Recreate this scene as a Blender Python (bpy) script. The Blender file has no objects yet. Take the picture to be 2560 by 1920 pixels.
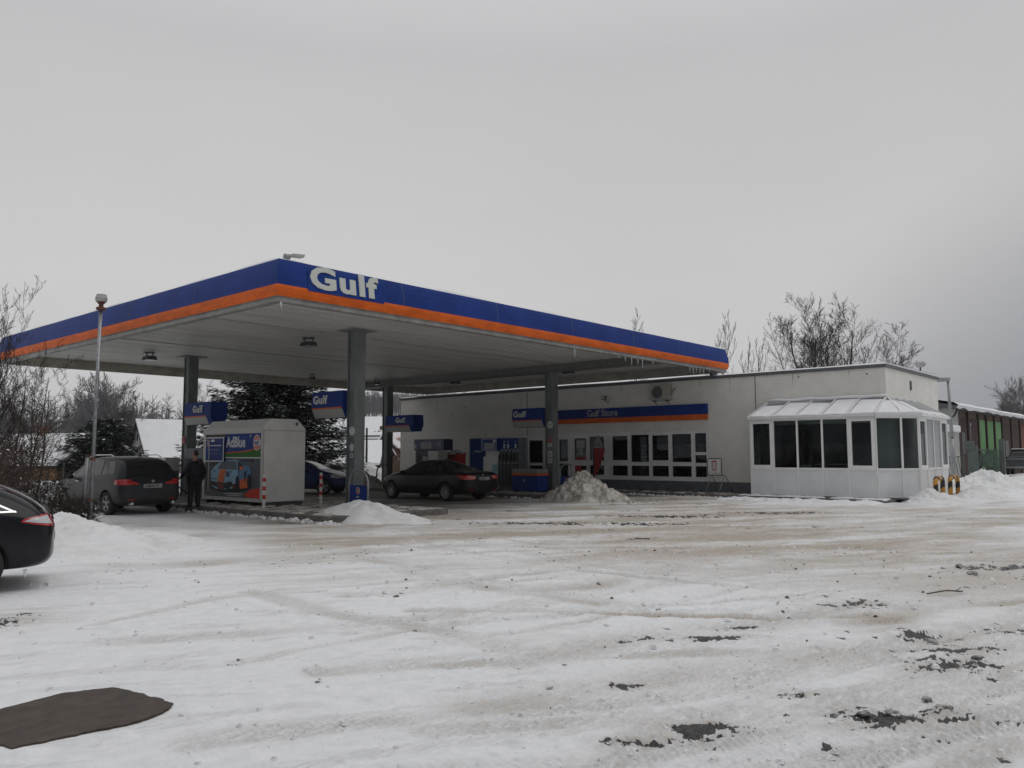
import bpy, bmesh, math, random
import numpy as np
from mathutils import Vector, Matrix, Euler
from mathutils.bvhtree import BVHTree
PI = math.pi
rnd = random.Random(7)
scene = bpy.context.scene
C = scene.collection

# ------------------------------------------------------------------ camera
cam = bpy.data.cameras.new("camera")
cam_o = bpy.data.objects.new("camera", cam); C.objects.link(cam_o); scene.camera = cam_o
Rr = (0.6612371, -0.7501734, -0.00231834); Ru = (-0.06326611, -0.05884449, 0.99626037); Rf = (0.74750445, 0.65861764, 0.08637071)
cam_o.matrix_world = Matrix(((Rr[0], Ru[0], -Rf[0], 0.0), (Rr[1], Ru[1], -Rf[1], 0.0), (Rr[2], Ru[2], -Rf[2], 1.65), (0, 0, 0, 1)))
cam.sensor_fit = 'HORIZONTAL'; cam.sensor_width = 36.0; cam.lens = 2026.075 / 2560 * 36
cam.clip_start = 0.1; cam.clip_end = 6000

# ------------------------------------------------------------------ overcast sky and soft sun
SUN_EL, SUN_AZ = math.radians(64), math.radians(150)
world = bpy.data.worlds.new("World"); scene.world = world; world.use_nodes = True
nt = world.node_tree; nt.nodes.clear()
N = nt.nodes.new; LK = nt.links.new
wo = N('ShaderNodeOutputWorld'); bg = N('ShaderNodeBackground'); LK(bg.outputs[0], wo.inputs[0])
sky = N('ShaderNodeTexSky'); sky.sky_type = 'NISHITA'; sky.sun_disc = False; sky.sun_elevation = SUN_EL; sky.sun_rotation = SUN_AZ
sky.air_density = 1.0; sky.dust_density = 6.0
hsv = N('ShaderNodeHueSaturation'); hsv.inputs['Saturation'].default_value = 0.25; LK(sky.outputs[0], hsv.inputs['Color'])
skm = N('ShaderNodeVectorMath'); skm.operation = 'SCALE'; skm.inputs['Scale'].default_value = 0.05; LK(hsv.outputs[0], skm.inputs[0])
tc = N('ShaderNodeTexCoord'); sep = N('ShaderNodeSeparateXYZ'); LK(tc.outputs['Generated'], sep.inputs[0])
rampz = N('ShaderNodeValToRGB'); LK(sep.outputs[2], rampz.inputs[0])
cr = rampz.color_ramp; cr.elements[0].position = 0.0; cr.elements[0].color = (0.62, 0.62, 0.63, 1)
cr.elements[1].position = 1.0; cr.elements[1].color = (0.86, 0.87, 0.88, 1)
e = cr.elements.new(0.20); e.color = (0.61, 0.607, 0.605, 1)
e = cr.elements.new(0.45); e.color = (0.53, 0.53, 0.54, 1)
e = cr.elements.new(0.62); e.color = (0.68, 0.685, 0.69, 1)
# the darker snow cloud low in the direction of +X
dotx = N('ShaderNodeVectorMath'); dotx.operation = 'DOT_PRODUCT'; dotx.inputs[1].default_value = (0.955, -0.08, -0.28); LK(tc.outputs['Generated'], dotx.inputs[0])
mr = N('ShaderNodeMapRange'); mr.interpolation_type = 'SMOOTHSTEP'
mr.inputs['From Min'].default_value = 0.78; mr.inputs['From Max'].default_value = 0.955; mr.inputs['To Min'].default_value = 0.0; mr.inputs['To Max'].default_value = 0.86
LK(dotx.outputs['Value'], mr.inputs['Value'])
cn = N('ShaderNodeTexNoise'); cn.inputs['Scale'].default_value = 1.6; cn.inputs['Detail'].default_value = 6; cn.inputs['Roughness'].default_value = 0.55
mpg = N('ShaderNodeMapping'); mpg.inputs['Scale'].default_value = (1, 1, 2.6); LK(tc.outputs['Generated'], mpg.inputs[0]); LK(mpg.outputs[0], cn.inputs['Vector'])
cnr = N('ShaderNodeMapRange'); cnr.inputs['From Min'].default_value = 0.25; cnr.inputs['From Max'].default_value = 0.75; cnr.inputs['To Min'].default_value = 0.955; cnr.inputs['To Max'].default_value = 1.035
LK(cn.outputs[0], cnr.inputs['Value'])
dark = N('ShaderNodeMix'); dark.data_type = 'RGBA'; dark.inputs['B'].default_value = (0.19, 0.20, 0.235, 1)
LK(rampz.outputs[0], dark.inputs['A']); LK(mr.outputs[0], dark.inputs['Factor'])
# low sky behind the camera, unseen, darkened to dim the shop front
db = N('ShaderNodeVectorMath'); db.operation = 'DOT_PRODUCT'; db.inputs[1].default_value = (-0.75, -0.66, -0.25); LK(tc.outputs['Generated'], db.inputs[0])
mb = N('ShaderNodeMapRange'); mb.interpolation_type = 'SMOOTHSTEP'; mb.inputs['From Min'].default_value = -0.2; mb.inputs['From Max'].default_value = 0.6; mb.inputs['To Max'].default_value = 0.72
LK(db.outputs['Value'], mb.inputs['Value'])
mx0 = N('ShaderNodeMath'); mx0.operation = 'MAXIMUM'; LK(mr.outputs[0], mx0.inputs[0]); LK(mb.outputs[0], mx0.inputs[1]); LK(mx0.outputs[0], dark.inputs['Factor'])
cl = N('ShaderNodeVectorMath'); cl.operation = 'MULTIPLY'; LK(dark.outputs['Result'], cl.inputs[0]); LK(cnr.outputs[0], cl.inputs[1])
mxs = N('ShaderNodeMix'); mxs.data_type = 'RGBA'; mxs.inputs['Factor'].default_value = 0.94
LK(skm.outputs[0], mxs.inputs['A']); LK(cl.outputs[0], mxs.inputs['B'])
LK(mxs.outputs['Result'], bg.inputs[0]); bg.inputs[1].default_value = 1.0
sl = bpy.data.lights.new("sun", 'SUN'); sl.energy = 0.5; sl.angle = math.radians(40); sl.color = (1, 0.97, 0.93)
so = bpy.data.objects.new("sun", sl); C.objects.link(so)
so.rotation_euler = Vector((-math.sin(SUN_AZ) * math.cos(SUN_EL), -math.cos(SUN_AZ) * math.cos(SUN_EL), -math.sin(SUN_EL))).to_track_quat('-Z', 'Y').to_euler()
scene.view_settings.view_transform = 'Standard'; scene.view_settings.look = 'None'; scene.view_settings.exposure = 0.08; scene.view_settings.gamma = 1
scene.cycles.use_denoising = True
scene.cycles.max_bounces = 6; scene.cycles.diffuse_bounces = 2; scene.cycles.transparent_max_bounces = 24
scene.cycles.sample_clamp_indirect = 4

# ------------------------------------------------------------------ helpers
MATS = {}
def mat(name, col, rough=0.6, metal=0.0, var=0.0, scale=8.0, bump=0.0, bscale=40.0, spec=0.5, col2=None, coat=0.0, stretch=None, thr=(0.35, 0.65)):
    if name in MATS: return MATS[name]
    m = bpy.data.materials.new(name); m.use_nodes = True; t = m.node_tree; b = t.nodes['Principled BSDF']
    b.inputs['Base Color'].default_value = (*col, 1); b.inputs['Roughness'].default_value = rough; b.inputs['Metallic'].default_value = metal
    b.inputs['Specular IOR Level'].default_value = spec; b.inputs['Coat Weight'].default_value = coat; b.inputs['Coat Roughness'].default_value = 0.08
    if var > 0 or col2 or bump > 0:
        co = t.nodes.new('ShaderNodeTexCoord'); mp = t.nodes.new('ShaderNodeMapping'); t.links.new(co.outputs['Object'], mp.inputs[0])
        if stretch: mp.inputs['Scale'].default_value = stretch
    if var > 0 or col2:
        nz = t.nodes.new('ShaderNodeTexNoise'); nz.inputs['Scale'].default_value = scale; nz.inputs['Detail'].default_value = 7; nz.inputs['Roughness'].default_value = 0.65
        t.links.new(mp.outputs[0], nz.inputs['Vector'])
        c2 = col2 if col2 else tuple(max(0, c * (1 - var)) for c in col)
        c1 = col if col2 else tuple(min(1, c * (1 + var * 0.6)) for c in col)
        r = t.nodes.new('ShaderNodeValToRGB'); r.color_ramp.elements[0].position = thr[0]; r.color_ramp.elements[1].position = thr[1]
        r.color_ramp.elements[0].color = (*c2, 1); r.color_ramp.elements[1].color = (*c1, 1)
        t.links.new(nz.outputs[0], r.inputs[0]); t.links.new(r.outputs[0], b.inputs['Base Color'])
    if bump > 0:
        n2 = t.nodes.new('ShaderNodeTexNoise'); n2.inputs['Scale'].default_value = bscale; n2.inputs['Detail'].default_value = 5
        t.links.new(mp.outputs[0], n2.inputs['Vector'])
        bp = t.nodes.new('ShaderNodeBump'); bp.inputs['Strength'].default_value = 0.6; bp.inputs['Distance'].default_value = bump
        t.links.new(n2.outputs[0], bp.inputs['Height']); t.links.new(bp.outputs[0], b.inputs['Normal'])
    MATS[name] = m; return m
def glass(name, tint=(0.75, 0.8, 0.8), refl=0.10, rough=0.02):
    if name in MATS: return MATS[name]
    m = bpy.data.materials.new(name); m.use_nodes = True; t = m.node_tree; t.nodes.clear()
    o = t.nodes.new('ShaderNodeOutputMaterial'); mx = t.nodes.new('ShaderNodeMixShader'); tr = t.nodes.new('ShaderNodeBsdfTransparent')
    gl = t.nodes.new('ShaderNodeBsdfGlossy'); fr = t.nodes.new('ShaderNodeLayerWeight'); fr.inputs[0].default_value = refl
    tr.inputs[0].default_value = (*tint, 1); gl.inputs['Roughness'].default_value = rough; gl.inputs[0].default_value = (0.9, 0.93, 0.95, 1)
    t.links.new(fr.outputs['Fresnel'], mx.inputs[0]); t.links.new(tr.outputs[0], mx.inputs[1]); t.links.new(gl.outputs[0], mx.inputs[2]); t.links.new(mx.outputs[0], o.inputs[0])
    MATS[name] = m; return m

def org(o):
    v = Vector((0, 0, 0))
    while o is not None:
        v += o.location; o = o.parent
    return v
def tag(o, label=None, cat=None, group=None, kind=None):
    if label: o['label'] = label
    if cat: o['category'] = cat
    if group: o['group'] = group
    if kind: o['kind'] = kind
    return o
def thing(name, label, cat, loc=(0, 0, 0), group=None, parent=None):
    o = bpy.data.objects.new(name, None); C.objects.link(o); o.location = loc; o.empty_display_size = 0.2
    return tag(o, label, cat, group)
class MB:
    def __init__(s): s.v = []; s.f = []; s.m = []
    def add(s, vs, fs, m=0):
        n = len(s.v); s.v += [tuple(v) for v in vs]; s.f += [tuple(i + n for i in f) for f in fs]; s.m += [m] * len(fs); return s
    def box(s, x0, x1, y0, y1, z0, z1, m=0):
        return s.add([(x0, y0, z0), (x1, y0, z0), (x1, y1, z0), (x0, y1, z0), (x0, y0, z1), (x1, y0, z1), (x1, y1, z1), (x0, y1, z1)],
                     [(3, 2, 1, 0), (4, 5, 6, 7), (0, 1, 5, 4), (1, 2, 6, 5), (2, 3, 7, 6), (3, 0, 4, 7)], m)
    def bar(s, a, b, w, h, m=0, up=(0, 0, 1)):          # box along a-b, w across, h along up
        a = Vector(a); b = Vector(b); d = (b - a).normalized(); u = Vector(up)
        r = d.cross(u)
        if r.length < 1e-5: r = d.cross(Vector((1, 0, 0)))
        r.normalize(); u = r.cross(d).normalized(); r *= w / 2; u *= h / 2
        vs = [a - r - u, a + r - u, a + r + u, a - r + u, b - r - u, b + r - u, b + r + u, b - r + u]
        return s.add(vs, [(0, 1, 2, 3), (7, 6, 5, 4), (0, 4, 5, 1), (1, 5, 6, 2), (2, 6, 7, 3), (3, 7, 4, 0)], m)
    def cyl(s, a, b, r0, r1=None, n=12, m=0, cap=True):
        r1 = r0 if r1 is None else r1
        a = Vector(a); b = Vector(b); d = (b - a).normalized(); t = Vector((0, 0, 1)) if abs(d.z) < 0.9 else Vector((1, 0, 0))
        u = d.cross(t).normalized(); w = d.cross(u)
        vs = [a + (u * math.cos(2 * PI * i / n) + w * math.sin(2 * PI * i / n)) * r0 for i in range(n)] + [b + (u * math.cos(2 * PI * i / n) + w * math.sin(2 * PI * i / n)) * r1 for i in range(n)]
        fs = [(i, i + n, (i + 1) % n + n, (i + 1) % n) for i in range(n)]
        if cap: fs += [tuple(range(n)), tuple(range(2 * n - 1, n - 1, -1))]
        return s.add(vs, fs, m)
    def tube(s, pts, r, n=8, m=0):
        pts = [Vector(p) for p in pts]; rings = []; pu = None
        for i, p in enumerate(pts):
            d = (pts[min(i + 1, len(pts) - 1)] - pts[max(i - 1, 0)]).normalized()
            if pu is None:
                t = Vector((0, 0, 1)) if abs(d.z) < 0.9 else Vector((1, 0, 0)); pu = d.cross(t).normalized()
            else: pu = (pu - d * pu.dot(d)).normalized()
            w = d.cross(pu); rr = r[i] if isinstance(r, (list, tuple)) else r
            rings.append([p + (pu * math.cos(2 * PI * k / n) + w * math.sin(2 * PI * k / n)) * rr for k in range(n)])
        vs = [v for g in rings for v in g]; fs = []
        for i in range(len(rings) - 1):
            for k in range(n): fs.append((i * n + k, i * n + (k + 1) % n, (i + 1) * n + (k + 1) % n, (i + 1) * n + k))
        fs += [tuple(range(n - 1, -1, -1)), tuple((len(rings) - 1) * n + k for k in range(n))]
        return s.add(vs, fs, m)
    def prism(s, poly, axis, a, b, m=0):                  # poly = 2D points, extruded along axis from a to b
        def P(p, t): return {'x': (t, p[0], p[1]), 'y': (p[0], t, p[1]), 'z': (p[0], p[1], t)}[axis]
        n = len(poly); vs = [P(p, a) for p in poly] + [P(p, b) for p in poly]
        return s.add(vs, [tuple(range(n))[::-1], tuple(range(n, 2 * n))] + [(i, (i + 1) % n, (i + 1) % n + n, i + n) for i in range(n)], m)
    def quad(s, a, b, c, d, m=0): return s.add([a, b, c, d], [(0, 1, 2, 3)], m)
    def build(s, name, mats, parent=None, smooth=False, bevel=0, world=True, fix=True):
        me = bpy.data.meshes.new(name)
        vs = s.v
        if parent is not None and world:
            o0 = org(parent); vs = [(v[0] - o0.x, v[1] - o0.y, v[2] - o0.z) for v in vs]
        me.from_pydata(vs, [], s.f)
        for mm in (mats if isinstance(mats, (list, tuple)) else [mats]): me.materials.append(mm)
        if any(s.m): me.polygons.foreach_set('material_index', s.m)
        if fix:
            bm = bmesh.new(); bm.from_mesh(me); bmesh.ops.recalc_face_normals(bm, faces=bm.faces); bm.to_mesh(me); bm.free()
        if smooth: me.polygons.foreach_set('use_smooth', [True] * len(me.polygons))
        o = bpy.data.objects.new(name, me); C.objects.link(o)
        if parent is not None: o.parent = parent
        if bevel:
            b = o.modifiers.new('bevel', 'BEVEL'); b.width = bevel; b.segments = 2; b.limit_method = 'ANGLE'; b.angle_limit = math.radians(40)
        return o
def centre(o):                                            # move a top-level mesh's origin to its base
    me = o.data; n = len(me.vertices); co = np.empty(n * 3); me.vertices.foreach_get('co', co); co = co.reshape(-1, 3)
    c = np.array([(co[:, 0].min() + co[:, 0].max()) / 2, (co[:, 1].min() + co[:, 1].max()) / 2, co[:, 2].min()])
    me.vertices.foreach_set('co', (co - c).ravel()); o.location = Vector(c); me.update(); return o
def copy_tree(o, parent=None):
    c = o.copy(); C.objects.link(c); c.parent = parent
    for ch in list(o.children): copy_tree(ch, c)
    return c
def text(name, s, size, frame, mats, parent=None, depth=0.02, bold=0.0, origin=(0, 0, 0), align='LEFT', sx=1.0, space=1.0, world=True):
    cu = bpy.data.curves.new('t', 'FONT'); cu.body = s; cu.size = size; cu.extrude = depth; cu.offset = bold; cu.align_x = align; cu.space_character = space; cu.resolution_u = 3
    ob = bpy.data.objects.new('t', cu); C.objects.link(ob)
    dg = bpy.context.evaluated_depsgraph_get(); me = bpy.data.meshes.new_from_object(ob.evaluated_get(dg))
    bpy.data.objects.remove(ob); bpy.data.curves.remove(cu)
    ax, ay = Vector(frame[0]), Vector(frame[1]); az = ax.cross(ay); o0 = Vector(origin)
    if parent is not None and world: o0 = o0 - org(parent)
    for v in me.vertices: v.co = o0 + ax * v.co.x * sx + ay * v.co.y + az * v.co.z
    me.name = name; me.materials.clear(); me.materials.append(mats)
    o = bpy.data.objects.new(name, me); C.objects.link(o)
    if parent is not None: o.parent = parent
    return o
FX = ((0, -1, 0), (0, 0, 1))      # lettering that faces -X
FY = ((1, 0, 0), (0, 0, 1))       # lettering that faces -Y

def _hash(ix, iy, seed):
    h = (ix * 374761393 + iy * 668265263 + seed * 1274126177) & 0x7fffffff
    h = ((h ^ (h >> 13)) * 1274126177) & 0x7fffffff
    return ((h ^ (h >> 16)) & 0xffff) / 65536.0 * 2 * PI
def noise(x, y, seed=0):
    x = np.asarray(x, float); y = np.asarray(y, float)
    ix = np.floor(x).astype(np.int64); iy = np.floor(y).astype(np.int64); fx = x - ix; fy = y - iy
    def g(a, b):
        t = _hash(ix + a, iy + b, seed); return np.cos(t) * (fx - a) + np.sin(t) * (fy - b)
    u = fx * fx * fx * (fx * (fx * 6 - 15) + 10); v = fy * fy * fy * (fy * (fy * 6 - 15) + 10)
    return (g(0, 0) * (1 - u) + g(1, 0) * u) * (1 - v) + (g(0, 1) * (1 - u) + g(1, 1) * u) * v
def fbm(x, y, o=4, seed=0, gain=0.5):
    s = 0; a = 1.0
    for k in range(o):
        s = s + a * noise(x * 2 ** k + 17.3 * k, y * 2 ** k - 9.1 * k, seed + k); a *= gain
    return s
def sst(a, b, x):
    t = np.clip((x - a) / (b - a), 0, 1); return t * t * (3 - 2 * t)
# ------------------------------------------------------------------ ground: one sheet to the horizon
TRK = {  # tyre tracks: polyline, depth, width, dirt
 'a': ([(5.9,6.6),(6.99,5.19),(7.6,4.13),(8.43,3.07),(9.42,2.47),(10.63,1.83),(13,1.0)],.020,.09,.75),
 'b': ([(8.0,3.0),(8.93,2.61),(9.98,2.51),(11.7,2.51),(13.99,2.38),(17,2.4)],.016,.16,.85),
 'c': ([(7.26,6.4),(8.62,6.11),(11.37,6.15),(13.97,5.05),(17.93,4.63),(23.54,3.95)],.018,.2,.55),
 'd': ([(2.6,3.4),(3.33,2.89),(3.6,2.69),(4.73,2.16),(5.49,1.88),(6.55,1.53),(7.63,1.32)],.018,.11,.22),
 'e': ([(3.2,2.6),(4.06,2.12),(4.92,1.82),(5.74,1.58),(7.05,1.24)],.022,.13,.10),
 'f': ([(3.6,2.1),(4.47,1.64),(5.15,1.43),(6.17,1.1),(8,.6)],.02,.13,.12),
 'g': ([(3.9,3.75),(4.33,3.46),(4.8,3.47),(5.55,3.26),(6.34,2.88),(7.56,2.17),(8.93,1.74),(11,1.2)],.012,.2,.45),
 'h': ([(3.4,8.5),(4.03,8.63),(4.57,8.82),(5.31,8.75),(5.94,8.32)],.008,.06,.25),
 'i': ([(5.4,8.9),(5.32,8.18),(5.22,6.85),(5.39,5.66),(5.25,4.77)],.010,.13,.35),
 'j': ([(8.63,11.35),(8.01,9.41),(7.33,7.29),(7.34,6.52),(7.49,5.31)],.012,.16,.5),
 'k': ([(5.11,4.51),(6.29,4.03),(7.63,3.52),(9.75,3.06),(14.8,2.48)],.014,.18,.3),
 'l': ([(5.26,12.31),(6.89,11.79),(9.6,11.12),(12.41,8.79),(15.45,6.27),(23.58,3.9)],.014,.3,.45),
 'm': ([(8.36,15.88),(10.23,13.05),(13.22,11.43),(15.39,8.83),(18.49,6.58),(28.71,4.73)],.014,.45,.6),
 'n': ([(8.6,21),(9.2,17),(11.0,14.2),(14.5,11.6),(17.5,9.2),(22,6.9),(32,5.6)],.012,.4,.5),
 'o': ([(10.9,21),(11.0,17),(12.6,14.6),(15.9,12.6),(19.0,10.4),(24,8.1),(34,6.6)],.012,.35,.5),
 'p': ([(20.3,30),(20.2,20),(20.0,14),(21,11),(25,8.8),(34,7.4)],.010,.3,.4),
 'q': ([(3.2,7.6),(4.6,6.6),(6.6,5.9),(9.6,5.4),(13,4.4),(19,3.2)],.008,.14,.12),
 'r': ([(2.4,4.6),(3.6,3.9),(5.0,2.9),(6.6,2.35),(8.6,1.95)],.009,.12,.10),
}
_rt = random.Random(44)
for _k in range(26):
    o_ = -2.2 + 9.5 * _rt.random(); a_ = math.radians(-20 + _rt.gauss(0, 9)); cv = _rt.uniform(-.035, .035); x_, y_ = 2.2 + o_ * .35, 2.6 + o_ * .94; pts_ = []
    s0 = _rt.uniform(0, 3.5); n_ = _rt.randint(3, 6); x_ += s0 * math.cos(a_); y_ += s0 * math.sin(a_)
    for _j in range(n_): pts_.append((x_, y_)); x_ += 1.7 * math.cos(a_); y_ += 1.7 * math.sin(a_); a_ += cv + _rt.gauss(0, .05)
    TRK['r%02d' % _k] = (pts_, _rt.uniform(.006, .016), _rt.uniform(.05, .11), _rt.choice((.05, .1, .2, .35)))
for _k in range(9):
    x_, y_ = 9.6 + .45 * _k + _rt.uniform(-.3, .3), 12.2 - .2 * _k; a_ = math.radians(-105 + _rt.gauss(0, 8)); pts_ = []
    for _j in range(5): pts_.append((x_, y_)); x_ += 1.9 * math.cos(a_); y_ += 1.9 * math.sin(a_); a_ += .10 + .03 * _k * .5
    TRK['s%02d' % _k] = (pts_, _rt.uniform(.005, .012), _rt.uniform(.08, .13), _rt.choice((.12, .2, .35)))
BARE = [(6.64,3.65,.40,.055),(4.13,2.58,.20,.045),(4.54,2.47,.24,.05),(7.15,1.72,.36,.085),(9.29,3.13,.32,.09),(8.81,1.72,.2,.08),(13.79,2.49,.5,.16),
        (5.46,1.78,.26,.09),(5.83,1.49,.14,.07),(13.3,2.87,.3,.12),(7.69,1.79,.3,.08),(8.08,2.2,.2,.08),(7.34,3.58,.2,.03),(5.05,3.3,.12,.03),(5.6,2.32,.14,.03),(2.82,9.35,.22,.14),(16.5,10.5,1.0,.14),(19,11.2,1.5,.18),(15,12.6,1.3,.14),(22,9.6,1.6,.2)]
def seg_dist(x, y, pts):
    best = np.full(x.shape, 1e9)
    for (ax, ay), (bx, by) in zip(pts[:-1], pts[1:]):
        dx, dy = bx - ax, by - ay; t = np.clip(((x - ax) * dx + (y - ay) * dy) / (dx * dx + dy * dy), 0, 1)
        best = np.minimum(best, np.hypot(x - ax - t * dx, y - ay - t * dy))
    return best
def dens(pts, n=3):                                       # Chaikin smoothing
    for _ in range(n):
        q = [pts[0]]
        for a, b in zip(pts[:-1], pts[1:]):
            q += [(a[0] * .75 + b[0] * .25, a[1] * .75 + b[1] * .25), (a[0] * .25 + b[0] * .75, a[1] * .25 + b[1] * .75)]
        pts = q + [pts[-1]]
    return pts
def hill(x, y):
    r = np.hypot(x, y); th = np.degrees(np.arctan2(y, x))
    A = 24 * sst(30, 46, th) * (1 - sst(54, 62, th)) + 4 * sst(40, 80, th) + 16 * (1 - sst(12, 26, th)) * sst(-30, 2, th) + 5
    return A * sst(120, 620, r) * (1 + .12 * fbm(x / 140, y / 140, 3, 5))
def ground_fn(x, y):
    r = np.hypot(x, y); near = 1 - sst(40, 70, r)
    wx = x + .35 * noise(x * .5, y * .5, 90); wy = y + .35 * noise(x * .5, y * .5, 91)
    s = wx * .86 - wy * .51; t = wx * .51 + wy * .86
    z = .022 * fbm(x * .45, y * .45, 3, 1) + .010 * fbm(s * 1.2, t * 3.4, 4, 2)
    dirt = np.zeros_like(x); rough = np.zeros_like(x); pack = np.zeros_like(x)
    for k, (pts, dep, w, di) in TRK.items():
        pd = dens(pts, 1); pxs = [q[0] for q in pd]; pys = [q[1] for q in pd]; mg = .5 + w * 5
        mk = (x > min(pxs) - mg) & (x < max(pxs) + mg) & (y > min(pys) - mg) & (y < max(pys) + mg)
        if not mk.any(): continue
        xm, ym, sm, tm = x[mk], y[mk], s[mk], t[mk]
        d = seg_dist(wx[mk] if w > .15 else xm + .05 * noise(xm * 2, ym * 2, 77), wy[mk] if w > .15 else ym + .05 * noise(xm * 2, ym * 2, 78), pd)
        w2 = w * 1.4; sd = sum(ord(q) * (i + 1) for i, q in enumerate(k))
        brk = .35 + 1.2 * np.clip(noise(sm * .9, tm * .9, sd) + .25, 0, 1)
        core = np.exp(-(d / w2) ** 4) if w < .15 else np.exp(-(d / w2) ** 2)
        pack[mk] = np.maximum(pack[mk], core * np.clip(brk, 0, 1))
        tread = 1 + .22 * np.sign(np.sin((sm + .5 * d) * 2 * PI / .055)) * (np.hypot(xm, ym) < 9) if w < .15 else 1.0
        z[mk] += -dep * 1.25 * core * brk * tread + dep * .7 * np.exp(-((d - w2 * 1.5) / (w2 * .45)) ** 2) * np.clip(fbm(xm * 7, ym * 7, 3, sd) + .35, 0, 1.3) * np.clip(brk, 0, 1)
        dirt[mk] = np.maximum(dirt[mk], di * core * brk); rough[mk] = np.maximum(rough[mk], np.exp(-(d / (w2 * 2.4)) ** 2))
    # small crusts and clods
    cl = fbm(x * 9, y * 9, 3, 11); z += .012 * np.clip(cl - .22, 0, 1) * (.5 + 1.6 * rough)
    lf = .3 + .7 * sst(-4, 2.5, x - y * .8)
    z += .006 * lf * fbm(s * 5, t * 11, 4, 12, .6) + .0035 * noise(x * 22, y * 22, 14)
    pl_ = fbm(x * 1.6 + 4, y * 1.6, 4, 15, .55); z += .010 * lf * sst(.02, .10, pl_) + .006 * lf * sst(-.2, -.14, fbm(s * 2.2, t * 5.0, 3, 16))   # broken crust plates
    cr_ = np.clip(fbm(x * 13, y * 13, 2, 17) - .28, 0, 1) * sst(-.1, .35, fbm(x * .7, y * .7, 2, 18)); z += .035 * lf * cr_
    pack = np.maximum(pack, .6 * sst(.1, .35, fbm(s * .7, t * 3.2, 4, 19)))
    # sand and salt thrown where cars drive, r ~ 11..30 m, along the pumps and to the right exit
    big = fbm(s * .16, t * .7, 4, 21); fine = fbm(s * .9, t * 4.5, 4, 23)
    zone = sst(8.5, 15.5, r + 1.5 * noise(x * .2, y * .2, 24)) * (1 - sst(27.2, 28.6, x) * sst(6, 8.6, y)) * (1 - sst(26, 29, r - .5 * (y > 12) * 40)) * (1 - sst(-.5, 1.6, (y - 12.5) * .55 - (x - 8.2)))
    zone = zone * (1 - (1 - sst(2.2, 4.6, y)) * sst(14, 20, r))
    dirt = np.maximum(dirt, zone * np.clip(.62 + 1.1 * big + .55 * fine, .12, 1))
    spot = np.clip(fbm(x * .55, y * .55, 3, 25) - .18, 0, 1) * 1.3 * (1 - sst(9, 12, r)) * sst(0, 3.5, x - y * .55)
    dirt = np.maximum(dirt, spot * np.clip(.5 + 1.5 * fine, 0, 1) * .6)
    cx = sst(9.6, 12.5, x) * (1 - sst(28.2, 29.5, x)) * sst(14.2, 18.5, y) * (1 - sst(32, 34, y))
    grey = np.clip(cx * (.8 + .7 * big), 0, 1)
    bare = np.zeros_like(x)
    ux, uy = Rr[0], Rr[1]; n_ = math.hypot(ux, uy); ux /= n_; uy /= n_
    nb = fbm(s * 3.2 + 3, t * 6.5, 5, 31, .72)
    for bx, by, a, b in BARE:
        dx = x - bx; dy = y - by; p = (dx * ux + dy * uy) / a; q = (-dx * uy + dy * ux) / (b * 1.9)
        pq_ = np.sqrt(p * p + q * q); bare = np.maximum(bare, sst(.0, .13, .72 - pq_ + 1.75 * nb - .25 * sst(1.6, 2.6, pq_)))
        e_ = np.exp(-(p * p + q * q) / 3.0); z += .030 * e_ * np.clip(fbm(x * 16, y * 16, 3, 33) + .05, 0, 1) ; dirt = np.maximum(dirt, .55 * np.exp(-(p * p + q * q) / 5.0) * np.clip(.5 + 1.6 * fine, 0, 1)); pack = np.maximum(pack, e_)
    bare = np.maximum(bare, sst(.50, .66, fbm(s * .5, t * 2.6, 4, 35, .6)) * zone * .8)
    speck = sst(.42, .5, fbm(x * 6.5, y * 6.5, 3, 37)) * np.clip(rough * 1.3 + zone, 0, 1) * sst(.05, .3, fbm(x * .5, y * .5, 2, 38))
    bare = np.maximum(bare, speck * .75 * (1 - sst(14, 22, r)))
    z = z - .012 * bare
    z = z * near
    fade = near * (1 - .55 * cx)
    z = z * np.where(cx > 0, fade / np.maximum(near, 1e-6), 1)
    # shallow white rim of the lot at the left and right
    z = z + hill(x, y)
    return z, np.clip(dirt, 0, 1) * near, np.clip(bare, 0, 1) * near, grey * near, np.clip(pack, 0, 1) * near
# polar grid, finer where it is seen from close by
thc = 41.4
th = np.concatenate([np.linspace(thc - 37, thc + 37, 860), np.linspace(thc + 37, thc + 323, 110)[1:-1]])
rr = [0.0, .8, 1.6]; r_ = 2.3
while r_ < 62:
    rr.append(r_); r_ += min(max(r_ * r_ / (1.65 * 810) * .72, .008), .16)
while r_ < 3500: rr.append(r_); r_ *= 1.045
rr = np.array(rr)
TH, RR = np.meshgrid(np.radians(th), rr); gx = RR * np.cos(TH); gy = RR * np.sin(TH)
kn = int(np.searchsorted(rr, 66.0))
g1 = ground_fn(gx[:kn], gy[:kn]); zf = hill(gx[kn:], gy[kn:]); z0 = np.zeros_like(zf)
gz = np.concatenate([g1[0], zf]); gd, gb, gg, gp_ = [np.concatenate([q, z0]) for q in g1[1:]]
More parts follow.
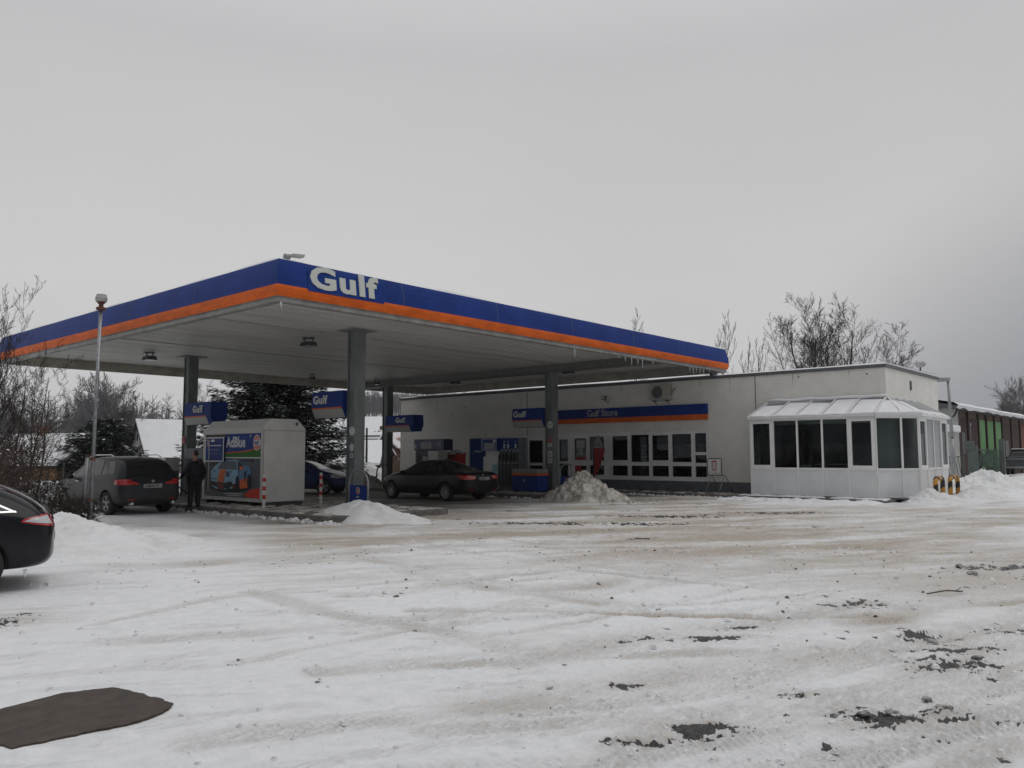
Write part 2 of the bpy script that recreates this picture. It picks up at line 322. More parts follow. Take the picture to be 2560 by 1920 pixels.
# the paved slab at the lower left lies a little deeper than the snow around it
PL = [(1.66,6.02),(1.86,6.06),(2.26,6.14),(2.56,6.02),(2.62,5.72),(2.66,5.34),(2.52,5.2),(2.31,5.15),(1.92,5.2),(1.68,5.22),(1.59,5.57)]
def in_poly(x, y, poly):
    c = np.zeros(x.shape, bool); n = len(poly)
    for i in range(n):
        x1, y1 = poly[i]; x2, y2 = poly[i - 1]
        c ^= ((y1 > y) != (y2 > y)) & (x < (x2 - x1) * (y - y1) / (y2 - y1 + 1e-12) + x1)
    return c
wpx = gx + .05 * noise(gx * 3, gy * 3, 61) + .012 * noise(gx * 13, gy * 13, 63); wpy = gy + .05 * noise(gx * 3, gy * 3, 62) + .012 * noise(gx * 13, gy * 13, 64)
ins = in_poly(wpx, wpy, PL); dpl = seg_dist(wpx, wpy, PL + [PL[0]])
sdp = np.where(ins, dpl, -dpl); gz = gz * (.2 + .8 * sst(-.02, .12, -sdp)) - .05 * sst(.02, .06, sdp) + .012 * np.exp(-((-sdp - .10) / .06) ** 2)
nr, nc = gx.shape
vid = np.arange(nr * nc).reshape(nr, nc)
a = vid[:-1, :]; b = np.roll(vid, -1, 1)[:-1, :]; c_ = np.roll(vid, -1, 1)[1:, :]; d_ = vid[1:, :]
F = np.stack([a, d_, c_, b], -1).reshape(-1, 4)
me = bpy.data.meshes.new('ground')
me.vertices.add(nr * nc); me.vertices.foreach_set('co', np.stack([gx, gy, gz], -1).astype(np.float32).ravel())
me.loops.add(F.size); me.loops.foreach_set('vertex_index', F.astype(np.int32).ravel())
me.polygons.add(len(F)); me.polygons.foreach_set('loop_start', np.arange(0, F.size, 4, dtype=np.int32))
me.update(calc_edges=True); me.validate()
me.polygons.foreach_set('use_smooth', [True] * len(me.polygons))
for nm, ar in (('dirt', gd), ('bare', gb), ('grey', gg), ('pack', gp_), ('slab', sdp * 0.0)):
    at = me.attributes.new(nm, 'FLOAT', 'POINT'); at.data.foreach_set('value', ar.astype(np.float32).ravel())
gmat = bpy.data.materials.new('trodden_snow'); gmat.use_nodes = True; t = gmat.node_tree; bs = t.nodes['Principled BSDF']; NN = t.nodes.new; L = t.links.new
def attr(n):
    q = NN('ShaderNodeAttribute'); q.attribute_name = n; return q.outputs['Fac']
def nz(sc, det=6, rough=.6, stretch=None):
    co = NN('ShaderNodeTexCoord'); q = NN('ShaderNodeTexNoise'); q.inputs['Scale'].default_value = sc; q.inputs['Detail'].default_value = det; q.inputs['Roughness'].default_value = rough
    if stretch:
        mp = NN('ShaderNodeMapping'); mp.inputs['Rotation'].default_value = (0, 0, stretch[0]); mp.inputs['Scale'].default_value = stretch[1]
        L(co.outputs['Object'], mp.inputs[0]); L(mp.outputs[0], q.inputs['Vector'])
    else: L(co.outputs['Object'], q.inputs['Vector'])
    return q.outputs[0]
def mth(op, a_, b_=None, c3=None):
    q = NN('ShaderNodeMath'); q.operation = op
    for i, v in enumerate((a_, b_, c3)):
        if v is None: continue
        if isinstance(v, (int, float)): q.inputs[i].default_value = v
        else: L(v, q.inputs[i])
    return q.outputs[0]
def mrng(v, a0, a1, b0=0., b1=1.):
    q = NN('ShaderNodeMapRange'); L(v, q.inputs['Value']); q.inputs['From Min'].default_value = a0; q.inputs['From Max'].default_value = a1
    q.inputs['To Min'].default_value = b0; q.inputs['To Max'].default_value = b1; return q.outputs[0]
def mixc(f, c1, c2):
    q = NN('ShaderNodeMix'); q.data_type = 'RGBA'
    L(f, q.inputs['Factor']) if not isinstance(f, float) else None
    for nm, v in (('A', c1), ('B', c2)):
        if isinstance(v, tuple): q.inputs[nm].default_value = (*v, 1)
        else: L(v, q.inputs[nm])
    return q.outputs['Result']
n_f = nz(38, 6, .7); n_m = nz(6, 6, .65); n_s = nz(3.2, 5, .65, (-.53, (.35, 1.9, 1)))
n_fs = nz(16, 5, .7, (-.53, (.4, 1.5, 1)))
snow = mixc(mrng(n_m, .3, .7), (.70, .71, .73), (.82, .82, .83))
snow = mixc(mth('MULTIPLY', attr('pack'), mrng(n_fs, .38, .60, .1, .85)), snow, (.52, .515, .51))
dirtc = mixc(mrng(n_fs, .38, .60), (.19, .155, .12), (.50, .435, .36))
d_amt = mth('MULTIPLY', attr('dirt'), mrng(mth('ADD', mth('MULTIPLY', n_f, .45), mth('MULTIPLY', n_fs, .55)), .36, .60, .25, 1.35))
cA = mixc(mrng(d_amt, .0, .95), snow, dirtc)
cA = mixc(mth('MULTIPLY', attr('grey'), mrng(n_s, .3, .7, .62, 1.0)), cA, (.135, .118, .10))
speck = mrng(nz(48, 4, .75), .62, .68); 
cA = mixc(mth('MULTIPLY', speck, mrng(mth('ADD', d_amt, mth('MULTIPLY', attr('pack'), .3)), .0, .4, .22, .9)), cA, (.13, .11, .10))
bm_ = mrng(mth('ADD', attr('bare'), mth('MULTIPLY', mth('SUBTRACT', n_f, .5), .9)), .38, .58)
cB = mixc(bm_, cA, mixc(mrng(nz(90, 3, .6), .4, .6), (.028, .028, .030), (.085, .083, .082)))
slabc = mixc(mrng(nz(60, 6, .7), .38, .62), (.030, .021, .015), mixc(mrng(nz(5, 4, .6), .35, .65), (.044, .031, .023), (.080, .060, .045)))
cC = mixc(attr('slab'), cB, slabc)
L(cC, bs.inputs['Base Color']); bs.inputs['Roughness'].default_value = .72; bs.inputs['Specular IOR Level'].default_value = .3
L(mrng(mth('MAXIMUM', bm_, attr('slab')), 0, 1, .78, .42), bs.inputs['Roughness'])
bp = NN('ShaderNodeBump'); bp.inputs['Strength'].default_value = .8; bp.inputs['Distance'].default_value = .016
L(mth('ADD', mth('MULTIPLY', nz(55, 6, .75), .55), mth('MULTIPLY', nz(12, 6, .65), 1.0)), bp.inputs['Height']); L(bp.outputs[0], bs.inputs['Normal'])
me.materials.append(gmat)
go = bpy.data.objects.new('ground', me); C.objects.link(go); tag(go, 'snow covered forecourt and open ground with tyre tracks and brown slush', None, None, 'structure')

# the bare slab itself: a thin brown plate with a ragged rim, level with the trodden snow
_o = []
for (x1, y1), (x2, y2) in zip(PL, PL[1:] + PL[:1]):
    for _k in range(12): _u = _k / 12; _o.append((x1 + (x2 - x1) * _u, y1 + (y2 - y1) * _u))
_o = [(x + .022 * float(fbm(np.array(x * 9), np.array(y * 9), 4, 66, .65)), y + .022 * float(fbm(np.array(x * 9), np.array(y * 9), 4, 67, .65))) for x, y in _o]
_b = MB(); _n = len(_o); _b.add([(x, y, .016) for x, y in _o] + [(x, y, -.04) for x, y in _o], [tuple(range(_n))] + [(i, (i + 1) % _n, (i + 1) % _n + _n, i + _n) for i in range(_n)])
slab_o = _b.build('paving', mat('bare_brown_slab', (.066, .048, .036), .7, col2=(.024, .017, .013), scale=7, bump=.006, bscale=70, thr=(.3, .62))); tag(slab_o, 'flat bare brown slab free of snow at the lower left', None, None, 'structure')
# ------------------------------------------------------------------ materials
M = dict(
 blue=mat('signal_blue', (.013, .040, .205), .5, var=.18, scale=1.2, spec=.10), orange=mat('orange_band', (.66, .125, .018), .5, var=.22, scale=2.0, stretch=(1, 1, 3), spec=.12),
 lipg=mat('grey_metal_lip', (.24, .235, .22), .5, var=.3, scale=3), soffit=mat('soffit_sheet', (.60, .59, .55), .45, var=.18, scale=.8, stretch=(.4, 3, 1)),
 soffin=mat('soffit_edge', (.40, .375, .31), .6, var=.25, scale=2), pill=mat('grey_pillar_paint', (.15, .165, .165), .5, var=.3, scale=3, stretch=(1, 1, .4)),
 steel=mat('dark_steel', (.05, .05, .052), .5, var=.2), galv=mat('galvanised', (.30, .31, .32), .42, .6, var=.25, scale=12), snow=mat('settled_snow', (.78, .785, .80), .7, var=.06, scale=3, bump=.02, bscale=9),
 letter=mat('letter_white', (.52, .54, .50), .5), wall=mat('cream_render', (.72, .705, .655), .85, var=.07, scale=2.2, bump=.004, bscale=90),
 roofe=mat('roof_edge_grey', (.10, .105, .11), .55, var=.2), plinth=mat('plinth_grey', (.115, .125, .135), .7, var=.25, scale=4), upvc=mat('white_frame', (.78, .78, .765), .38, var=.06, scale=3),
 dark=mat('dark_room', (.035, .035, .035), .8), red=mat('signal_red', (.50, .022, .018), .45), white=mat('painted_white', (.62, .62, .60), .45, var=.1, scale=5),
 kerb=mat('kerb_concrete', (.14, .13, .12), .8, var=.35, scale=6, bump=.01, bscale=30), black=mat('black_rubber', (.014, .014, .014), .6), cab=mat('container_cream', (.64, .63, .595), .5, var=.10, scale=2),
 ice=mat('clear_ice', (.75, .78, .8), .1, spec=.6), rust=mat('rusty_clamp', (.16, .05, .03), .7, var=.4), green=mat('banner_green', (.02, .085, .02), .45), lblue=mat('pale_blue_paint', (.18, .36, .46), .35),
)
WG = glass('window_glass', (.62, .66, .66), .22)
# ------------------------------------------------------------------ canopy
CX0, CX1, CY0, CY1 = 9.82, 31.0, 15.5, 33.7
can = thing('fuel_canopy', 'big flat filling station roof with blue and orange fascia standing on four grey pillars', 'canopy', (20, 24, 0))
def sweep(name, prof, m, parent):
    b = MB(); n = len(prof); vs = []
    for sx, sy in ((0, 0), (1, 0), (1, 1), (0, 1)):
        for o, z in prof: vs.append(((CX1 + o) if sx else (CX0 - o), (CY1 + o) if sy else (CY0 - o), z))
    fs = [(k * n + i, ((k + 1) % 4) * n + i, ((k + 1) % 4) * n + i + 1, k * n + i + 1) for k in range(4) for i in range(n - 1)]
    b.add(vs, fs); o = b.build(name, m, parent, fix=False); return o
sweep('fascia', [(-.25, 5.96), (0.0, 5.98), (.035, 5.88), (.075, 5.72), (.10, 5.56), (.115, 5.385)], M['blue'], can)
sweep('orange_band', [(.115, 5.385), (.118, 5.30), (.10, 5.21), (.07, 5.135)], M['orange'], can)
sweep('gutter_lip', [(.07, 5.135), (.03, 5.13), (.03, 5.085), (.055, 5.075), (.055, 5.02), (.02, 5.0), (-.10, 5.0)], M['lipg'], can)
sweep('inner_edge', [(-.10, 5.0), (-.11, 5.42)], M['soffin'], can)
for k in range(1, 6): xx = CX0 + (CX1 - CX0) * k / 6; MB().add([(xx - .007, CY0 - .118, 5.385), (xx + .007, CY0 - .118, 5.385), (xx + .007, CY0 - .003, 5.97), (xx - .007, CY0 - .003, 5.97), (xx - .007, CY0 - .104, 5.56), (xx + .007, CY0 - .104, 5.56), (xx - .007, CY0 - .079, 5.72), (xx + .007, CY0 - .079, 5.72), (xx - .007, CY0 - .039, 5.88), (xx + .007, CY0 - .039, 5.88)], [(0, 1, 5, 4), (4, 5, 7, 6), (6, 7, 9, 8), (8, 9, 2, 3)]).build('panel_joint', M['roofe'], can, fix=False)
for k in range(1, 5): yy = CY0 + (CY1 - CY0) * k / 5; MB().add([(CX0 - .118, yy - .007, 5.385), (CX0 - .118, yy + .007, 5.385), (CX0 - .003, yy + .007, 5.97), (CX0 - .003, yy - .007, 5.97), (CX0 - .104, yy - .007, 5.56), (CX0 - .104, yy + .007, 5.56), (CX0 - .079, yy - .007, 5.72), (CX0 - .079, yy + .007, 5.72), (CX0 - .039, yy - .007, 5.88), (CX0 - .039, yy + .007, 5.88)], [(0, 1, 5, 4), (4, 5, 7, 6), (6, 7, 9, 8), (8, 9, 2, 3)]).build('panel_joint', M['roofe'], can, fix=False)
b = MB(); y = CY0 + .1; P_ = .25; x0, x1 = CX0 + .1, CX1 - .1
while y < CY1 - .12:
    y2 = min(y + P_, CY1 - .1); a_ = y + P_ * .64; c2 = y + P_ * .70; d2 = y + P_ * .95
    if d2 > CY1 - .1: b.quad((x0, y, 5.36), (x1, y, 5.36), (x1, y2, 5.36), (x0, y2, 5.36)); break
    for p, q in (((y, 5.36), (a_, 5.36)), ((a_, 5.36), (c2, 5.43)), ((c2, 5.43), (d2, 5.43)), ((d2, 5.43), (y2, 5.36))):
        b.quad((x0, p[0], p[1]), (x1, p[0], p[1]), (x1, q[0], q[1]), (x0, q[0], q[1]))
    y = y2
b.build('soffit', M['soffit'], can, fix=False)
b = MB().box(CX0 + .2, CX1 - .2, CY0 + .2, CY1 - .2, 5.5, 5.93); b.build('roof_deck', M['lipg'], can)
b = MB(); ns = 90
def ring_pt(u, o):
    per = [(CX0 + o, CY0 + o), (CX1 - o, CY0 + o), (CX1 - o, CY1 - o), (CX0 + o, CY1 - o)]; k = int(u) % 4; f = u - int(u); a, c = per[k], per[(k + 1) % 4]; return a[0] + (c[0] - a[0]) * f, a[1] + (c[1] - a[1]) * f
R1, R2, R3 = [], [], []
for i in range(4 * ns):
    u = i / ns; h_ = .035 + .045 * max(0, float(noise(u * 14, 1.7, 6)) + .2); R1.append((*ring_pt(u, .012), 5.972)); R2.append((*ring_pt(u, .05), 5.975 + h_)); R3.append((*ring_pt(u, .8), 6.0 + h_))
m_ = 4 * ns; b.add(R1 + R2 + R3, [(j * m_ + i, j * m_ + (i + 1) % m_, (j + 1) * m_ + (i + 1) % m_, (j + 1) * m_ + i) for j in range(2) for i in range(m_)] + [tuple(range(2 * m_, 3 * m_))]); b.build('roof_snow', M['snow'], can, fix=False)
b = MB().box(26.22, 26.52, CY0 + .12, CY1 - .12, 5.06, 5.355).box(26.1, 26.64, CY0 + .12, CY1 - .12, 5.045, 5.06); b.build('cross_beam', mat('beam_grey', (.16, .16, .15), .6, var=.2), can)
# long seam strip of the soffit
for yy in (20.4, 26.2): MB().box(CX0 + .15, 26.2, yy, yy + .05, 5.335, 5.358).build('cover_strip', M['soffin'], can)
PIL = [(14.98, 19.38), (14.88, 29.3), (26.37, 31.55), (26.37, 21.05)]
for i, (px, py) in enumerate(PIL):
    w = .19; bp_ = MB(); t_ = .032
    top = 5.36 if i < 2 else 5.045
    # H-section column: two flanges, a web and the box-like cover on its front
    bp_.box(px - w, px + w, py - w, py - w + t_, .14, top).box(px - w, px + w, py + w - t_, py + w, .14, top).box(px - .14, px + .14, py - w + t_, py + w - t_, .14, top)
    p_ = bp_.build('pillar', M['pill'], can, bevel=.004)
    if i < 2: MB().box(px - .42, px + .42, py - .42, py + .42, 5.325, 5.352).build('top_plate', M['lipg'], p_)
    MB().box(px - .26, px + .26, py - .26, py + .26, .135, .16).build('foot_plate', M['steel'], p_)
def disc(name, c, r, m, parent, fr=FX, n=18, sy=1.0, t=.006):
    ax, ay = Vector(fr[0]), Vector(fr[1]); az = ax.cross(ay); c = Vector(c)
    vs = [c + ax * r * math.cos(2 * PI * k / n) + ay * r * sy * math.sin(2 * PI * k / n) + az * t for k in range(n)]
    vs += [v - az * t for v in vs]
    return MB().add(vs, [tuple(range(n))] + [(k, (k + 1) % n, (k + 1) % n + n, k + n) for k in range(n)]).build(name, m, parent)
def plate(name, x, y0, y1, z0, z1, m, parent, t=.006): return MB().box(x - t, x, y0, y1, z0, z1).build(name, m, parent)
stick = mat('sticker_white', (.55, .56, .56), .5); stickr = mat('sticker_red', (.40, .08, .06), .5, var=.4, scale=30)
fc = PIL[0][0] - .19 - .002
pil = [o for o in can.children if o.name.startswith('pillar')]
disc('sticker', (fc, 19.30, 2.34), .135, stick, pil[0]); 
MB().add([(fc - .005, 19.30 + .12 * math.cos(a), 1.86 + .13 * math.sin(a)) for a in [PI / 2 + k * 2 * PI / 5 for k in range(5)]], [(0, 1, 2, 3, 4)]).build('sticker', stick, pil[0])
disc('sticker', (fc, 19.30, 1.62), .075, stick, pil[0]); disc('sticker', (fc - .006, 19.30, 1.615), .03, M['steel'], pil[0])
fc = PIL[1][0] - .192; plate('sticker', fc, 29.2, 29.45, 2.05, 2.35, mat('sticker_darkred', (.22, .03, .025), .5), pil[1])
MB().tube([(fc - .008, 29.32 + .06 * math.cos(a), 2.2 + .07 * math.sin(a)) for a in np.linspace(-.4, 4.9, 12)], .009, 5).build('sticker_mark', M['orange'], pil[1])
fc = PIL[3][0] - .192
disc('sticker', (fc, 20.97, 2.86), .15, stick, pil[3]); disc('sticker', (fc - .006, 20.97, 2.86), .06, mat('sticker_grey', (.3, .31, .31), .5), pil[3])
for z0, z1, mm in ((2.12, 2.24, stickr), (1.95, 2.09, stick), (1.55, 1.78, stick), (1.28, 1.50, stick), (2.30, 2.36, stickr), (1.84, 1.92, mat('sticker_olive', (.2, .22, .15), .6))):
    plate('sticker', fc, 20.87, 21.10, z0, z1, mm, pil[3])
for z0 in (1.60, 1.67, 1.34, 1.42, 2.0): plate('sticker_print', fc - .006, 20.91, 21.06, z0, z0 + .03, M['steel'], pil[3], .003)
# big lettering on its blue panel
MB().add([(10.5, CY0 - .128, 5.34), (12.70, CY0 - .128, 5.34), (12.70, CY0 - .085, 5.80), (10.5, CY0 - .085, 5.80), (10.5, CY0 - .10, 5.34), (12.70, CY0 - .10, 5.34), (12.70, CY0 - .06, 5.80), (10.5, CY0 - .06, 5.80)],
         [(0, 1, 2, 3), (0, 4, 5, 1), (1, 5, 6, 2), (0, 3, 7, 4)]).build('letter_panel', M['blue'], can)
def gulf_text(parent, frame, origin, size, m, depth, world=True):
    # heavy rounded word with a broad G
    return text('lettering', 'Gulf', size, frame, m, parent, depth=depth, bold=size * .038, origin=origin, sx=1.46 if size > .5 else 1.1, space=1.10, world=world)
lf = gulf_text(can, ((1, 0, 0), (0, .13, 1)), (10.54, CY0 - .135, 5.445), .70, M['letter'], .012)
# icicles under the right-hand edge
rnd.seed(3)
for k, (px, h) in enumerate([(20.6, .30), (23.5, .18), (23.9, .30), (24.3, .22), (24.6, .32), (25.3, .14), (28.0, .24), (28.25, .30), (28.5, .2), (28.8, .26), (29.1, .3), (29.6, .12), (9.86, .16), (23.1, .1)]):
    MB().cyl((px, CY0 - .02 if k != 12 else 15.46, 5.01), (px + .01, CY0 - .02 if k != 12 else 15.46, 5.01 - h), .016, .003, 6).build('icicle', M['ice'], can)
# ------------------------------------------------------------------ box signs on the pillars
def box_sign(x, ya, yb, ztop, label, txt_y, flip):
    s = thing('pillar_sign', label, 'sign', (x, (ya + yb) / 2, ztop - .8), 'blue box signs on the canopy pillars')
    pr = [(x - .30, ztop), (x - .33, ztop - .3), (x - .33, ztop - .50), (x - .20, ztop - .80), (x + .20, ztop - .80), (x + .33, ztop - .50), (x + .33, ztop - .3), (x + .30, ztop)]
    MB().prism(pr, 'y', ya, yb).build('sign_box', M['blue'], s, bevel=.008)
    e0, e1 = (ya + .30, yb) if flip else (ya + .03, yb - .03)
    MB().box(x - .337, x - .331, e0, e1, ztop - .535, ztop - .495).build('stripe', M['orange'], s)
    MB().add([(x - .334, e0, ztop - .54), (x - .334, e1, ztop - .54), (x - .212, e1, ztop - .80), (x - .212, e0, ztop - .80), (x - .30, e0, ztop - .545), (x - .30, e1, ztop - .545), (x - .19, e1, ztop - .80), (x - .19, e0, ztop - .80)],
             [(0, 1, 2, 3), (0, 4, 5, 1), (2, 6, 7, 3), (0, 3, 7, 4), (1, 5, 6, 2)]).build('lower_panel', mat('sign_grey', (.34, .34, .32), .5), s)
    gulf_text(s, FX, (x - .34, txt_y, ztop - .36), .34, M['letter'], .005)
    return s
box_sign(14.98, 19.6, 21.15, 3.56, 'blue sign box on the front pillar above the striped bollards', 21.06, False)
box_sign(14.88, 27.15, 29.08, 3.56, 'blue sign box on the leftmost pillar above the man in black', 28.42, True)
box_sign(26.37, 29.25, 31.33, 3.56, 'blue sign box in front of the left end of the store wall', 30.55, True)
box_sign(26.37, 21.27, 22.95, 3.58, 'blue sign box beside the long store sign', 22.87, False)
# ------------------------------------------------------------------ lamps under the canopy
def hang_lamp(x, y, label, small=False):
    l = thing('canopy_lamp', label, 'lamp', (x, y, 4.95), 'lamps under the canopy'); z = 5.33; s_ = .55 if small else 1
    b = MB().box(x - .2 * s_, x + .2 * s_, y - .03, y + .03, z - .03, z)
    for sg in (-1, 1): b.bar((x, y + sg * .24 * s_, z), (x, y + sg * .24 * s_, z - .24), .03, .03)
    b.bar((x, y - .28 * s_, z - .015), (x, y + .28 * s_, z - .015), .05, .03); b.build('bracket', M['steel'], l)
    MB().prism([(x - .14 * s_, z - .14), (x + .14 * s_, z - .14), (x + .19 * s_, z - .27), (x - .19 * s_, z - .27)], 'y', y - .22 * s_, y + .22 * s_).build('housing', M['steel'], l)
    MB().box(x - .16 * s_, x + .16 * s_, y - .2 * s_, y + .2 * s_, z - .285, z - .272).build('lamp_glass', mat('lamp_glass', (.45, .45, .45), .2), l)
hang_lamp(14.8, 21.6, 'dark lamp hanging under the canopy left of the front pillar'); hang_lamp(13.1, 28.9, 'dark lamp hanging under the canopy left of the rear left pillar')
hang_lamp(21.6, 31.2, 'small dark lamp under the rear canopy edge above the spruce', True); hang_lamp(25.2, 31.0, 'small dark lamp just left of the far pillar', True)
hang_lamp(27.6, 28.0, 'low dark lamp under the canopy above the left half of the store wall'); hang_lamp(27.35, 20.9, 'dark lamp beside the top of the pillar in front of the store door')
fl = thing('roof_floodlight', 'pale grey floodlight on a bracket at the canopy top corner', 'floodlight', (10.0, 15.6, 5.96))
MB().tube([(10.05, 15.58, 5.96), (10.05, 15.58, 6.08), (10.12, 15.58, 6.12)], .035, 10).cyl((10.0, 15.58, 6.07), (10.12, 15.58, 6.07), .065, n=14).build('bracket', M['galv'], fl, smooth=True)
MB().prism([(10.16, 6.09), (10.46, 6.11), (10.50, 6.19), (10.18, 6.16)], 'y', 15.5, 15.66).build('housing', mat('floodlight_grey', (.36, .37, .36), .5), fl, bevel=.01)

# ------------------------------------------------------------------ store
SX, SY0, SY1, SX1, SZ = 30.2, 8.97, 35.0, 36.8, 4.72
st = thing('store_building', 'long flat roofed cream shop building with a dark roof edge behind the canopy', 'building', (33.5, 22, 0))
b = MB(); T_ = .25
def wallseg(y0, y1, z0, z1): b.box(SX, SX + T_, y0, y1, z0, z1)
OPEN = [(9.4, 13.2, .14, 2.75), (15.95, 23.1, .55, 2.62), (23.1, 23.75, .12, 2.55), (24.55, 25.72, .12, 2.46), (28.41, 29.58, .12, 2.47)]
ys = SY0
for y0, y1, z0, z1 in OPEN:
    if y0 > ys: wallseg(ys, y0, 0, SZ)
    wallseg(y0, y1, 0, z0); wallseg(y0, y1, z1, SZ); ys = y1
wallseg(ys, SY1, 0, SZ)
b.box(SX + T_, SX1, SY0, SY0 + T_, 0, SZ).box(SX + T_, SX1, SY1 - T_, SY1, 0, SZ).box(SX1, SX1 + T_, SY0, SY1, 0, SZ)
b.build('wall', M['wall'], st)
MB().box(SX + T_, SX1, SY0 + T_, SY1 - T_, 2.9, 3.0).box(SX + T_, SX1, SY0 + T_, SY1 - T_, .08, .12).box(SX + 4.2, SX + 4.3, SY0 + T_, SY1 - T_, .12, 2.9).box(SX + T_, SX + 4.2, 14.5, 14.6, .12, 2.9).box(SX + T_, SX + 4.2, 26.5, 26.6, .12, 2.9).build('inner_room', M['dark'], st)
b = MB(); e1, e2 = .055, .05
for (x0, x1, y0, y1) in ((SX - e1, SX + .25, SY0 - e1, SY1 + e1), (SX1, SX1 + T_ + e1, SY0 - e1, SY1 + e1), (SX + .25, SX1, SY0 - e1, SY0 + .25), (SX + .25, SX1, SY1 - .25, SY1 + e1)): b.box(x0, x1, y0, y1, SZ - .02, SZ + .10)
b.build('roof_edge', M['roofe'], st)
b = MB(); nseg = 60     # snow lying on the roof, slightly uneven along its front
for i in range(nseg):
    ya, yb = SY0 - .03 + (SY1 - SY0 + .06) * i / nseg, SY0 - .03 + (SY1 - SY0 + .06) * (i + 1) / nseg
    za, zb = SZ + .15 + .035 * float(noise(ya * .5, 3.3, 4)), SZ + .15 + .035 * float(noise(yb * .5, 3.3, 4))
    b.add([(SX - .03, ya, SZ + .105), (SX - .03, yb, SZ + .105), (SX + .03, yb, zb), (SX + .03, ya, za), (SX1 + .2, yb, zb + .03), (SX1 + .2, ya, za + .03), (SX1 + .28, yb, SZ + .105), (SX1 + .28, ya, SZ + .105)], [(0, 1, 2, 3), (3, 2, 4, 5), (5, 4, 6, 7)])
b.add([(SX - .03, SY0 - .03, SZ + .105), (SX + .03, SY0 - .03, SZ + .15), (SX1 + .2, SY0 - .03, SZ + .18), (SX1 + .28, SY0 - .03, SZ + .105)], [(0, 1, 2, 3)])
b.build('roof_snow', M['snow'], st, fix=False)
MB().box(SX - .03, SX, 13.6, 22.95, .10, .52).box(SX - .03, SX, 25.8, 28.35, .10, .45).box(SX - .03, SX, 29.65, SY1, .10, .45).build('plinth', M['plinth'], st)
for y in (13.83, 25.6): MB().box(SX - .02, SX, y, y + .02, .5, SZ - .02).build('joint_seam', M['roofe'], st)
for (yy, zz) in ((12.1, 4.55), (9.6, 4.5), (30.9, 3.75), (29.9, 4.1)): disc('wall_anchor', (SX - .004, yy, zz), .035, M['roofe'], st, n=8)
stn = mat('wall_stain', (.46, .44, .39), .9, var=.25, scale=6)
for k, (y_, w_, l_) in enumerate(((12.3, .05, .5), (14.9, .035, .7), (16.2, .05, .35), (20.1, .04, .5), (27.2, .05, .6), (32.0, .06, .8), (10.2, .04, .3))):
    MB().add([(SX - .003, y_, SZ - .03), (SX - .003, y_ + w_, SZ - .03), (SX - .003, y_ + w_ * .7, SZ - .03 - l_ * .6), (SX - .003, y_ + w_ * .45, SZ - .03 - l_), (SX - .003, y_ + w_ * .2, SZ - .03 - l_ * .5)], [(0, 1, 2, 3, 4)]).build('run_mark', stn, st, fix=False)
MB().box(33.1, 33.25, SY0 - .04, SY0, 4.05, 4.4).build('vent', M['roofe'], st)
def window(y0, y1, z0, z1, parts, fx=SX + .04, name='window', fw=.055, parent=None, m=None):
    # y0..y1 outer; parts = list of glass rectangles (ya, yb, za, zb); frame fills the rest
    m = m or M['upvc']; w = MB(); cuts = sorted({y0, y1} | {p[0] for p in parts} | {p[1] for p in parts}); zc = sorted({z0, z1} | {p[2] for p in parts} | {p[3] for p in parts})
    for ya, yb in zip(cuts[:-1], cuts[1:]):
        run = None
        for za, zb in zip(zc[:-1], zc[1:]):
            ym, zm = (ya + yb) / 2, (za + zb) / 2
            if not any(p[0] < ym < p[1] and p[2] < zm < p[3] for p in parts): w.box(fx, fx + .08, ya, yb, za, zb)
    # sash lip
    for p in parts:
        for (a, b_, c, d) in ((p[0] - .02, p[0] + .018, p[2] - .02, p[3] + .02), (p[1] - .018, p[1] + .02, p[2] - .02, p[3] + .02), (p[0] + .018, p[1] - .018, p[2] - .02, p[2] + .018), (p[0] + .018, p[1] - .018, p[3] - .018, p[3] + .02)): w.box(fx - .018, fx, a, b_, c, d)
    o = w.build(name, m, parent or st)
    for p in parts: MB().box(fx + .035, fx + .041, p[0], p[1], p[2], p[3]).build('pane', WG, o)
    return o
window(15.95, 16.62, .55, 2.62, [(16.02, 16.56, .68, 1.16), (16.02, 16.56, 1.26, 1.62), (16.02, 16.56, 1.70, 2.52)])
window(16.62, 17.71, .55, 2.62, [(16.71, 17.64, .68, 1.16), (16.71, 17.64, 1.29, 2.50)])
window(17.71, 18.68, .55, 2.62, [(17.79, 18.62, .68, 1.16), (17.79, 18.62, 1.36, 2.46)])
window(18.68, 19.76, .55, 2.62, [(18.75, 19.69, .68, 1.16), (18.75, 19.69, 1.29, 2.50)])
window(19.76, 20.76, .55, 2.62, [(19.84, 20.68, .68, 1.16), (19.84, 20.68, 1.36, 2.46)])
window(20.76, 22.0, .55, 2.62, [(21.10, 21.92, .70, 1.16), (21.10, 21.92, 1.34, 2.46)], name='door_leaf')
window(22.0, 23.1, .55, 2.62, [(22.09, 22.79, .68, 1.14), (22.09, 22.79, 1.36, 2.40)], name='door_leaf')
window(23.1, 23.75, .12, 2.55, [(23.14, 23.7, .2, 1.22), (23.14, 23.7, 1.30, 2.36)], name='window')
window(24.55, 25.72, .12, 2.46, [(24.66, 25.55, .66, 1.13), (24.66, 25.55, 1.22, 2.34)], name='door_leaf')
MB().box(SX - .05, SX + .02, 23.1, 25.8, 2.47, 2.55).build('door_lintel', M['upvc'], st)
dr = MB().box(SX + .05, SX + .09, 28.44, 29.55, .13, 2.44).build('blue_door', M['blue'], st)
text('door_lettering', 'J. Raum', .17, FX, M['letter'], dr, .002, .003, (SX + .045, 29.25, 1.76))
MB().bar((SX + .03, 28.55, 1.0), (SX + .03, 28.55, 1.15), .03, .03).build('handle', M['galv'], dr)
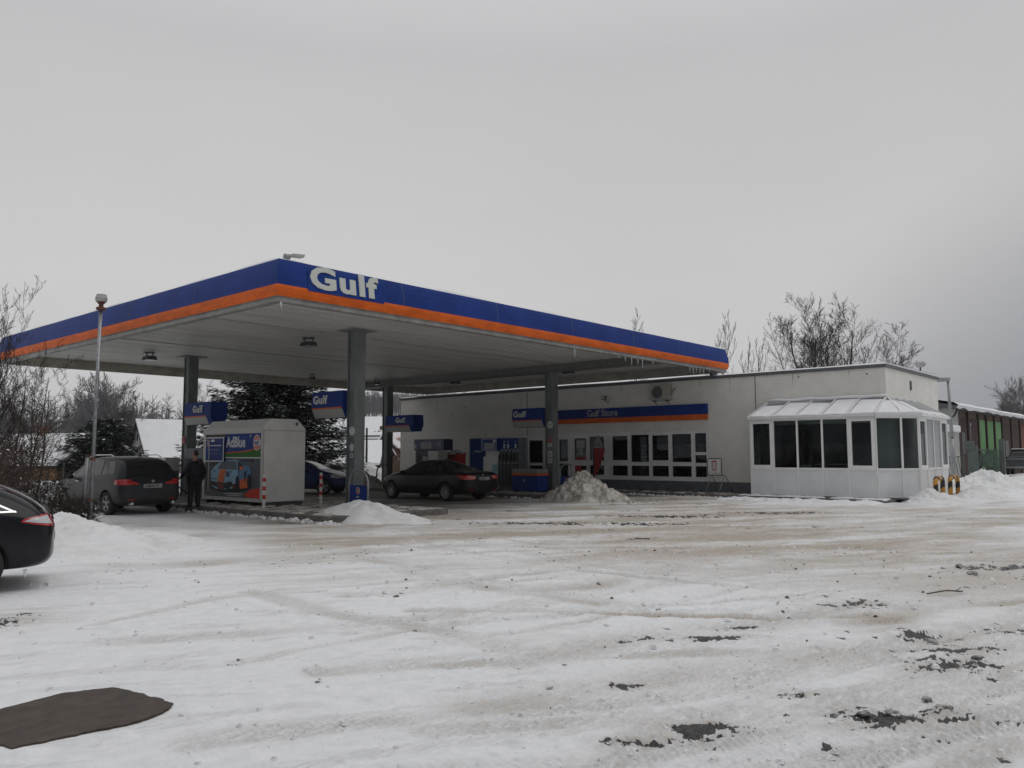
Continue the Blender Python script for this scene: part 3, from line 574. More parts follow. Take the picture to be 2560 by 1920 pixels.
# posters and notices behind the door glass
def poster(y0, y1, z0, z1, m, label, cat='poster', x=SX + .034):
    o = MB().box(x, x + .003, y0, y1, z0, z1).build('poster', m); centre(o); tag(o, label, cat, 'papers stuck to the shop door'); return o
pw = mat('paper_white', (.48, .48, .47), .6, var=.2, scale=20); prd = mat('paper_red', (.42, .04, .035), .6, var=.3, scale=20)
poster(22.18, 22.66, 1.92, 2.28, pw, 'large white paper high on the left shop door leaf'); poster(22.28, 22.5, 1.66, 1.90, pw, 'small white paper under the large one on the door')
poster(22.12, 22.74, 1.38, 1.52, prd, 'red strip notice low on the left shop door leaf'); p1 = poster(22.36, 22.77, .86, 1.12, prd, 'red framed notice in the lowest door pane')
poster(21.14, 21.38, 1.52, 1.78, pw, 'small pale notice right of the pennant flag'); 
# long store sign
ss = thing('store_sign', 'long blue and orange shop sign board above the windows', 'sign', (30.1, 19.8, 3.0))
MB().box(30.06, 30.19, 15.9, 24.3, 3.27, 3.70).build('sign_panel', M['blue'], ss); MB().box(30.055, 30.19, 15.9, 24.3, 3.05, 3.268).build('orange_band', M['orange'], ss)
text('lettering', 'Gulf Store', .43, FX, mat('store_letter', (.33, .33, .33), .5), ss, .008, .006, (30.05, 21.92, 3.35), sx=.93)
ac = thing('air_conditioner', 'cream air conditioning unit on brackets above the shop sign', 'air conditioner', (29.95, 18.0, 3.85))
MB().box(29.84, 30.12, 17.52, 18.46, 3.93, 4.58).build('casing', mat('ac_cream', (.40, .38, .33), .5, var=.08), ac, bevel=.015)
gr_ = MB(); [gr_.tube([(29.835, 18.08 + r_ * math.cos(a), 4.26 + r_ * math.sin(a)) for a in np.linspace(0, 2 * PI, 21)], .005, 4) for r_ in (.07, .12, .17, .22, .26)]
gr_.build('fan_grille', M['steel'], ac); disc('fan_recess', (29.838, 18.08, 4.26), .26, M['plinth'], ac, n=24, t=.002)
for y in (17.7, 18.3): MB().bar((29.85, y, 3.90), (30.2, y, 3.90), .03, .04).bar((29.95, y, 3.89), (30.2, y, 3.74), .02, .02).build('bracket', M['steel'], ac)
MB().tube([(29.95, 17.5, 4.15), (29.95, 17.40, 4.2), (30.0, 17.38, 4.35), (30.19, 17.38, 4.4)], .025, 7).build('pipe', M['lipg'], ac)
wf = thing('wall_floodlight', 'small black floodlight on the wall above the shop sign', 'floodlight', (30.1, 20.86, 4.0))
MB().box(29.88, 29.98, 20.78, 21.02, 4.08, 4.25).build('housing', M['steel'], wf, bevel=.01); MB().box(29.872, 29.878, 20.81, 20.99, 4.11, 4.22).build('lamp_glass', mat('lamp_glass2', (.5, .5, .5), .2), wf)
MB().tube([(29.96, 20.9, 4.07), (30.1, 20.84, 3.98), (30.19, 20.8, 3.98)], .02, 6).build('bracket', M['steel'], wf)
gl = thing('roof_lamp', 'round headed lamp on a short post on the flat shop roof corner', 'lamp', (36.3, 9.4, 4.8))
MB().cyl((36.3, 9.4, 4.8), (36.3, 9.4, 5.22), .035).build('post', M['steel'], gl); MB().cyl((36.3, 9.55, 5.33), (36.3, 9.28, 5.33), .13, .13, 16).cyl((36.3, 9.28, 5.33), (36.3, 9.18, 5.33), .13, .06, 16).build('lamp_head', mat('lamp_head_grey', (.4, .4, .4), .4), gl, smooth=True)
sc_ = MB().prism([(29.95, 5.0), (30.35, 5.0), (30.35, 4.83), (30.1, 4.83)], 'y', 15.62, 15.72).build('canopy_bracket', M['steel'], can)
# ------------------------------------------------------------------ glazed porch round the building corner
po = thing('glazed_porch', 'white framed glazed porch with sloping snowy roof wrapping the shop corner', 'conservatory', (30, 10, 0))
Q0, Q1, Q2, Q3, Q4 = (29.12, 13.6), (29.12, 9.06), (29.82, 8.43), (30.32, 8.02), (34.1, 8.02)
def facet(p, q, n, sash=(), opaque=(), first=False):
    p = Vector((*p, 0)); q = Vector((*q, 0)); d = (q - p).normalized(); nrm = Vector((d.y, -d.x, 0)); L_ = (q - p).length
    if nrm.dot(Vector((31.5, 11, 0)) - p) > 0: nrm = -nrm
    fr = MB(); Z0, ZS, ZE = .14, 1.12, 2.93
    def slab(mb, a, b_, z0, z1, o0, o1):
        A = p + d * a; B = p + d * b_
        mb.add([A + nrm * o0 + Vector((0, 0, z0)), B + nrm * o0 + Vector((0, 0, z0)), B + nrm * o1 + Vector((0, 0, z0)), A + nrm * o1 + Vector((0, 0, z0)),
                A + nrm * o0 + Vector((0, 0, z1)), B + nrm * o0 + Vector((0, 0, z1)), B + nrm * o1 + Vector((0, 0, z1)), A + nrm * o1 + Vector((0, 0, z1))],
               [(3, 2, 1, 0), (4, 5, 6, 7), (0, 1, 5, 4), (1, 2, 6, 5), (2, 3, 7, 6), (3, 0, 4, 7)])
    w = L_ / n
    for i in range(n + 1): slab(fr, max(0, i * w - .035), min(L_, i * w + .035), Z0, ZE, -.03, .03)
    for i in range(n):
        a, b_ = i * w + .035, (i + 1) * w - .035
        slab(fr, a, b_, ZS - .05, ZS + .02, -.035, .04); slab(fr, a, b_, ZE - .07, ZE, -.03, .026); slab(fr, a, b_, Z0, Z0 + .05, -.03, .02)
    slab(fr, 0, L_, ZE, ZE + .05, -.05, .06)
    fo = fr.build('frame', M['upvc'], po)
    for i in range(n):
        a, b_ = i * w + .035, (i + 1) * w - .035
        lp = MB(); slab(lp, a, b_, Z0 + .05, ZS - .05, -.01, .012); lp.build('lower_panel', mat('porch_panel', (.72, .73, .725), .4, var=.08, scale=1.3), po)
        g_ = MB()
        if i in sash:
            s_ = MB(); m_ = .09
            slab(s_, a, a + m_, ZS + .02, ZE - .07, -.03, .045); slab(s_, b_ - m_, b_, ZS + .02, ZE - .07, -.03, .045); slab(s_, a + m_, b_ - m_, ZS + .02, ZS + .11, -.03, .045); slab(s_, a + m_, b_ - m_, ZE - .16, ZE - .07, -.03, .045)
            s_.build('sash', M['upvc'], po); slab(g_, a + m_, b_ - m_, ZS + .11, ZE - .16, -.004, .002)
        else: slab(g_, a, b_, ZS + .02, ZE - .07, -.004, .002)
        g_.build('pane', mat('frosted_panel', (.26, .275, .28), .25) if i in opaque else WG, po)
facet((30.18, 13.6), Q0, 1); facet(Q0, Q1, 5, sash=(0, 4)); facet(Q1, Q2, 1); facet(Q2, Q3, 1); facet(Q3, Q4, 4, sash=(0, 3), opaque=(1, 2)); facet(Q4, (34.1, 8.95), 1)
AP = Vector((30.18, 8.95, 3.63)); EZ = 2.985
eav = [Vector((29.02, 13.64, EZ)), Vector((29.02, 9.02, EZ)), Vector((29.75, 8.34, EZ)), Vector((30.26, 7.92, EZ)), Vector((34.2, 7.92, EZ))]
top = [Vector((30.18, 13.3, 3.60)), AP, AP, AP, Vector((33.6, 8.95, 3.62))]
sn = MB(); raf = MB(); rg = MB()
ns_ = [5, 1, 1, 4]
for i in range(4):
    e0_, e1_, t0_, t1_ = eav[i], eav[i + 1], top[i], top[i + 1]; n = ns_[i]
    for k in range(n):
        a0, a1 = e0_.lerp(e1_, k / n), e0_.lerp(e1_, (k + 1) / n); b0, b1 = t0_.lerp(t1_, k / n), t0_.lerp(t1_, (k + 1) / n)
        z_ = Vector((0, 0, .02)); rg.quad(a0, a1, b1, b0)
        gap = (.24, .08, .16, .05, .10)[k % 5] + (.02 if i == 0 else 0); top_c = .97 - gap
        A, B = a0.lerp(a1, .07), a0.lerp(a1, .93); Cc, D = b0.lerp(b1, .93), b0.lerp(b1, .07)
        C2, D2 = B.lerp(Cc, top_c - .04 * ((k * 7) % 3)), A.lerp(D, top_c)
        h = Vector((0, 0, .05)); A2, B2 = A.lerp(D, .01), B.lerp(Cc, .01)
        if i == 3 and k > 0: A2 = A.lerp(D, .0); C2 = B.lerp(Cc, .25); D2 = A.lerp(D, .28)
        vs = [A2 + z_, B2 + z_, C2 + z_, D2 + z_, A2 + z_ + h, B2 + z_ + h, C2 + z_ + h * .7, D2 + z_ + h * .7]
        sn.add(vs, [(4, 5, 6, 7), (0, 1, 5, 4), (1, 2, 6, 5), (2, 3, 7, 6), (3, 0, 4, 7)])
    for k in range(n + 1):
        if k == n and i < 3: continue
        a0, b0 = e0_.lerp(e1_, k / n), t0_.lerp(t1_, k / n); raf.bar(a0 + Vector((0, 0, .03)), b0 + Vector((0, 0, .03)), .06, .07)
    d_ = (e1_ - e0_); raf.bar(e0_ - Vector((0, 0, .01)), e1_ - Vector((0, 0, .01)), .09, .06)
raf.bar(top[0] + Vector((-.03, 0, .02)), AP + Vector((-.03, 0, .02)), .06, .09); raf.bar(AP + Vector((0, -.03, .02)), top[4] + Vector((0, -.03, .02)), .06, .09)
rg.build('roof_glass', mat('roof_pane', (.30, .31, .32), .25), po, fix=False); raf.build('roof_bar', M['upvc'], po); sn.build('roof_snow', M['snow'], po, bevel=.015)
# snow rolls along ridge and eaves
sr = MB(); pts = [Vector((30.12, 13.3 - .4 * k, 3.68 + .02 * math.sin(k * 1.9))) for k in range(11)] + [Vector((30.1, 8.93, 3.68))]
sr.tube(pts, [.05 + .02 * abs(math.sin(k * 1.3)) for k in range(len(pts))], 8)
pts = [Vector((29.0, 13.5 - .35 * k, 3.03 + .012 * math.sin(k * 2.3))) for k in range(13)] + [Vector((29.02, 8.99, 3.04)), Vector((29.4, 8.62, 3.04)), Vector((29.75, 8.31, 3.05)), Vector((30.0, 8.1, 3.06)), Vector((30.26, 7.9, 3.05)), Vector((30.8, 7.9, 3.03))]
sr.tube(pts, [.03 + .012 * abs(math.sin(k * 1.7)) for k in range(13)] + [.04, .055, .06, .07, .06, .02], 8)
sr.build('snow_roll', M['snow'], po, smooth=True)
# curtain, table and things behind the porch glass
cb = MB(); n = 30
for k in range(n):
    ya, yb = 12.95 + .62 * k / n, 12.95 + .62 * (k + 1) / n; cb.quad((29.36 + .03 * math.sin(k * 1.1), ya, 1.15), (29.36 + .03 * math.sin((k + 1) * 1.1), yb, 1.15), (29.36 + .03 * math.sin((k + 1) * 1.1), yb, 2.85), (29.36 + .03 * math.sin(k * 1.1), ya, 2.85))
co_ = cb.build('curtain', mat('curtain_green', (.16, .20, .17), .8, var=.2, scale=6), smooth=True); centre(co_); tag(co_, 'grey green curtain behind the leftmost porch pane', 'curtain')
tb = thing('table', 'pale table behind the porch glass', 'table', (29.7, 10.6, .14)); MB().box(29.4, 29.95, 9.9, 11.3, 1.24, 1.28).build('table_top', mat('table_pale', (.35, .35, .33), .5), tb)
for x in (29.45, 29.9):
    for y in (9.95, 11.25): MB().bar((x, y, .14), (x, y, 1.24), .04, .04).build('leg', M['steel'], tb)
bx_ = MB().box(29.5, 29.72, 11.5, 11.85, 1.1, 1.24).build('box', pw, bevel=.005); centre(bx_); tag(bx_, 'pale box behind the middle porch panes', 'box')
bt = MB().cyl((29.6, 11.0, 1.281), (29.6, 11.0, 1.42), .035, .03).cyl((29.6, 11.0, 1.42), (29.6, 11.0, 1.48), .012).build('bottle', pw); centre(bt); tag(bt, 'small pale bottle on the table behind the porch glass', 'bottle')
MB().box(29.3, 34.0, 8.2, 8.9, .10, .14).box(29.2, 30.2, 8.9, 13.5, .10, .14).build('floor', M['plinth'], po)
for y in (12.4, ): pass
# shelves in the shop
for k, (y, mm) in enumerate(((17.2, M['plinth']), (19.4, mat('shelf_goods', (.12, .10, .09), .6, var=.7, scale=9)))):
    s_ = thing('store_shelf', ['dark shelf inside the shop behind the right windows', 'shelf with goods inside the shop behind the middle windows'][k], 'shelf', (32.2, y, .12), 'shelves in the shop')
    for z in (.5, 1.0, 1.5, 2.0): MB().box(31.9, 32.3, y - .8, y + .8, z, z + .04).build('shelf_board', M['galv'], s_)
    MB().box(32.3, 32.34, y - .8, y + .8, .12, 2.1).build('back_panel', mm, s_); MB().box(31.95, 32.25, y - .7, y + .7, 1.04, 1.3).box(31.95, 32.25, y - .5, y + .7, .54, .85).box(31.95, 32.25, y - .7, y + .3, 1.54, 1.8).build('goods', mat('goods', (.2, .1, .08), .5, var=.9, scale=8), s_)
# ------------------------------------------------------------------ pump islands and pavement
def island(name, x0, x1, y0, y1, z, r, label):
    pts = []
    for cx, cy, a0 in ((x1 - r, y1 - r, 0), (x0 + r, y1 - r, 90), (x0 + r, y0 + r, 180), (x1 - r, y0 + r, 270)):
        pts += [(cx + r * math.cos(math.radians(a0 + k * 15)), cy + r * math.sin(math.radians(a0 + k * 15))) for k in range(7)]
    o = MB().prism(pts, 'z', -.1, z).build(name, M['kerb'], bevel=.02); tag(o, label, None, None, 'structure'); return o
island('pump_island', 11.95, 16.1, 16.3, 32.0, .15, .5, 'kerbed concrete pump island under the front pillars')
island('pump_island', 23.4, 27.3, 18.3, 32.2, .15, .5, 'kerbed concrete pump island near the shop')
island('pavement', 28.5, 36.6, 8.55, 35.6, .10, .3, 'low pavement strip along the shop front')
def rough_sheet(name, x0, x1, y0, y1, z, nx, ny, seed, m, amp=.03, edge=.25, label=None, cut=.0):
    X, Y = np.meshgrid(np.linspace(x0, x1, nx), np.linspace(y0, y1, ny)); d = np.minimum(np.minimum(X - x0, x1 - X), np.minimum(Y - y0, y1 - Y))
    h = fbm(X * 2.3, Y * 2.3, 4, seed) - cut; Z = z - .03 + (.03 + amp * np.clip(h + .35, 0, 2)) * sst(0, edge, d) * sst(-.12, .08, h)
    b = MB(); vs = [(float(a), float(c), float(e)) for a, c, e in zip(X.ravel(), Y.ravel(), Z.ravel())]
    b.add(vs, [(j * nx + i, j * nx + i + 1, (j + 1) * nx + i + 1, (j + 1) * nx + i) for j in range(ny - 1) for i in range(nx - 1)])
    o = b.build(name, m, smooth=True, fix=False); centre(o); tag(o, label, 'snow', None, 'stuff'); return o
dirty = mat('dirty_snow', (.56, .53, .49), .75, col2=(.25, .22, .19), scale=3.5, bump=.03, bscale=12, thr=(.3, .6))
rough_sheet('thin_snow', 12.0, 16.0, 16.5, 24.5, .15, 60, 110, 41, dirty, .035, .1, 'thin trodden snow on the front pump island', -.05)
rough_sheet('thin_snow', 23.5, 27.2, 18.4, 30, .15, 40, 80, 42, dirty, .03, .1, 'patchy grey snow on the rear pump island', .05)
rough_sheet('thin_snow', 28.52, 29.1, 8.6, 13.9, .10, 20, 120, 43, M['snow'], .05, .05, 'strip of snow on the pavement at the foot of the porch', -.25)
rough_sheet('thin_snow', 28.55, 30.1, 14.2, 24, .10, 30, 120, 44, dirty, .03, .06, 'patchy snow on the pavement below the shop windows', .12)
# snow shoved against the kerbs
def heap(cx, cy, rx, ry, h, rot, seed, m, label, lump=.18, cat='snow pile', name='snow_pile', lobes=(), pw=1.0, z0=-.02, n=(90, 46), fine=.05):
    A = np.linspace(0, 2 * PI, n[0], endpoint=False); R_ = np.linspace(0, 1, n[1]); AA, RR2 = np.meshgrid(A, R_)
    edge = 1 + .22 * fbm(np.cos(AA) * 1.6 + seed, np.sin(AA) * 1.6, 3, seed); u = RR2 * np.cos(AA) * edge; v = RR2 * np.sin(AA) * edge
    prof = (1 - RR2 ** 1.25) ** pw
    X = u * rx; Y = v * ry
    Z = h * prof * (1 + lump * fbm(X * 1.3 + 7 * seed, Y * 1.3, 3, seed) * 1.5) + fine * fbm(X * 4.5, Y * 4.5, 4, seed + 3, .6) * sst(0, .15, 1 - RR2)
    for lx, ly, lr, lh in lobes: Z = Z + lh * np.exp(-((X - lx) ** 2 + (Y - ly) ** 2) / lr ** 2) * sst(0, .2, 1 - RR2)
    Z = np.where(RR2 > .999, -.06, Z)
    c, s = math.cos(rot), math.sin(rot); WX = X * c - Y * s; WY = X * s + Y * c
    b = MB(); vs = [(float(a), float(q), float(e)) for a, q, e in zip(WX.ravel(), WY.ravel(), Z.ravel())]; na = n[0]
    b.add(vs, [(j * na + i, j * na + (i + 1) % na, (j + 1) * na + (i + 1) % na, (j + 1) * na + i) for j in range(n[1] - 1) for i in range(na)])
    o = b.build(name, m, smooth=True, fix=False); o.location = (cx, cy, z0); tag(o, label, cat, 'heaps of cleared snow'); return o
bank = mat('bank_snow', (.74, .745, .755), .75, col2=(.60, .585, .56), scale=1.6, bump=.03, bscale=14, thr=(.25, .55))
heap(13.2, 16.75, 1.15, 2.35, .36, 0, 51, bank, 'clean white snow pile at the foot of the front pillar', lobes=((.1, .1, .8, .14), (.35, 1.3, .5, .10)))
chunky = mat('chunky_dirty_snow', (.62, .59, .54), .75, col2=(.27, .24, .20), scale=2.8, bump=.05, bscale=9, thr=(.36, .6))
heap(23.7, 17.55, 1.2, 1.8, .90, 0, 52, chunky, 'tall dirty lumpy snow pile in front of the shop door pillar', lump=.22, fine=.15, lobes=((0, .1, .6, .12),), n=(160, 90), pw=1.05)
heap(6.25, 16.9, 1.5, 3.4, .42, -.12, 53, bank, 'long snow bank between the black estate car and the lamp pole', lobes=((-.3, .6, .9, .14), (.2, 2.4, .7, .12), (.3, -1.5, .8, .06)), n=(140, 60))
heap(7.3, 16.0, 1.0, 2.5, .16, -.1, 54, bank, 'low skirt of snow in front of the lamp pole', fine=.07)
heap(6.8, 22.3, 2.2, 2.8, .5, .1, 55, bank, 'snow mound under the leafy hedge', lump=.4, fine=.10)
heap(30.1, 7.55, 1.8, 1.1, .34, .2, 56, bank, 'snow pile against the porch corner', lobes=((-.5, .1, .4, .2), (.9, .1, .5, .1)), fine=.09)
heap(33.6, 7.0, 3.6, 1.0, .42, .1, 57, bank, 'low snow ridge under the striped hoop barriers', fine=.1, lobes=((1.5, .2, 1, .12),))
heap(42.5, 8.5, 6.0, 1.9, .58, .05, 58, bank, 'broad snow bank around the street lamp foot', fine=.16, lump=.5, lobes=((1.5, .3, 1.6, .25),))
heap(51.0, 7.9, 6.0, 2.2, .45, 0, 59, bank, 'snow bank in front of the metal gate', fine=.14, lump=.5)
heap(24.1, 30.9, 1.6, 1.5, .9, .3, 60, dirty, 'grey snow pile on the island beyond the black saloon', fine=.14, lump=.4)
heap(21.6, 37.0, 9.0, 2.6, .95, .15, 61, bank, 'long far snow bank behind the blue hatchback', fine=.12, lump=.4)
heap(29.6, 37.6, 3.0, 1.6, 1.3, .1, 62, bank, 'high snow bank beyond the left end of the shop', fine=.12)
heap(9.6, 31.5, 2.6, 3.6, .75, .1, 63, bank, 'snow bank left of the nose of the grey people carrier', fine=.12, lump=.5)
rnd.seed(12)
def crumbs(x0, x1, y0, y1, n, rmin, rmax, z, seed, m, label):
    rs = random.Random(seed); b = MB()
    for _ in range(n):
        x, y, r = rs.uniform(x0, x1), rs.uniform(y0, y1), rmin + (rmax - rmin) * rs.random() ** 2.5; nn = 6
        vs = [(x + r * rs.uniform(.6, 1.1) * math.cos(2 * PI * k / nn), y + r * rs.uniform(.6, 1.1) * math.sin(2 * PI * k / nn), z - .01) for k in range(nn)]
        vs += [(x + r * .6 * math.cos(2 * PI * k / nn + .3), y + r * .6 * math.sin(2 * PI * k / nn + .3), z + r * rs.uniform(.4, .9)) for k in range(nn)]
        b.add(vs, [(k, (k + 1) % nn, (k + 1) % nn + nn, k + nn) for k in range(nn)] + [tuple(range(nn, 2 * nn))])
    o = b.build('snow_crumbs', m, smooth=False, fix=False); tag(o, label, 'snow crumbs', None, 'stuff'); return o
crumbs(11.55, 11.95, 15.8, 24.5, 240, .02, .10, 0, 71, bank, 'crumbs of snow along the front kerb'); crumbs(28.0, 28.5, 8.6, 24, 300, .02, .09, 0, 72, bank, 'crumbs of snow along the shop pavement kerb')
crumbs(22.9, 23.4, 18.2, 22.5, 60, .02, .09, 0, 73, bank, 'crumbs of snow along the rear island kerb'); crumbs(21.8, 25.4, 14.7, 16.0, 120, .02, .10, 0, 74, chunky, 'crumbs of dirty snow around the tall pile')
rough_sheet('thin_snow', 26.9, 28.52, 8.4, 14.2, .0, 50, 140, 45, M['snow'], .09, .4, 'loose snow ploughed along the porch pavement', -.35)
# ------------------------------------------------------------------ clods, stones, twig and the bare paving slab marks
stone = mat('dark_clod', (.06, .055, .05), .8, col2=(.33, .32, .31), scale=16, bump=.01, bscale=40, thr=(.45, .62))
def rv_(rs): return Vector((rs.gauss(0, 1), rs.gauss(0, 1), rs.gauss(0, 1))).normalized()
def clod(x, y, r, seed, label, flat=.6):
    bm = bmesh.new(); bmesh.ops.create_icosphere(bm, subdivisions=3, radius=r * .8); rs_ = random.Random(seed)
    for _ in range(11):                                   # broken faces
        n0 = rv_(rs_); dd = r * rs_.uniform(.25, .62)
        for v in bm.verts:
            q = v.co.dot(n0) - dd
            if q > 0: v.co -= n0 * q * .95
    for v in bm.verts:
        n_ = float(fbm(v.co.x * 3 / r + seed, v.co.y * 3 / r + v.co.z / r * 2.3, 3, seed)); v.co *= 1 + .30 * n_; v.co.x *= 1.25; v.co.z = v.co.z * flat
    me_ = bpy.data.meshes.new('snow_clod'); bm.to_mesh(me_); bm.free(); me_.materials.append(stone); o = bpy.data.objects.new('snow_clod', me_); C.objects.link(o)
    o.rotation_euler = (0, 0, seed * 1.7); o.location = (x, y, r * .16); tag(o, label, 'clod', 'dark frozen clods on the snow')
CL = [(8.62, 6.13, .055, 'round clod alone on the white snow in the middle'), (6.29, 7.35, .05, 'small grey clod left of the middle of the lot'), (7.55, 4.62, .055, 'dark angular clod on the tyre rut'),
      (13.15, 2.98, .13, 'largest dark clod at the right edge ruts'), (12.6, 2.72, .09, 'dark clod in front of the largest one'), (5.45, 1.83, .07, 'black clod in the lower right cluster'), (5.6, 1.72, .055, 'black clod right in the lower cluster'),
      (5.3, 1.95, .05, 'black clod left in the lower cluster'), (5.92, 1.48, .06, 'dark clod by the lower right corner'), (6.05, 1.62, .05, 'small dark clod above the corner one'), (7.9, 2.05, .06, 'dark clod by the long bare patch'),
      (7.5, 1.62, .06, 'dark clod on the right tail of the bare patch'), (4.95, 3.42, .04, 'brown clod between the lower ruts'), (5.15, 4.0, .035, 'tiny clod above the brown one'), (4.6, 3.7, .03, 'flat clod at the left rut end'), (6.95, 3.2, .035, 'tiny clod beside the dark patches')]
for i, (x, y, r, lb) in enumerate(CL): clod(x, y, r, 80 + i, lb)
bark0 = mat('twig_brown', (.05, .038, .03), .8); tw = MB(); tw.tube([(10.35, 2.72, .03), (10.6, 2.58, .05), (10.8, 2.45, .03)], .008, 5).tube([(10.6, 2.58, .05), (10.55, 2.42, .06)], .005, 5).tube([(10.7, 2.5, .04), (10.95, 2.5, .05)], .004, 5)
o = tw.build('twig', bark0); centre(o); tag(o, 'forked dark twig lying on the snow at the right', 'twig')
def scatter(n, seed, m, label, dark):
    rs = np.random.RandomState(seed); th_ = np.radians(rs.uniform(3, 80, n * 3)); r_q = 2.6 + 13 * rs.rand(n * 3) ** 1.4; x = r_q * np.cos(th_); y = r_q * np.sin(th_)
    z_, d1, b1_, g1_, p1_ = ground_fn(x, y); wt = (np.clip(d1 - .25, 0, 1) * 1.2 + 1.3 * b1_ + .02) if dark else (.25 + p1_ + b1_); keep = rs.rand(n * 3) < np.clip(wt * .8, 0, 1); keep &= (~in_poly(x, y, PL)) & (seg_dist(x, y, PL + [PL[0]]) > .09); x, y, z_ = x[keep][:n], y[keep][:n], z_[keep][:n]; b = MB()
    for i in range(len(x)):
        r = (.004 + (.014 if dark else .026) * rs.rand() ** 4) * (1 + .05 * math.hypot(x[i], y[i])); a0 = rs.rand() * 6.28; vs = []
        for k in range(5): a = a0 + k * 1.2566 + rs.uniform(-.25, .25); vs.append((x[i] + r * math.cos(a) * rs.uniform(.7, 1.3), y[i] + r * math.sin(a) * rs.uniform(.7, 1.3), z_[i] - .004))
        for k in range(5): a = a0 + k * 1.2566 + .4; vs.append((x[i] + r * .55 * math.cos(a), y[i] + r * .55 * math.sin(a), z_[i] + r * rs.uniform(.35, .8)))
        b.add(vs, [(k, (k + 1) % 5, (k + 1) % 5 + 5, k + 5) for k in range(5)] + [(5, 6, 7, 8, 9)])
    o = b.build('snow_crumbs', m, fix=False); tag(o, label, 'snow crumbs', None, 'stuff')
scatter(1500, 5, mat('grit_dark', (.15, .135, .12), .85, var=.6, scale=30), 'dark grit and frozen dirt crumbs strewn over the trodden snow', True); scatter(2300, 6, bank, 'loose white snow crumbs along the tyre tracks', False)
# ------------------------------------------------------------------ AdBlue container
ki = thing('fluid_container', 'cream coloured container with a race car poster and AdBlue banner', 'container', (13.7, 22.85, .15))
KX0, KX1, KY0, KY1, KZ = 13.0, 14.45, 21.15, 24.58, .27
pr = [(KX0, KZ), (KX0, 2.47), (KX0 + .26, 2.72), (KX1 - .30, 2.72), (KX1, 2.44), (KX1, KZ)]
MB().prism(pr, 'y', KY0, KY1).build('body', M['cab'], ki, bevel=.012)
f = MB(); f.box(KX0 - .05, KX0, KY0, KY1, 2.29, 2.46).box(KX0 - .03, KX0, KY0, KY0 + .07, KZ, 2.29).box(KX0 - .03, KX0, KY1 - .12, KY1, KZ, 2.29).box(KX0 - .04, KX0, KY0 + .07, KY1 - .12, KZ, .37)
f.build('front_frame', mat('container_trim', (.47, .46, .43), .5, var=.1), ki)
MB().box(KX0 + .02, KX1 - .02, KY0 - .003, KY0, 2.36, 2.375).box(KX0 + .015, KX0 + .03, KY0 - .003, KY0, KZ, 2.36).build('seam', M['lipg'], ki)
disc('vent', ((14.13), KY0 - .006, 2.58), .05, M['plinth'], ki, FY)
b = MB()
for y in np.linspace(KY0 + .1, KY1 - .1, 6): b.box(KX0 + .05, KX1 - .05, y - .06, y + .06, .15, KZ)
b.build('skid', M['steel'], ki)
PX0, PY0, PY1, PZ0, PZ1 = KX0 - .004, 21.22, 24.44, .37, 2.29
def pm(x, y, layer):
    u = (x - (100 - .03 * (y - 410))) / 935; top_ = 412 - .05 * (x - 100); bot_ = 1440 + .043 * (x - 85); v = (bot_ - y) / (bot_ - top_)
    return (PX0 - .0022 * layer, PY1 - min(max(u, 0), 1) * (PY1 - PY0), PZ0 + min(max(v, 0), 1) * (PZ1 - PZ0))
pc = [mat('print_' + n_, c_, .45, spec=.15) for n_, c_ in (('brown', (.050, .042, .040)), ('grey', (.085, .095, .105)), ('floor', (.11, .11, .115)), ('red', (.55, .06, .035)), ('sky', (.24, .42, .55)), ('windscreen', (.09, .11, .15)), ('orange', (.60, .13, .035)), ('dark', (.018, .02, .03)), ('deep_blue', (.10, .20, .34)), ('pale', (.36, .36, .37)), ('maroon', (.15, .03, .02)))]
pb = MB()
def pg(poly, m, layer): pb.add([pm(x, y, layer) for x, y in poly], [tuple(range(len(poly)))], m)
def el(cx, cy, rx, ry, m, layer, n=16): pg([(cx + rx * math.cos(2 * PI * k / n), cy + ry * math.sin(2 * PI * k / n)) for k in range(n)], m, layer)
pg([(60, 380), (560, 380), (560, 1460), (60, 1460)], 0, 0); pg([(560, 380), (1060, 340), (1060, 1500), (560, 1480)], 1, 0)
pg([(60, 1340), (560, 1330), (1060, 1290), (1060, 1500), (60, 1460)], 2, 1); pg([(740, 1420), (850, 1325), (1060, 1298), (1060, 1500), (790, 1460)], 3, 2)
pg([(390, 1392), (560, 1382), (735, 1395), (700, 1412), (420, 1408)], 9, 2); pg([(430, 1425), (640, 1418), (735, 1438), (500, 1440)], 9, 2)
pg([(180, 1285), (560, 1320), (860, 1270), (835, 1335), (560, 1385), (330, 1370), (190, 1325)], 7, 3)
pg([(185, 1020), (215, 992), (345, 985), (640, 985), (665, 1010), (655, 1120), (600, 1230), (560, 1310), (420, 1330), (290, 1330), (185, 1270)], 4, 4)
pg([(640, 840), (700, 850), (760, 915), (800, 918), (850, 950), (862, 1010), (850, 1140), (800, 1150), (670, 1190), (600, 1230), (655, 1110)], 8, 4)
pg([(680, 1170), (815, 1128), (835, 1140), (805, 1300), (675, 1318)], 6, 5); el(830, 1190, 32, 125, 7, 6); el(640, 1215, 32, 120, 7, 6)
pg([(210, 980), (330, 880), (385, 838), (640, 828), (690, 850), (640, 1000), (345, 995)], 4, 5); pg([(288, 985), (400, 852), (632, 850), (630, 995), (340, 990)], 5, 6); pg([(645, 852), (690, 862), (745, 930), (720, 960), (650, 1002)], 7, 6)
pg([(345, 990), (455, 992), (440, 1050), (405, 1205), (298, 1195), (318, 1100)], 6, 7); el(712, 965, 34, 30, 6, 7)
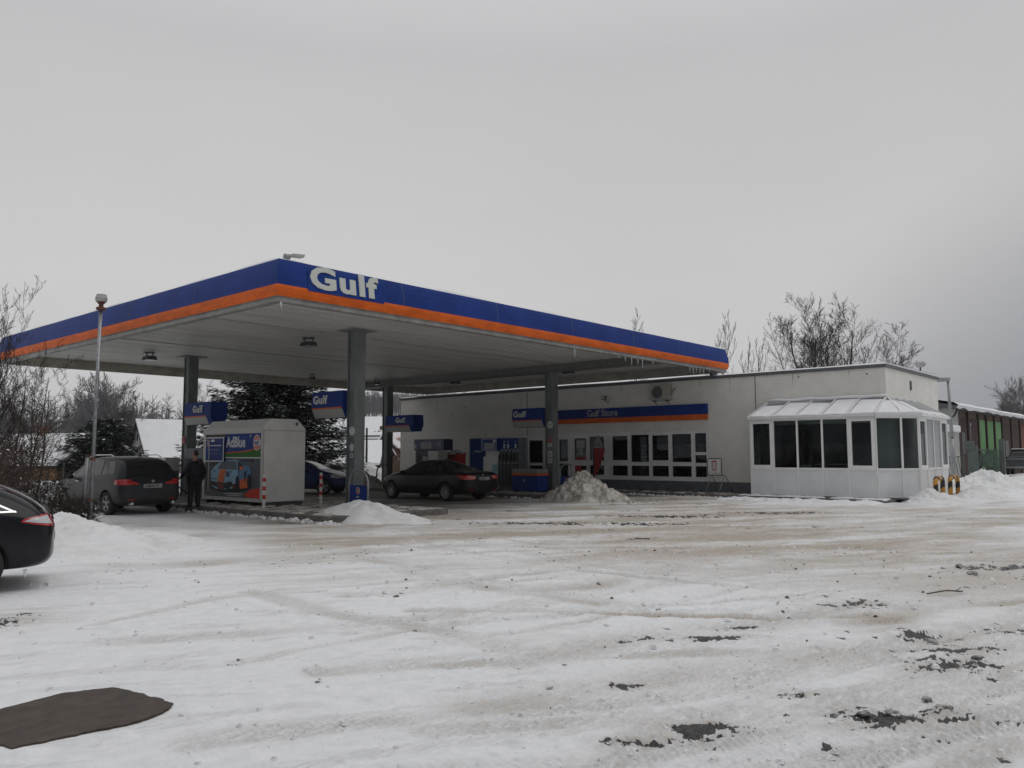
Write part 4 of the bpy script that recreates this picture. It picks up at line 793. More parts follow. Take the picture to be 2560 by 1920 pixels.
pg([(182, 1185), (300, 1212), (298, 1290), (190, 1265)], 7, 7); pg([(400, 1225), (540, 1190), (565, 1260), (480, 1330), (420, 1300)], 7, 7); pg([(298, 1200), (405, 1210), (425, 1325), (300, 1330)], 10, 6); pg([(555, 1240), (600, 1235), (605, 1310), (560, 1320)], 10, 7)
pg([(205, 1130), (290, 1150), (285, 1165), (190, 1160)], 8, 6); pg([(640, 830), (905, 822), (912, 850), (890, 884), (880, 850), (640, 845)], 7, 6); pg([(750, 1030), (800, 1010), (770, 1190), (755, 1180)], 7, 6)
pg([(225, 1010), (275, 1015), (260, 1045), (222, 1040)], 8, 6); pg([(520, 1030), (560, 1015), (550, 1040), (525, 1050)], 7, 6)
pst = pb.build('poster', pc, ki, fix=False)
text('number', '86', .23, FX, pc[7], pst, .0005, .004, (PX0 - .020, PY1 - .40 * 3.22, PZ0 + .345 * 1.92 - .04), sx=.85)
bn = MB().box(PX0 - .026, PX0 - .012, 21.22, 23.21, 1.58, 2.29).build('banner', M['blue'], ki)
bb = MB(); npt = 14
yy = [23.21 - (23.21 - 21.22) * k / npt for k in range(npt + 1)]; zc = [1.70 + .13 * (k / npt) ** 1.8 for k in range(npt + 1)]
for k in range(npt):
    bb.quad((PX0 - .028, yy[k], 1.58), (PX0 - .028, yy[k + 1], 1.58), (PX0 - .028, yy[k + 1], zc[k + 1]), (PX0 - .028, yy[k], zc[k]), 0)
    bb.quad((PX0 - .0285, yy[k], zc[k]), (PX0 - .0285, yy[k + 1], zc[k + 1]), (PX0 - .0285, yy[k + 1], zc[k + 1] + .035), (PX0 - .0285, yy[k], zc[k] + .035), 1)
bb.build('banner_stripe', [mat('banner_green2', (.03, .14, .025), .5, spec=.1), mat('banner_red', (.55, .08, .03), .5, spec=.1)], bn, fix=False)
MB().box(PX0 - .03, PX0 - .012, 21.22, 23.21, 1.548, 1.58).build('banner_edge', M['white'], bn)
text('lettering', 'AdBlue', .44, FX, mat('print_white', (.5, .51, .53), .4), bn, .002, .012, (PX0 - .030, 23.15, 1.89), sx=.84); text('lettering', '®', .12, FX, M['letter'], bn, .001, .0, (PX0 - .030, 21.83, 2.17))
def logo(cy, cz, x, r, parent, world=True):
    lm = [mat('logo_white', (.50, .51, .52), .4), mat('logo_orange', (.50, .085, .03), .4), mat('logo_navy', (.02, .03, .10), .4)]; b = MB()
    def poly(fn, m, l): b.add([(x - .002 * l, cy - py, cz + pz) for py, pz in fn], [tuple(range(len(fn)))], m)
    poly([(r * .86 * math.cos(a), r * math.sin(a)) for a in np.linspace(0, 2 * PI, 28, endpoint=False)], 0, 0)
    for sg in (1, -1):
        a0 = math.asin(.36 / .9); poly([(r * .76 * math.cos(a), sg * r * .89 * math.sin(a)) for a in np.linspace(a0, PI - a0, 12)], 1, 1)
    o = b.build('logo', lm, parent, fix=False, world=world)
    text('logo_lettering', 'Gulf', r * .66, FX, lm[2], o, .0005, r * .03, (x - .004, cy + r * .74, cz - r * .22), world=world, sx=1.0)
logo(21.43, 2.01, PX0 - .029, .235, bn)
ip = thing('info_panel', 'blue information panel in a white frame on the left of the container front', 'panel', (12.94, 23.82, 1.45))
MB().box(12.935, 12.955, 23.24, 24.38, 1.44, 2.20).build('panel', M['blue'], ip)
b = MB(); 
for (a, c, d, e_) in ((23.24, 24.38, 2.165, 2.2), (23.24, 24.38, 1.44, 1.475), (23.24, 23.275, 1.475, 2.165), (24.345, 24.38, 1.475, 2.165)): b.box(12.922, 12.935, a, c, d, e_)
b.build('frame', M['white'], ip); b = MB(); b.box(12.905, 12.92, 24.10, 24.115, .55, 2.12).box(12.905, 12.92, 24.10, 24.5, 2.10, 2.12).build('thin_rail', M['white'], ip)
b = MB(); b.box(12.930, 12.935, 23.82, 24.04, 2.06, 2.13).box(12.930, 12.935, 23.42, 24.08, 1.93, 1.955).build('print_line', M['white'], ip)
MB().box(12.931, 12.935, 23.55, 24.2, 1.80, 1.835).box(12.931, 12.935, 23.6, 24.15, 1.68, 1.70).build('faint_line', mat('faint_print', (.06, .09, .18), .5), ip); logo(24.20, 2.0, 12.931, .09, ip)
# ------------------------------------------------------------------ bollards and hoops
def bollard(x, y, h, label):
    o = thing('bollard', label, 'bollard', (x, y, .15), 'red and white bollards beside the container')
    b = MB(); r = .045; n = 7; 
    MB().cyl((x, y, .12), (x, y, .12 + h), r, n=14).build('post', M['white'], o, smooth=False)
    for z in (.30, .545, .79): MB().cyl((x, y, .12 + h * z), (x, y, .12 + h * (z + .115)), r + .003, n=14).build('red_band', M['red'], o)
bollard(12.62, 20.42, .98, 'red and white bollard in front of the container corner'); bollard(14.95, 21.02, .98, 'red and white bollard behind the container to its right')
def hoop(x, y0, y1, z0, h, label, r=.032, m=None, panel=None):
    o = thing('hoop_barrier', label, 'barrier', (x, (y0 + y1) / 2, z0), 'steel hoop barriers on the islands'); w = (y1 - y0) / 2; c = (y0 + y1) / 2
    pts = [(x, y0, z0), (x, y0, z0 + h - w)] + [(x, c - w * math.cos(a), z0 + h - w + w * math.sin(a)) for a in np.linspace(.2, PI - .2, 10)] + [(x, y1, z0 + h - w), (x, y1, z0)]
    MB().tube(pts, r, 8).build('tube', m or M['galv'], o, smooth=True)
    if panel:
        MB().box(x - .02, x + .0, y0 + .05, y1 - .05, z0 + .12, z0 + .68).build('sign_panel', M['blue'], o); logo(c, z0 + .53, x - .024, .10, o)
        if panel > 1:
            text('lettering', 'DIESEL', .105, FX, M['letter'], o, .001, .003, (x - .023, c + .20, z0 + .2), sx=.98); text('lettering', 'GULF', .06, FX, M['letter'], o, .001, .002, (x - .023, c + .085, z0 + .335))
hoop(14.25, 17.85, 18.68, .12, 1.12, 'steel hoop with blue diesel sign by the front pillar', panel=2)
hoop(24.9, 29.65, 30.55, .12, 1.1, 'dark hoop barrier by the far pillar left of the black saloon', m=M['steel']); hoop(25.0, 18.85, 19.55, .12, 1.15, 'steel hoop barrier behind the tall dirty snow pile', panel=1)
# ------------------------------------------------------------------ pumps
def text_small(s, size, o, parent, m=None, sx=1): return text('label_print', s, size, FX, m or M['letter'], parent, .0008, .002, o, sx=sx)
pu = thing('fuel_pump', 'tall fuel pump with a row of black hoses right of the black saloon', 'fuel pump', (25.7, 23.2, .15), 'fuel pumps on the rear island')
MB().box(25.52, 26.1, 23.30, 24.15, .17, 1.55).build('cabinet', M['cab'], pu, bevel=.01)
MB().box(25.44, 26.1, 23.28, 24.18, 1.80, 2.34).build('display_head', M['blue'], pu, bevel=.01); b = MB()
for (a, c, d, e_) in ((23.30, 24.16, 2.29, 2.32), (23.30, 24.16, 1.82, 1.85), (23.30, 23.33, 1.85, 2.29), (24.13, 24.16, 1.85, 2.29)): b.box(25.425, 25.44, a, c, d, e_)
b.build('display_frame', M['galv'], pu); MB().box(25.43, 25.437, 23.40, 24.02, 1.88, 2.14).build('display', mat('display_grey', (.15, .16, .17), .3, var=.4, scale=14), pu); MB().box(25.426, 25.437, 23.36, 23.5, 2.16, 2.26).build('notice', pw, pu)
MB().box(25.70, 26.1, 23.34, 24.1, 1.55, 1.80).build('neck', M['cab'], pu); MB().box(25.515, 25.52, 23.32, 23.62, .3, 1.22).build('blue_panel', M['lblue'], pu)
MB().box(25.60, 26.1, 22.2, 23.28, .17, 2.34).build('hose_rack', M['plinth'], pu, bevel=.01)
for k in range(5):
    y = 23.18 - k * .21; MB().box(25.57, 25.6, y - .09, y + .09, 1.88, 2.31).build('grade_panel', M['blue'], pu)
    if k in (1, 2, 4): MB().box(25.564, 25.57, y - .05, y + .05, 1.90, 2.09).build('grade_number', pw, pu); MB().box(25.564, 25.57, y - .045, y + .045, 2.17, 2.20).build('grade_name', pw, pu)
    nz_ = MB().bar((25.52, y, 1.42), (25.50, y, 1.66), .05, .09).bar((25.50, y, 1.58), (25.56, y + .02, 1.78), .035, .035).build('nozzle', M['black'], pu, bevel=.008)
    MB().tube([(25.50, y, 1.44), (25.44, y, 1.2), (25.43, y - .02, .6), (25.46, y - .05, .35), (25.52, y - .07, .3), (25.56, y - .09, .6), (25.58, y - .09, 1.75)], .017, 6).build('hose', M['black'], pu, smooth=True)
    MB().box(25.57, 25.6, y - .1, y - .07, 1.3, 1.84).build('holster', M['galv'], pu)
MB().box(25.48, 25.6, 22.2, 23.28, 1.27, 1.30).build('hose_guard', M['galv'], pu)
cbn = thing('end_cabinet', 'low blue cabinet with orange stripe and grey top on the rear island', 'cabinet', (25.2, 21.2, .15))
MB().box(24.9, 25.6, 20.62, 21.95, .17, .80).build('body', M['blue'], cbn, bevel=.02); MB().box(24.89, 25.61, 20.61, 21.96, .80, .88).build('orange_band', M['orange'], cbn); MB().box(24.9, 25.6, 20.62, 21.95, .88, 1.06).build('grey_top', mat('cabinet_grey', (.20, .20, .19), .5), cbn, bevel=.02); logo(21.3, .6, 24.89, .06, cbn)
pl = thing('fuel_pump', 'dark blue fuel pump with wide head behind the black saloon', 'fuel pump', (26.2, 28.2, .15), 'fuel pumps on the rear island')
MB().box(25.98, 26.5, 27.95, 29.02, .17, 1.86).build('body', mat('pump_navy', (.012, .018, .05), .45, var=.3), pl, bevel=.01); MB().box(25.9, 26.5, 27.0, 29.05, 1.84, 2.36).build('head', mat('pump_navy2', (.012, .02, .075), .4, var=.2), pl, bevel=.03)
MB().box(25.89, 25.9, 27.82, 28.52, 1.93, 2.22).build('display', mat('display_pale', (.26, .27, .26), .4, var=.25, scale=7), pl); MB().box(25.885, 25.89, 27.9, 28.4, 2.0, 2.02).box(25.885, 25.89, 27.95, 28.35, 2.09, 2.11).box(25.885, 25.89, 27.95, 28.35, 2.17, 2.19).build('display_print', M['steel'], pl)
MB().box(25.892, 25.9, 28.88, 28.99, 1.92, 2.12).box(25.892, 25.9, 27.2, 27.45, 2.15, 2.17).box(25.892, 25.9, 27.2, 27.45, 2.05, 2.07).build('price_plate', pw, pl)
MB().box(25.95, 25.98, 28.0, 28.5, 1.32, 1.56).build('grey_panel', mat('pump_pale', (.32, .31, .28), .5), pl)
for y in (28.8, 28.7, 28.1): MB().tube([(25.95, y, 1.7), (25.9, y, 1.2), (25.92, y - .05, .5), (25.97, y - .05, .4)], .018, 6).build('hose', M['black'], pl)
wbx = MB().box(25.7, 26.3, 27.15, 27.85, .15, 1.82).build('waste_cabinet', mat('cabinet_white', (.50, .49, .47), .5), bevel=.02); centre(wbx); tag(wbx, 'plain off white cabinet left of the red bin', 'cabinet')
rb = thing('waste_bin', 'red waste bin with a cap of snow behind the black saloon', 'bin', (27.0, 27.4, .15)); MB().box(26.75, 27.3, 26.95, 27.75, .15, 1.72).build('body', M['red'], rb, bevel=.03); MB().box(26.74, 27.31, 26.94, 27.76, 1.68, 1.72).box(26.735, 26.75, 27.1, 27.6, 1.50, 1.62).build('rim', mat('bin_dark_red', (.2, .015, .012), .5), rb)
h_ = heap(27.02, 27.35, .33, .45, .16, 0, 64, M['snow'], 'cap of snow lying on the red waste bin', z0=1.72, n=(24, 10), cat='snow'); h_['group'] = ''; del h_['group']
ca = thing('service_cabinet', 'cream air and water cabinet beside the leftmost pillar', 'cabinet', (14.4, 30.0, .15))
MB().box(14.2, 14.7, 29.62, 30.5, .15, 1.06).build('lower_body', mat('cabinet_green_grey', (.17, .19, .17), .6, var=.2), ca, bevel=.02); MB().box(14.12, 14.7, 29.58, 30.6, 1.06, 1.56).build('upper_body', M['cab'], ca, bevel=.03); disc('dial', (14.115, 30.2, 1.35), .09, M['steel'], ca)
# ------------------------------------------------------------------ pennant flag and A stand
fg = thing('pennant_flag', 'red and white drop shaped pennant flag leaning before the shop door', 'flag', (29.75, 21.35, .1))
MB().tube([(29.75, 21.32, .1), (29.75, 21.36, 1.0), (29.75, 21.36, 2.0), (29.75, 21.30, 2.28), (29.75, 21.12, 2.44), (29.75, 20.93, 2.36), (29.75, 20.84, 2.15), (29.75, 20.82, 1.9)], .022, 7).build('pole', M['black'], fg, smooth=True)
def flagpoly(pts, m, nm): MB().add([(29.74, y, z) for y, z in pts] + [(29.755, y, z) for y, z in pts], [tuple(range(len(pts))), tuple(range(len(pts), 2 * len(pts)))]).build(nm, m, fg, fix=False)
flagpoly([(21.33, 1.92), (20.84, 1.92), (20.86, 2.12), (20.95, 2.31), (21.12, 2.40), (21.28, 2.26), (21.33, 2.05)], mat('flag_white', (.30, .30, .30), .6), 'white_field')
flagpoly([(21.33, .62), (21.33, 1.915), (20.74, 1.915), (20.76, 1.75), (20.98, 1.15), (21.12, .85)], mat('flag_red', (.30, .015, .018), .6, var=.2), 'red_field')
text('flag_print', '8 Tele', .12, ((0, -1, 0), (0, 0, 1)), M['steel'], fg, .001, .002, (29.735, 21.27, 2.03))
af = thing('sign_stand', 'tubular steel stand with a white board and red notice by the wall', 'sign stand', (29.3, 15.2, .1))
for y in (15.35, 14.78):
    MB().tube([(28.95, y + .1, .12), (29.25, y + .02, .72), (29.32, y, .78), (29.4, y - .02, .72), (29.72, y - .12, .12)], .02, 7).build('trestle', M['galv'], af, smooth=True)
MB().tube([(29.32, 15.52, .78), (29.32, 15.54, 1.4), (29.32, 15.50, 1.46), (29.32, 14.95, 1.47), (29.32, 14.92, 1.42), (29.32, 14.92, .78)], .016, 7).tube([(29.32, 15.54, .80), (29.32, 14.78, .80)], .014, 6).build('board_frame', M['steel'], af, smooth=True)
MB().box(29.30, 29.315, 14.97, 15.49, .92, 1.43).build('board', M['white'], af); MB().box(29.29, 29.3, 15.12, 15.32, 1.0, 1.38).build('red_notice', mat('notice_red', (.45, .06, .05), .5), af); MB().box(29.286, 29.29, 15.15, 15.29, 1.04, 1.33).build('notice_paper', pw, af)
# ------------------------------------------------------------------ lamp pole with cap, short pole
lp = thing('lamp_pole', 'tall thin grey pole with a white cap and rusty red clamps', 'pole', (7.99, 20.45, 0))
MB().cyl((7.99, 20.45, -.1), (8.03, 20.43, 5.2), .045, .04, 12).build('pole', M['galv'], lp, smooth=True)
MB().cyl((8.03, 20.43, 5.18), (8.03, 20.43, 5.24), .11, .11, 14).cyl((8.03, 20.43, 5.24), (8.03, 20.43, 5.38), .055).cyl((8.03, 20.43, 5.34), (8.03, 20.43, 5.37), .09, .09, 14).build('clamp', M['rust'], lp)
MB().cyl((8.03, 20.43, 5.38), (8.03, 20.43, 5.46), .125, .14, 16).cyl((8.03, 20.43, 5.46), (8.03, 20.43, 5.56), .14, .11, 16).build('cap', mat('cap_pale', (.38, .38, .36), .5, var=.2), lp, smooth=False)
MB().cyl((7.995, 20.45, 1.52), (7.995, 20.45, 1.60), .055).cyl((7.99, 20.45, .55), (7.99, 20.45, .60), .052).build('band', M['rust'], lp)
sp = thing('short_pole', 'short leaning grey pole beside the tall one', 'pole', (8.16, 21.31, 0)); MB().cyl((8.12, 21.35, -.1), (8.2, 21.27, 1.62), .05, .05, 12).build('pole', M['galv'], sp, smooth=True); MB().cyl((8.2, 21.27, 1.62), (8.2, 21.27, 1.66), .06).build('cap', M['rust'], sp)
# ------------------------------------------------------------------ right side: hoops, street lamp, gate
stripe_m = bpy.data.materials.new('yellow_black_stripes'); stripe_m.use_nodes = True; t_ = stripe_m.node_tree; b_ = t_.nodes['Principled BSDF']; wv = t_.nodes.new('ShaderNodeTexWave'); wv.bands_direction = 'DIAGONAL'; wv.inputs['Scale'].default_value = 1.25
tcx = t_.nodes.new('ShaderNodeTexCoord'); rp = t_.nodes.new('ShaderNodeValToRGB'); rp.color_ramp.interpolation = 'CONSTANT'; rp.color_ramp.elements[0].color = (.02, .018, .015, 1); rp.color_ramp.elements[1].position = .42; rp.color_ramp.elements[1].color = (.55, .26, .035, 1)
t_.links.new(tcx.outputs['Object'], wv.inputs['Vector']); t_.links.new(wv.outputs[0], rp.inputs[0]); t_.links.new(rp.outputs[0], b_.inputs['Base Color']); b_.inputs['Roughness'].default_value = .5
for x0, x1, lb in ((29.95, 30.85, 'yellow and black striped hoop barrier nearest the porch corner'), (31.85, 32.9, 'yellow and black striped hoop barrier farther along the porch side')):
    o = MB().tube([(x0, 7.45, -.05), (x0, 7.45, .66), (x0 + .04, 7.45, .76), (x0 + .14, 7.45, .81), (x1 - .14, 7.45, .81), (x1 - .04, 7.45, .76), (x1, 7.45, .66), (x1, 7.45, -.05)], .078, 10).build('striped_hoop', stripe_m, smooth=True); o.location = (0, 0, 0); centre(o); tag(o, lb, 'barrier', 'striped hoop barriers at the porch')
sl_ = thing('street_lamp', 'grey street lamp with a flat horizontal head right of the shop', 'street lamp', (46.8, 10.75, 0))
MB().cyl((46.8, 10.75, -.1), (46.8, 10.75, 2.4), .13, .11, 12).cyl((46.8, 10.75, 2.4), (46.75, 10.8, 5.45), .09, .065, 12).build('pole', M['galv'], sl_, smooth=True)
MB().prism([(0, 0), (0, .16), (.75, .18), (.85, .10), (.7, .0)], 'y', -.12, .12).build('lamp_head', mat('lamp_head2', (.3, .31, .32), .5), sl_, world=False, bevel=.02)
hd = [c_ for c_ in sl_.children if c_.name.startswith('lamp_head')][0]; hd.location = Vector((-.02, .0, 5.42)); hd.rotation_euler = (0, 0, math.radians(132))
MB().prism([(.05, -.03), (.1, .0), (.7, .0), (.55, -.06)], 'y', -.09, .09).build('lamp_glass', mat('lamp_bowl', (.35, .36, .36), .2), hd, world=False)
MB().prism([(0, .16), (.0, .19), (.7, .23), (.78, .17)], 'y', -.11, .11).build('snow_cap', M['snow'], hd, world=False)
gt = mat('gate_green_grey', (.10, .125, .115), .6, var=.25, scale=3)
gp = thing('metal_gate', 'grey green metal gate with slanted bars before the barn', 'gate', (53, 10.8, 0))
def GP(u, z): return (51.2 + 2.3 * u, 11.6 - 1.85 * u, z)
for u, w_, h_ in ((.36, .5, 2.1), (1.0, .28, 2.45)): MB().bar(GP(u, 0), GP(u, h_), w_, .2).build('gate_post', gt, gp)
MB().bar(GP(.30, 1.9), GP(.30, 2.35), .5, .05).build('gate_board', gt, gp)
for z in (1.85, .75): MB().bar(GP(.36, z), GP(1.0, z), .06, .06).build('rail', gt, gp)
for k in range(7): a = .42 + k * .08; MB().bar(GP(a, .4), GP(min(a + .16, .98), 1.85), .045, .045).build('slanted_bar', gt, gp)
MB().bar(GP(.62, .9), GP(.62, 1.6), .8, .05).bar(GP(.78, .45), GP(.78, 1.8), .6, .05).build('infill_sheet', mat('gate_sheet', (.085, .14, .10), .6, var=.3), gp)
fn = thing('metal_fence', 'pale metal fence panel with diagonal bars left of the gate', 'fence', (51, 12, 0))
def FP(u, z): return (50.1 + 1.9 * u, 12.3 - .9 * u, z)
for z in (1.45, .3): MB().bar(FP(0, z), FP(1, z), .05, .05).build('rail', gt, fn)
for u in (0, 1): MB().bar(FP(u, 0), FP(u, 1.6), .07, .07).build('post', gt, fn)
for k in range(9): MB().bar(FP(min(k * .11 + .12, 1), .3), FP(k * .11, 1.45), .03, .03).build('slanted_bar', gt, fn)
# loose dark kerb stones in the snow on the right
for k, (x, y) in enumerate(((34.9, 4.75), (36.6, 4.55), (38.2, 4.3), (39.6, 4.1))):
    o = MB().box(-.35, .35, -.1, .1, 0, .16).build('kerb_stone', M['kerb'], bevel=.02); o.location = (x, y, 0); o.rotation_euler.z = -.5; tag(o, ['leftmost', 'second', 'third', 'rightmost'][k] + ' of four dark kerb stones in the snow at the right', 'kerb stone', 'kerb stones in the snow')
# ------------------------------------------------------------------ cars
CG = mat('car_glass', (.012, .013, .015), .06, spec=.5); CT = mat('tyre', (.018, .018, .018), .8, var=.3, scale=30); CR = mat('alloy', (.34, .34, .34), .45, .3); CD = mat('dark_trim', (.012, .012, .013), .55)
CL_ = mat('light_red', (.42, .012, .012), .12, coat=.8); CLW = mat('light_clear', (.45, .45, .46), .1, coat=.8); CP = mat('plate_white', (.32, .32, .31), .5); CRIM = mat('chrome', (.62, .63, .64), .22, .9)
def cage(stn):
    rings = []
    for (x, zb, zs, zt, wb, wt) in stn:
        zm = zb + (zs - zb) * .5; h = zt - zs; side = h > .16
        p = [(0, zb), (wb * .62, zb), (wb * .93, zb + .05), (wb * .995, zb + (zs - zb) * .3), (wb, zm), (wb * .985, zs - (zs - zb) * .10)]
        if side: p += [(wb * .955, zs), (wt + (wb * .955 - wt) * .42, zs + h * .52), (wt + .03, zt - .075), (wt * .80, zt - .008), (0, zt + .006)]
        else: p += [(wb * .94, zs + h * .35), (wb * .87, zs + h * .7), (wt + .02, zs + h * .9), (wt * .7, zt), (0, zt + .012)]
        rings.append([(x, y, z) for y, z in p] + [(x, -y, z) for y, z in p[-2:0:-1]])
    n = len(rings[0]); b = MB(); b.add([v for r in rings for v in r], [(i * n + k, i * n + (k + 1) % n, (i + 1) * n + (k + 1) % n, (i + 1) * n + k) for i in range(len(rings) - 1) for k in range(n)])
    for idx, rev in ((0, False), (len(rings) - 1, True)):
        o = idx * n; c = len(b.v); h = n // 2; r = rings[idx]   # close each end with quads across
        for k in range(h):
            a_, b2, c2, d2 = o + k, o + k + 1, o + (n - k - 1) % n, o + (n - k) % n
            f = [a_, b2, c2, d2]; f2 = []
            for q in f:
                if q not in f2: f2.append(q)
            if len(f2) > 2: b.f.append(tuple(f2 if rev else f2[::-1])); b.m.append(0)
    return b
def make_car(name, label, stn, paint, W, wheels, wr, spokes, loc, head, z=0.0, cut=True, cat='car', group='cars at the filling station'):
    root = thing(name, label, cat, (0, 0, 0), group); b = cage(stn)
    me0 = bpy.data.meshes.new('cage'); me0.from_pydata(b.v, [], b.f); bm = bmesh.new(); bm.from_mesh(me0); bmesh.ops.recalc_face_normals(bm, faces=bm.faces); bm.to_mesh(me0); bm.free()
    ob = bpy.data.objects.new('tmp', me0); C.objects.link(ob); sb = ob.modifiers.new('s', 'SUBSURF'); sb.levels = 3
    dg = bpy.context.evaluated_depsgraph_get(); ev = ob.evaluated_get(dg); m1 = bpy.data.meshes.new_from_object(ev)
    bvh = BVHTree.FromPolygons([v.co.copy() for v in m1.vertices], [tuple(p.vertices) for p in m1.polygons])
    bpy.data.objects.remove(ob); ob = bpy.data.objects.new('tmp', m1); C.objects.link(ob)
    cb = MB()
    for wx in wheels:
        for sg in (-1, 1): cb.cyl((wx, sg * (W / 2 - .26), wr), (wx, sg * (W / 2 + .3), wr), wr + .055, n=32)
    cu = cb.build('cut', M['black']); bo = ob.modifiers.new('b', 'BOOLEAN'); bo.operation = 'DIFFERENCE'; bo.object = cu; bo.solver = 'EXACT'
    dg = bpy.context.evaluated_depsgraph_get(); m2 = bpy.data.meshes.new_from_object(ob.evaluated_get(dg))
    bpy.data.objects.remove(ob); bpy.data.objects.remove(cu)
    m2.materials.clear(); m2.materials.append(paint); m2.name = 'body'
    m2.polygons.foreach_set('material_index', [0] * len(m2.polygons)); m2.polygons.foreach_set('use_smooth', [True] * len(m2.polygons))
    body = bpy.data.objects.new('body', m2); C.objects.link(body); body.parent = root
    try: m2.set_sharp_from_angle(angle=math.radians(35))
    except Exception: pass
    # conforming patch: four corners in (x,z) seen from the side, or (y,z) seen from an end
    def patch(pname, c4, side, m, parent=body, off=.004, n=(12, 8), thick=.0, rnd_=0):
        b = MB(); pts = []; nx, ny = n
        for j in range(ny + 1):
            for i in range(nx + 1):
                u, v = i / nx, j / ny
                a = c4[0][0] * (1 - u) * (1 - v) + c4[1][0] * u * (1 - v) + c4[2][0] * u * v + c4[3][0] * (1 - u) * v
                zz = c4[0][1] * (1 - u) * (1 - v) + c4[1][1] * u * (1 - v) + c4[2][1] * u * v + c4[3][1] * (1 - u) * v
                if side in 'LR': o_, d_ = Vector((a, 3 if side == 'L' else -3, zz)), Vector((0, -1 if side == 'L' else 1, 0))
                elif side == 'B': o_, d_ = Vector((-3, a, zz)), Vector((1, 0, 0))
                elif side == 'F': o_, d_ = Vector((9, a, zz)), Vector((-1, 0, 0))
                else: o_, d_ = Vector((zz, a, 4)), Vector((0, 0, -1))
                hit = bvh.ray_cast(o_, d_)
                if hit[0] is None: pts.append(None); continue
                nn = hit[1]; nn = -nn if nn.dot(d_) > 0 else nn
                pts.append(hit[0] + nn * off)
        vi = {}; vs = []
        for k, q in enumerate(pts):
            if q is not None: vi[k] = len(vs); vs.append(q)
        fs = []
        for j in range(ny):
            for i in range(nx):
                q = [j * (nx + 1) + i, j * (nx + 1) + i + 1, (j + 1) * (nx + 1) + i + 1, (j + 1) * (nx + 1) + i]
                if all(w in vi for w in q):
                    p4 = [pts[w] for w in q]
                    if max((p4[w] - p4[w - 1]).length for w in range(4)) < .5: fs.append(tuple(vi[w] for w in q))
        if not fs: return None
        return b.add(vs, fs).build(pname, m, parent, smooth=True, world=False)
    # wheels
    for wx in wheels:
        for sg in (-1, 1):
            y1 = sg * (W / 2 - .015); y0 = sg * (W / 2 - .225); w = MB(); ns_ = 28; prof = [(y0, wr * .66), (y0, wr * .93), (y0 + (y1 - y0) * .12, wr), (y0 + (y1 - y0) * .88, wr), (y1, wr * .93), (y1, wr * .70), (y1 - sg * .02, wr * .66)]
            vs = [(wx + r * math.cos(2 * PI * k / ns_), y, wr + r * math.sin(2 * PI * k / ns_)) for y, r in prof for k in range(ns_)]
            w.add(vs, [(i * ns_ + k, i * ns_ + (k + 1) % ns_, (i + 1) * ns_ + (k + 1) % ns_, (i + 1) * ns_ + k) for i in range(len(prof) - 1) for k in range(ns_)])
            wo_ = w.build('wheel', CT, root, smooth=True, world=False)
            r_ = MB(); yf = y1 - sg * .025
            r_.cyl((wx, yf - sg * .10, wr), (wx, yf - sg * .09, wr), wr * .64, n=24, m=1)
            ring = [(yf - sg * .09, wr * .64), (yf, wr * .67), (yf + sg * .012, wr * .65), (yf, wr * .60)]
            vs = [(wx + r * math.cos(2 * PI * k / ns_), y, wr + r * math.sin(2 * PI * k / ns_)) for y, r in ring for k in range(ns_)]
            r_.add(vs, [(i * ns_ + k, i * ns_ + (k + 1) % ns_, (i + 1) * ns_ + (k + 1) % ns_, (i + 1) * ns_ + k) for i in range(3) for k in range(ns_)])
            for k in range(spokes):
                a = 2 * PI * k / spokes + .3; ca, sa = math.cos(a), math.sin(a)
                r_.bar((wx, yf - sg * .03, wr), (wx + wr * .62 * ca, yf, wr + wr * .62 * sa), wr * (.9 / spokes), .02, up=(0, 1, 0))
            r_.cyl((wx, yf - sg * .05, wr), (wx, yf + sg * .005, wr), wr * .16, n=12)
            r_.build('rim', [CR, CD], wo_, world=False, fix=True)
    root.location = (loc[0], loc[1], z); root.rotation_euler = (0, 0, math.radians(head))
    return root, body, patch, bvh
def grime(nm, col, dirt=(.22, .20, .18), amt=.35, rough=.32):
    m = bpy.data.materials.new(nm); m.use_nodes = True; t = m.node_tree; b = t.nodes['Principled BSDF']; co = t.nodes.new('ShaderNodeTexCoord'); sp_ = t.nodes.new('ShaderNodeSeparateXYZ'); t.links.new(co.outputs['Object'], sp_.inputs[0])
    n_ = t.nodes.new('ShaderNodeTexNoise'); n_.inputs['Scale'].default_value = 5; n_.inputs['Detail'].default_value = 7; t.links.new(co.outputs['Object'], n_.inputs['Vector'])
    r_ = t.nodes.new('ShaderNodeMapRange'); r_.inputs['From Min'].default_value = .95; r_.inputs['From Max'].default_value = .15; t.links.new(sp_.outputs[2], r_.inputs['Value'])
    mu = t.nodes.new('ShaderNodeMath'); mu.operation = 'MULTIPLY'; t.links.new(r_.outputs[0], mu.inputs[0]); t.links.new(n_.outputs[0], mu.inputs[1])
    m2 = t.nodes.new('ShaderNodeMath'); m2.operation = 'MULTIPLY'; m2.inputs[1].default_value = amt * 2; m2.use_clamp = True; t.links.new(mu.outputs[0], m2.inputs[0])
    mx = t.nodes.new('ShaderNodeMix'); mx.data_type = 'RGBA'; mx.inputs['A'].default_value = (*col, 1); mx.inputs['B'].default_value = (*dirt, 1); t.links.new(m2.outputs[0], mx.inputs['Factor']); t.links.new(mx.outputs['Result'], b.inputs['Base Color'])
    ro = t.nodes.new('ShaderNodeMapRange'); ro.inputs['To Min'].default_value = rough; ro.inputs['To Max'].default_value = .7; t.links.new(m2.outputs[0], ro.inputs['Value']); t.links.new(ro.outputs[0], b.inputs['Roughness']); b.inputs['Coat Weight'].default_value = .04; b.inputs['Coat Roughness'].default_value = .12; b.inputs['Specular IOR Level'].default_value = .22
    return m
def sym(patch, nm, c4, m, **k): patch(nm, c4, 'L', m, **k); patch(nm, c4, 'R', m, **k)
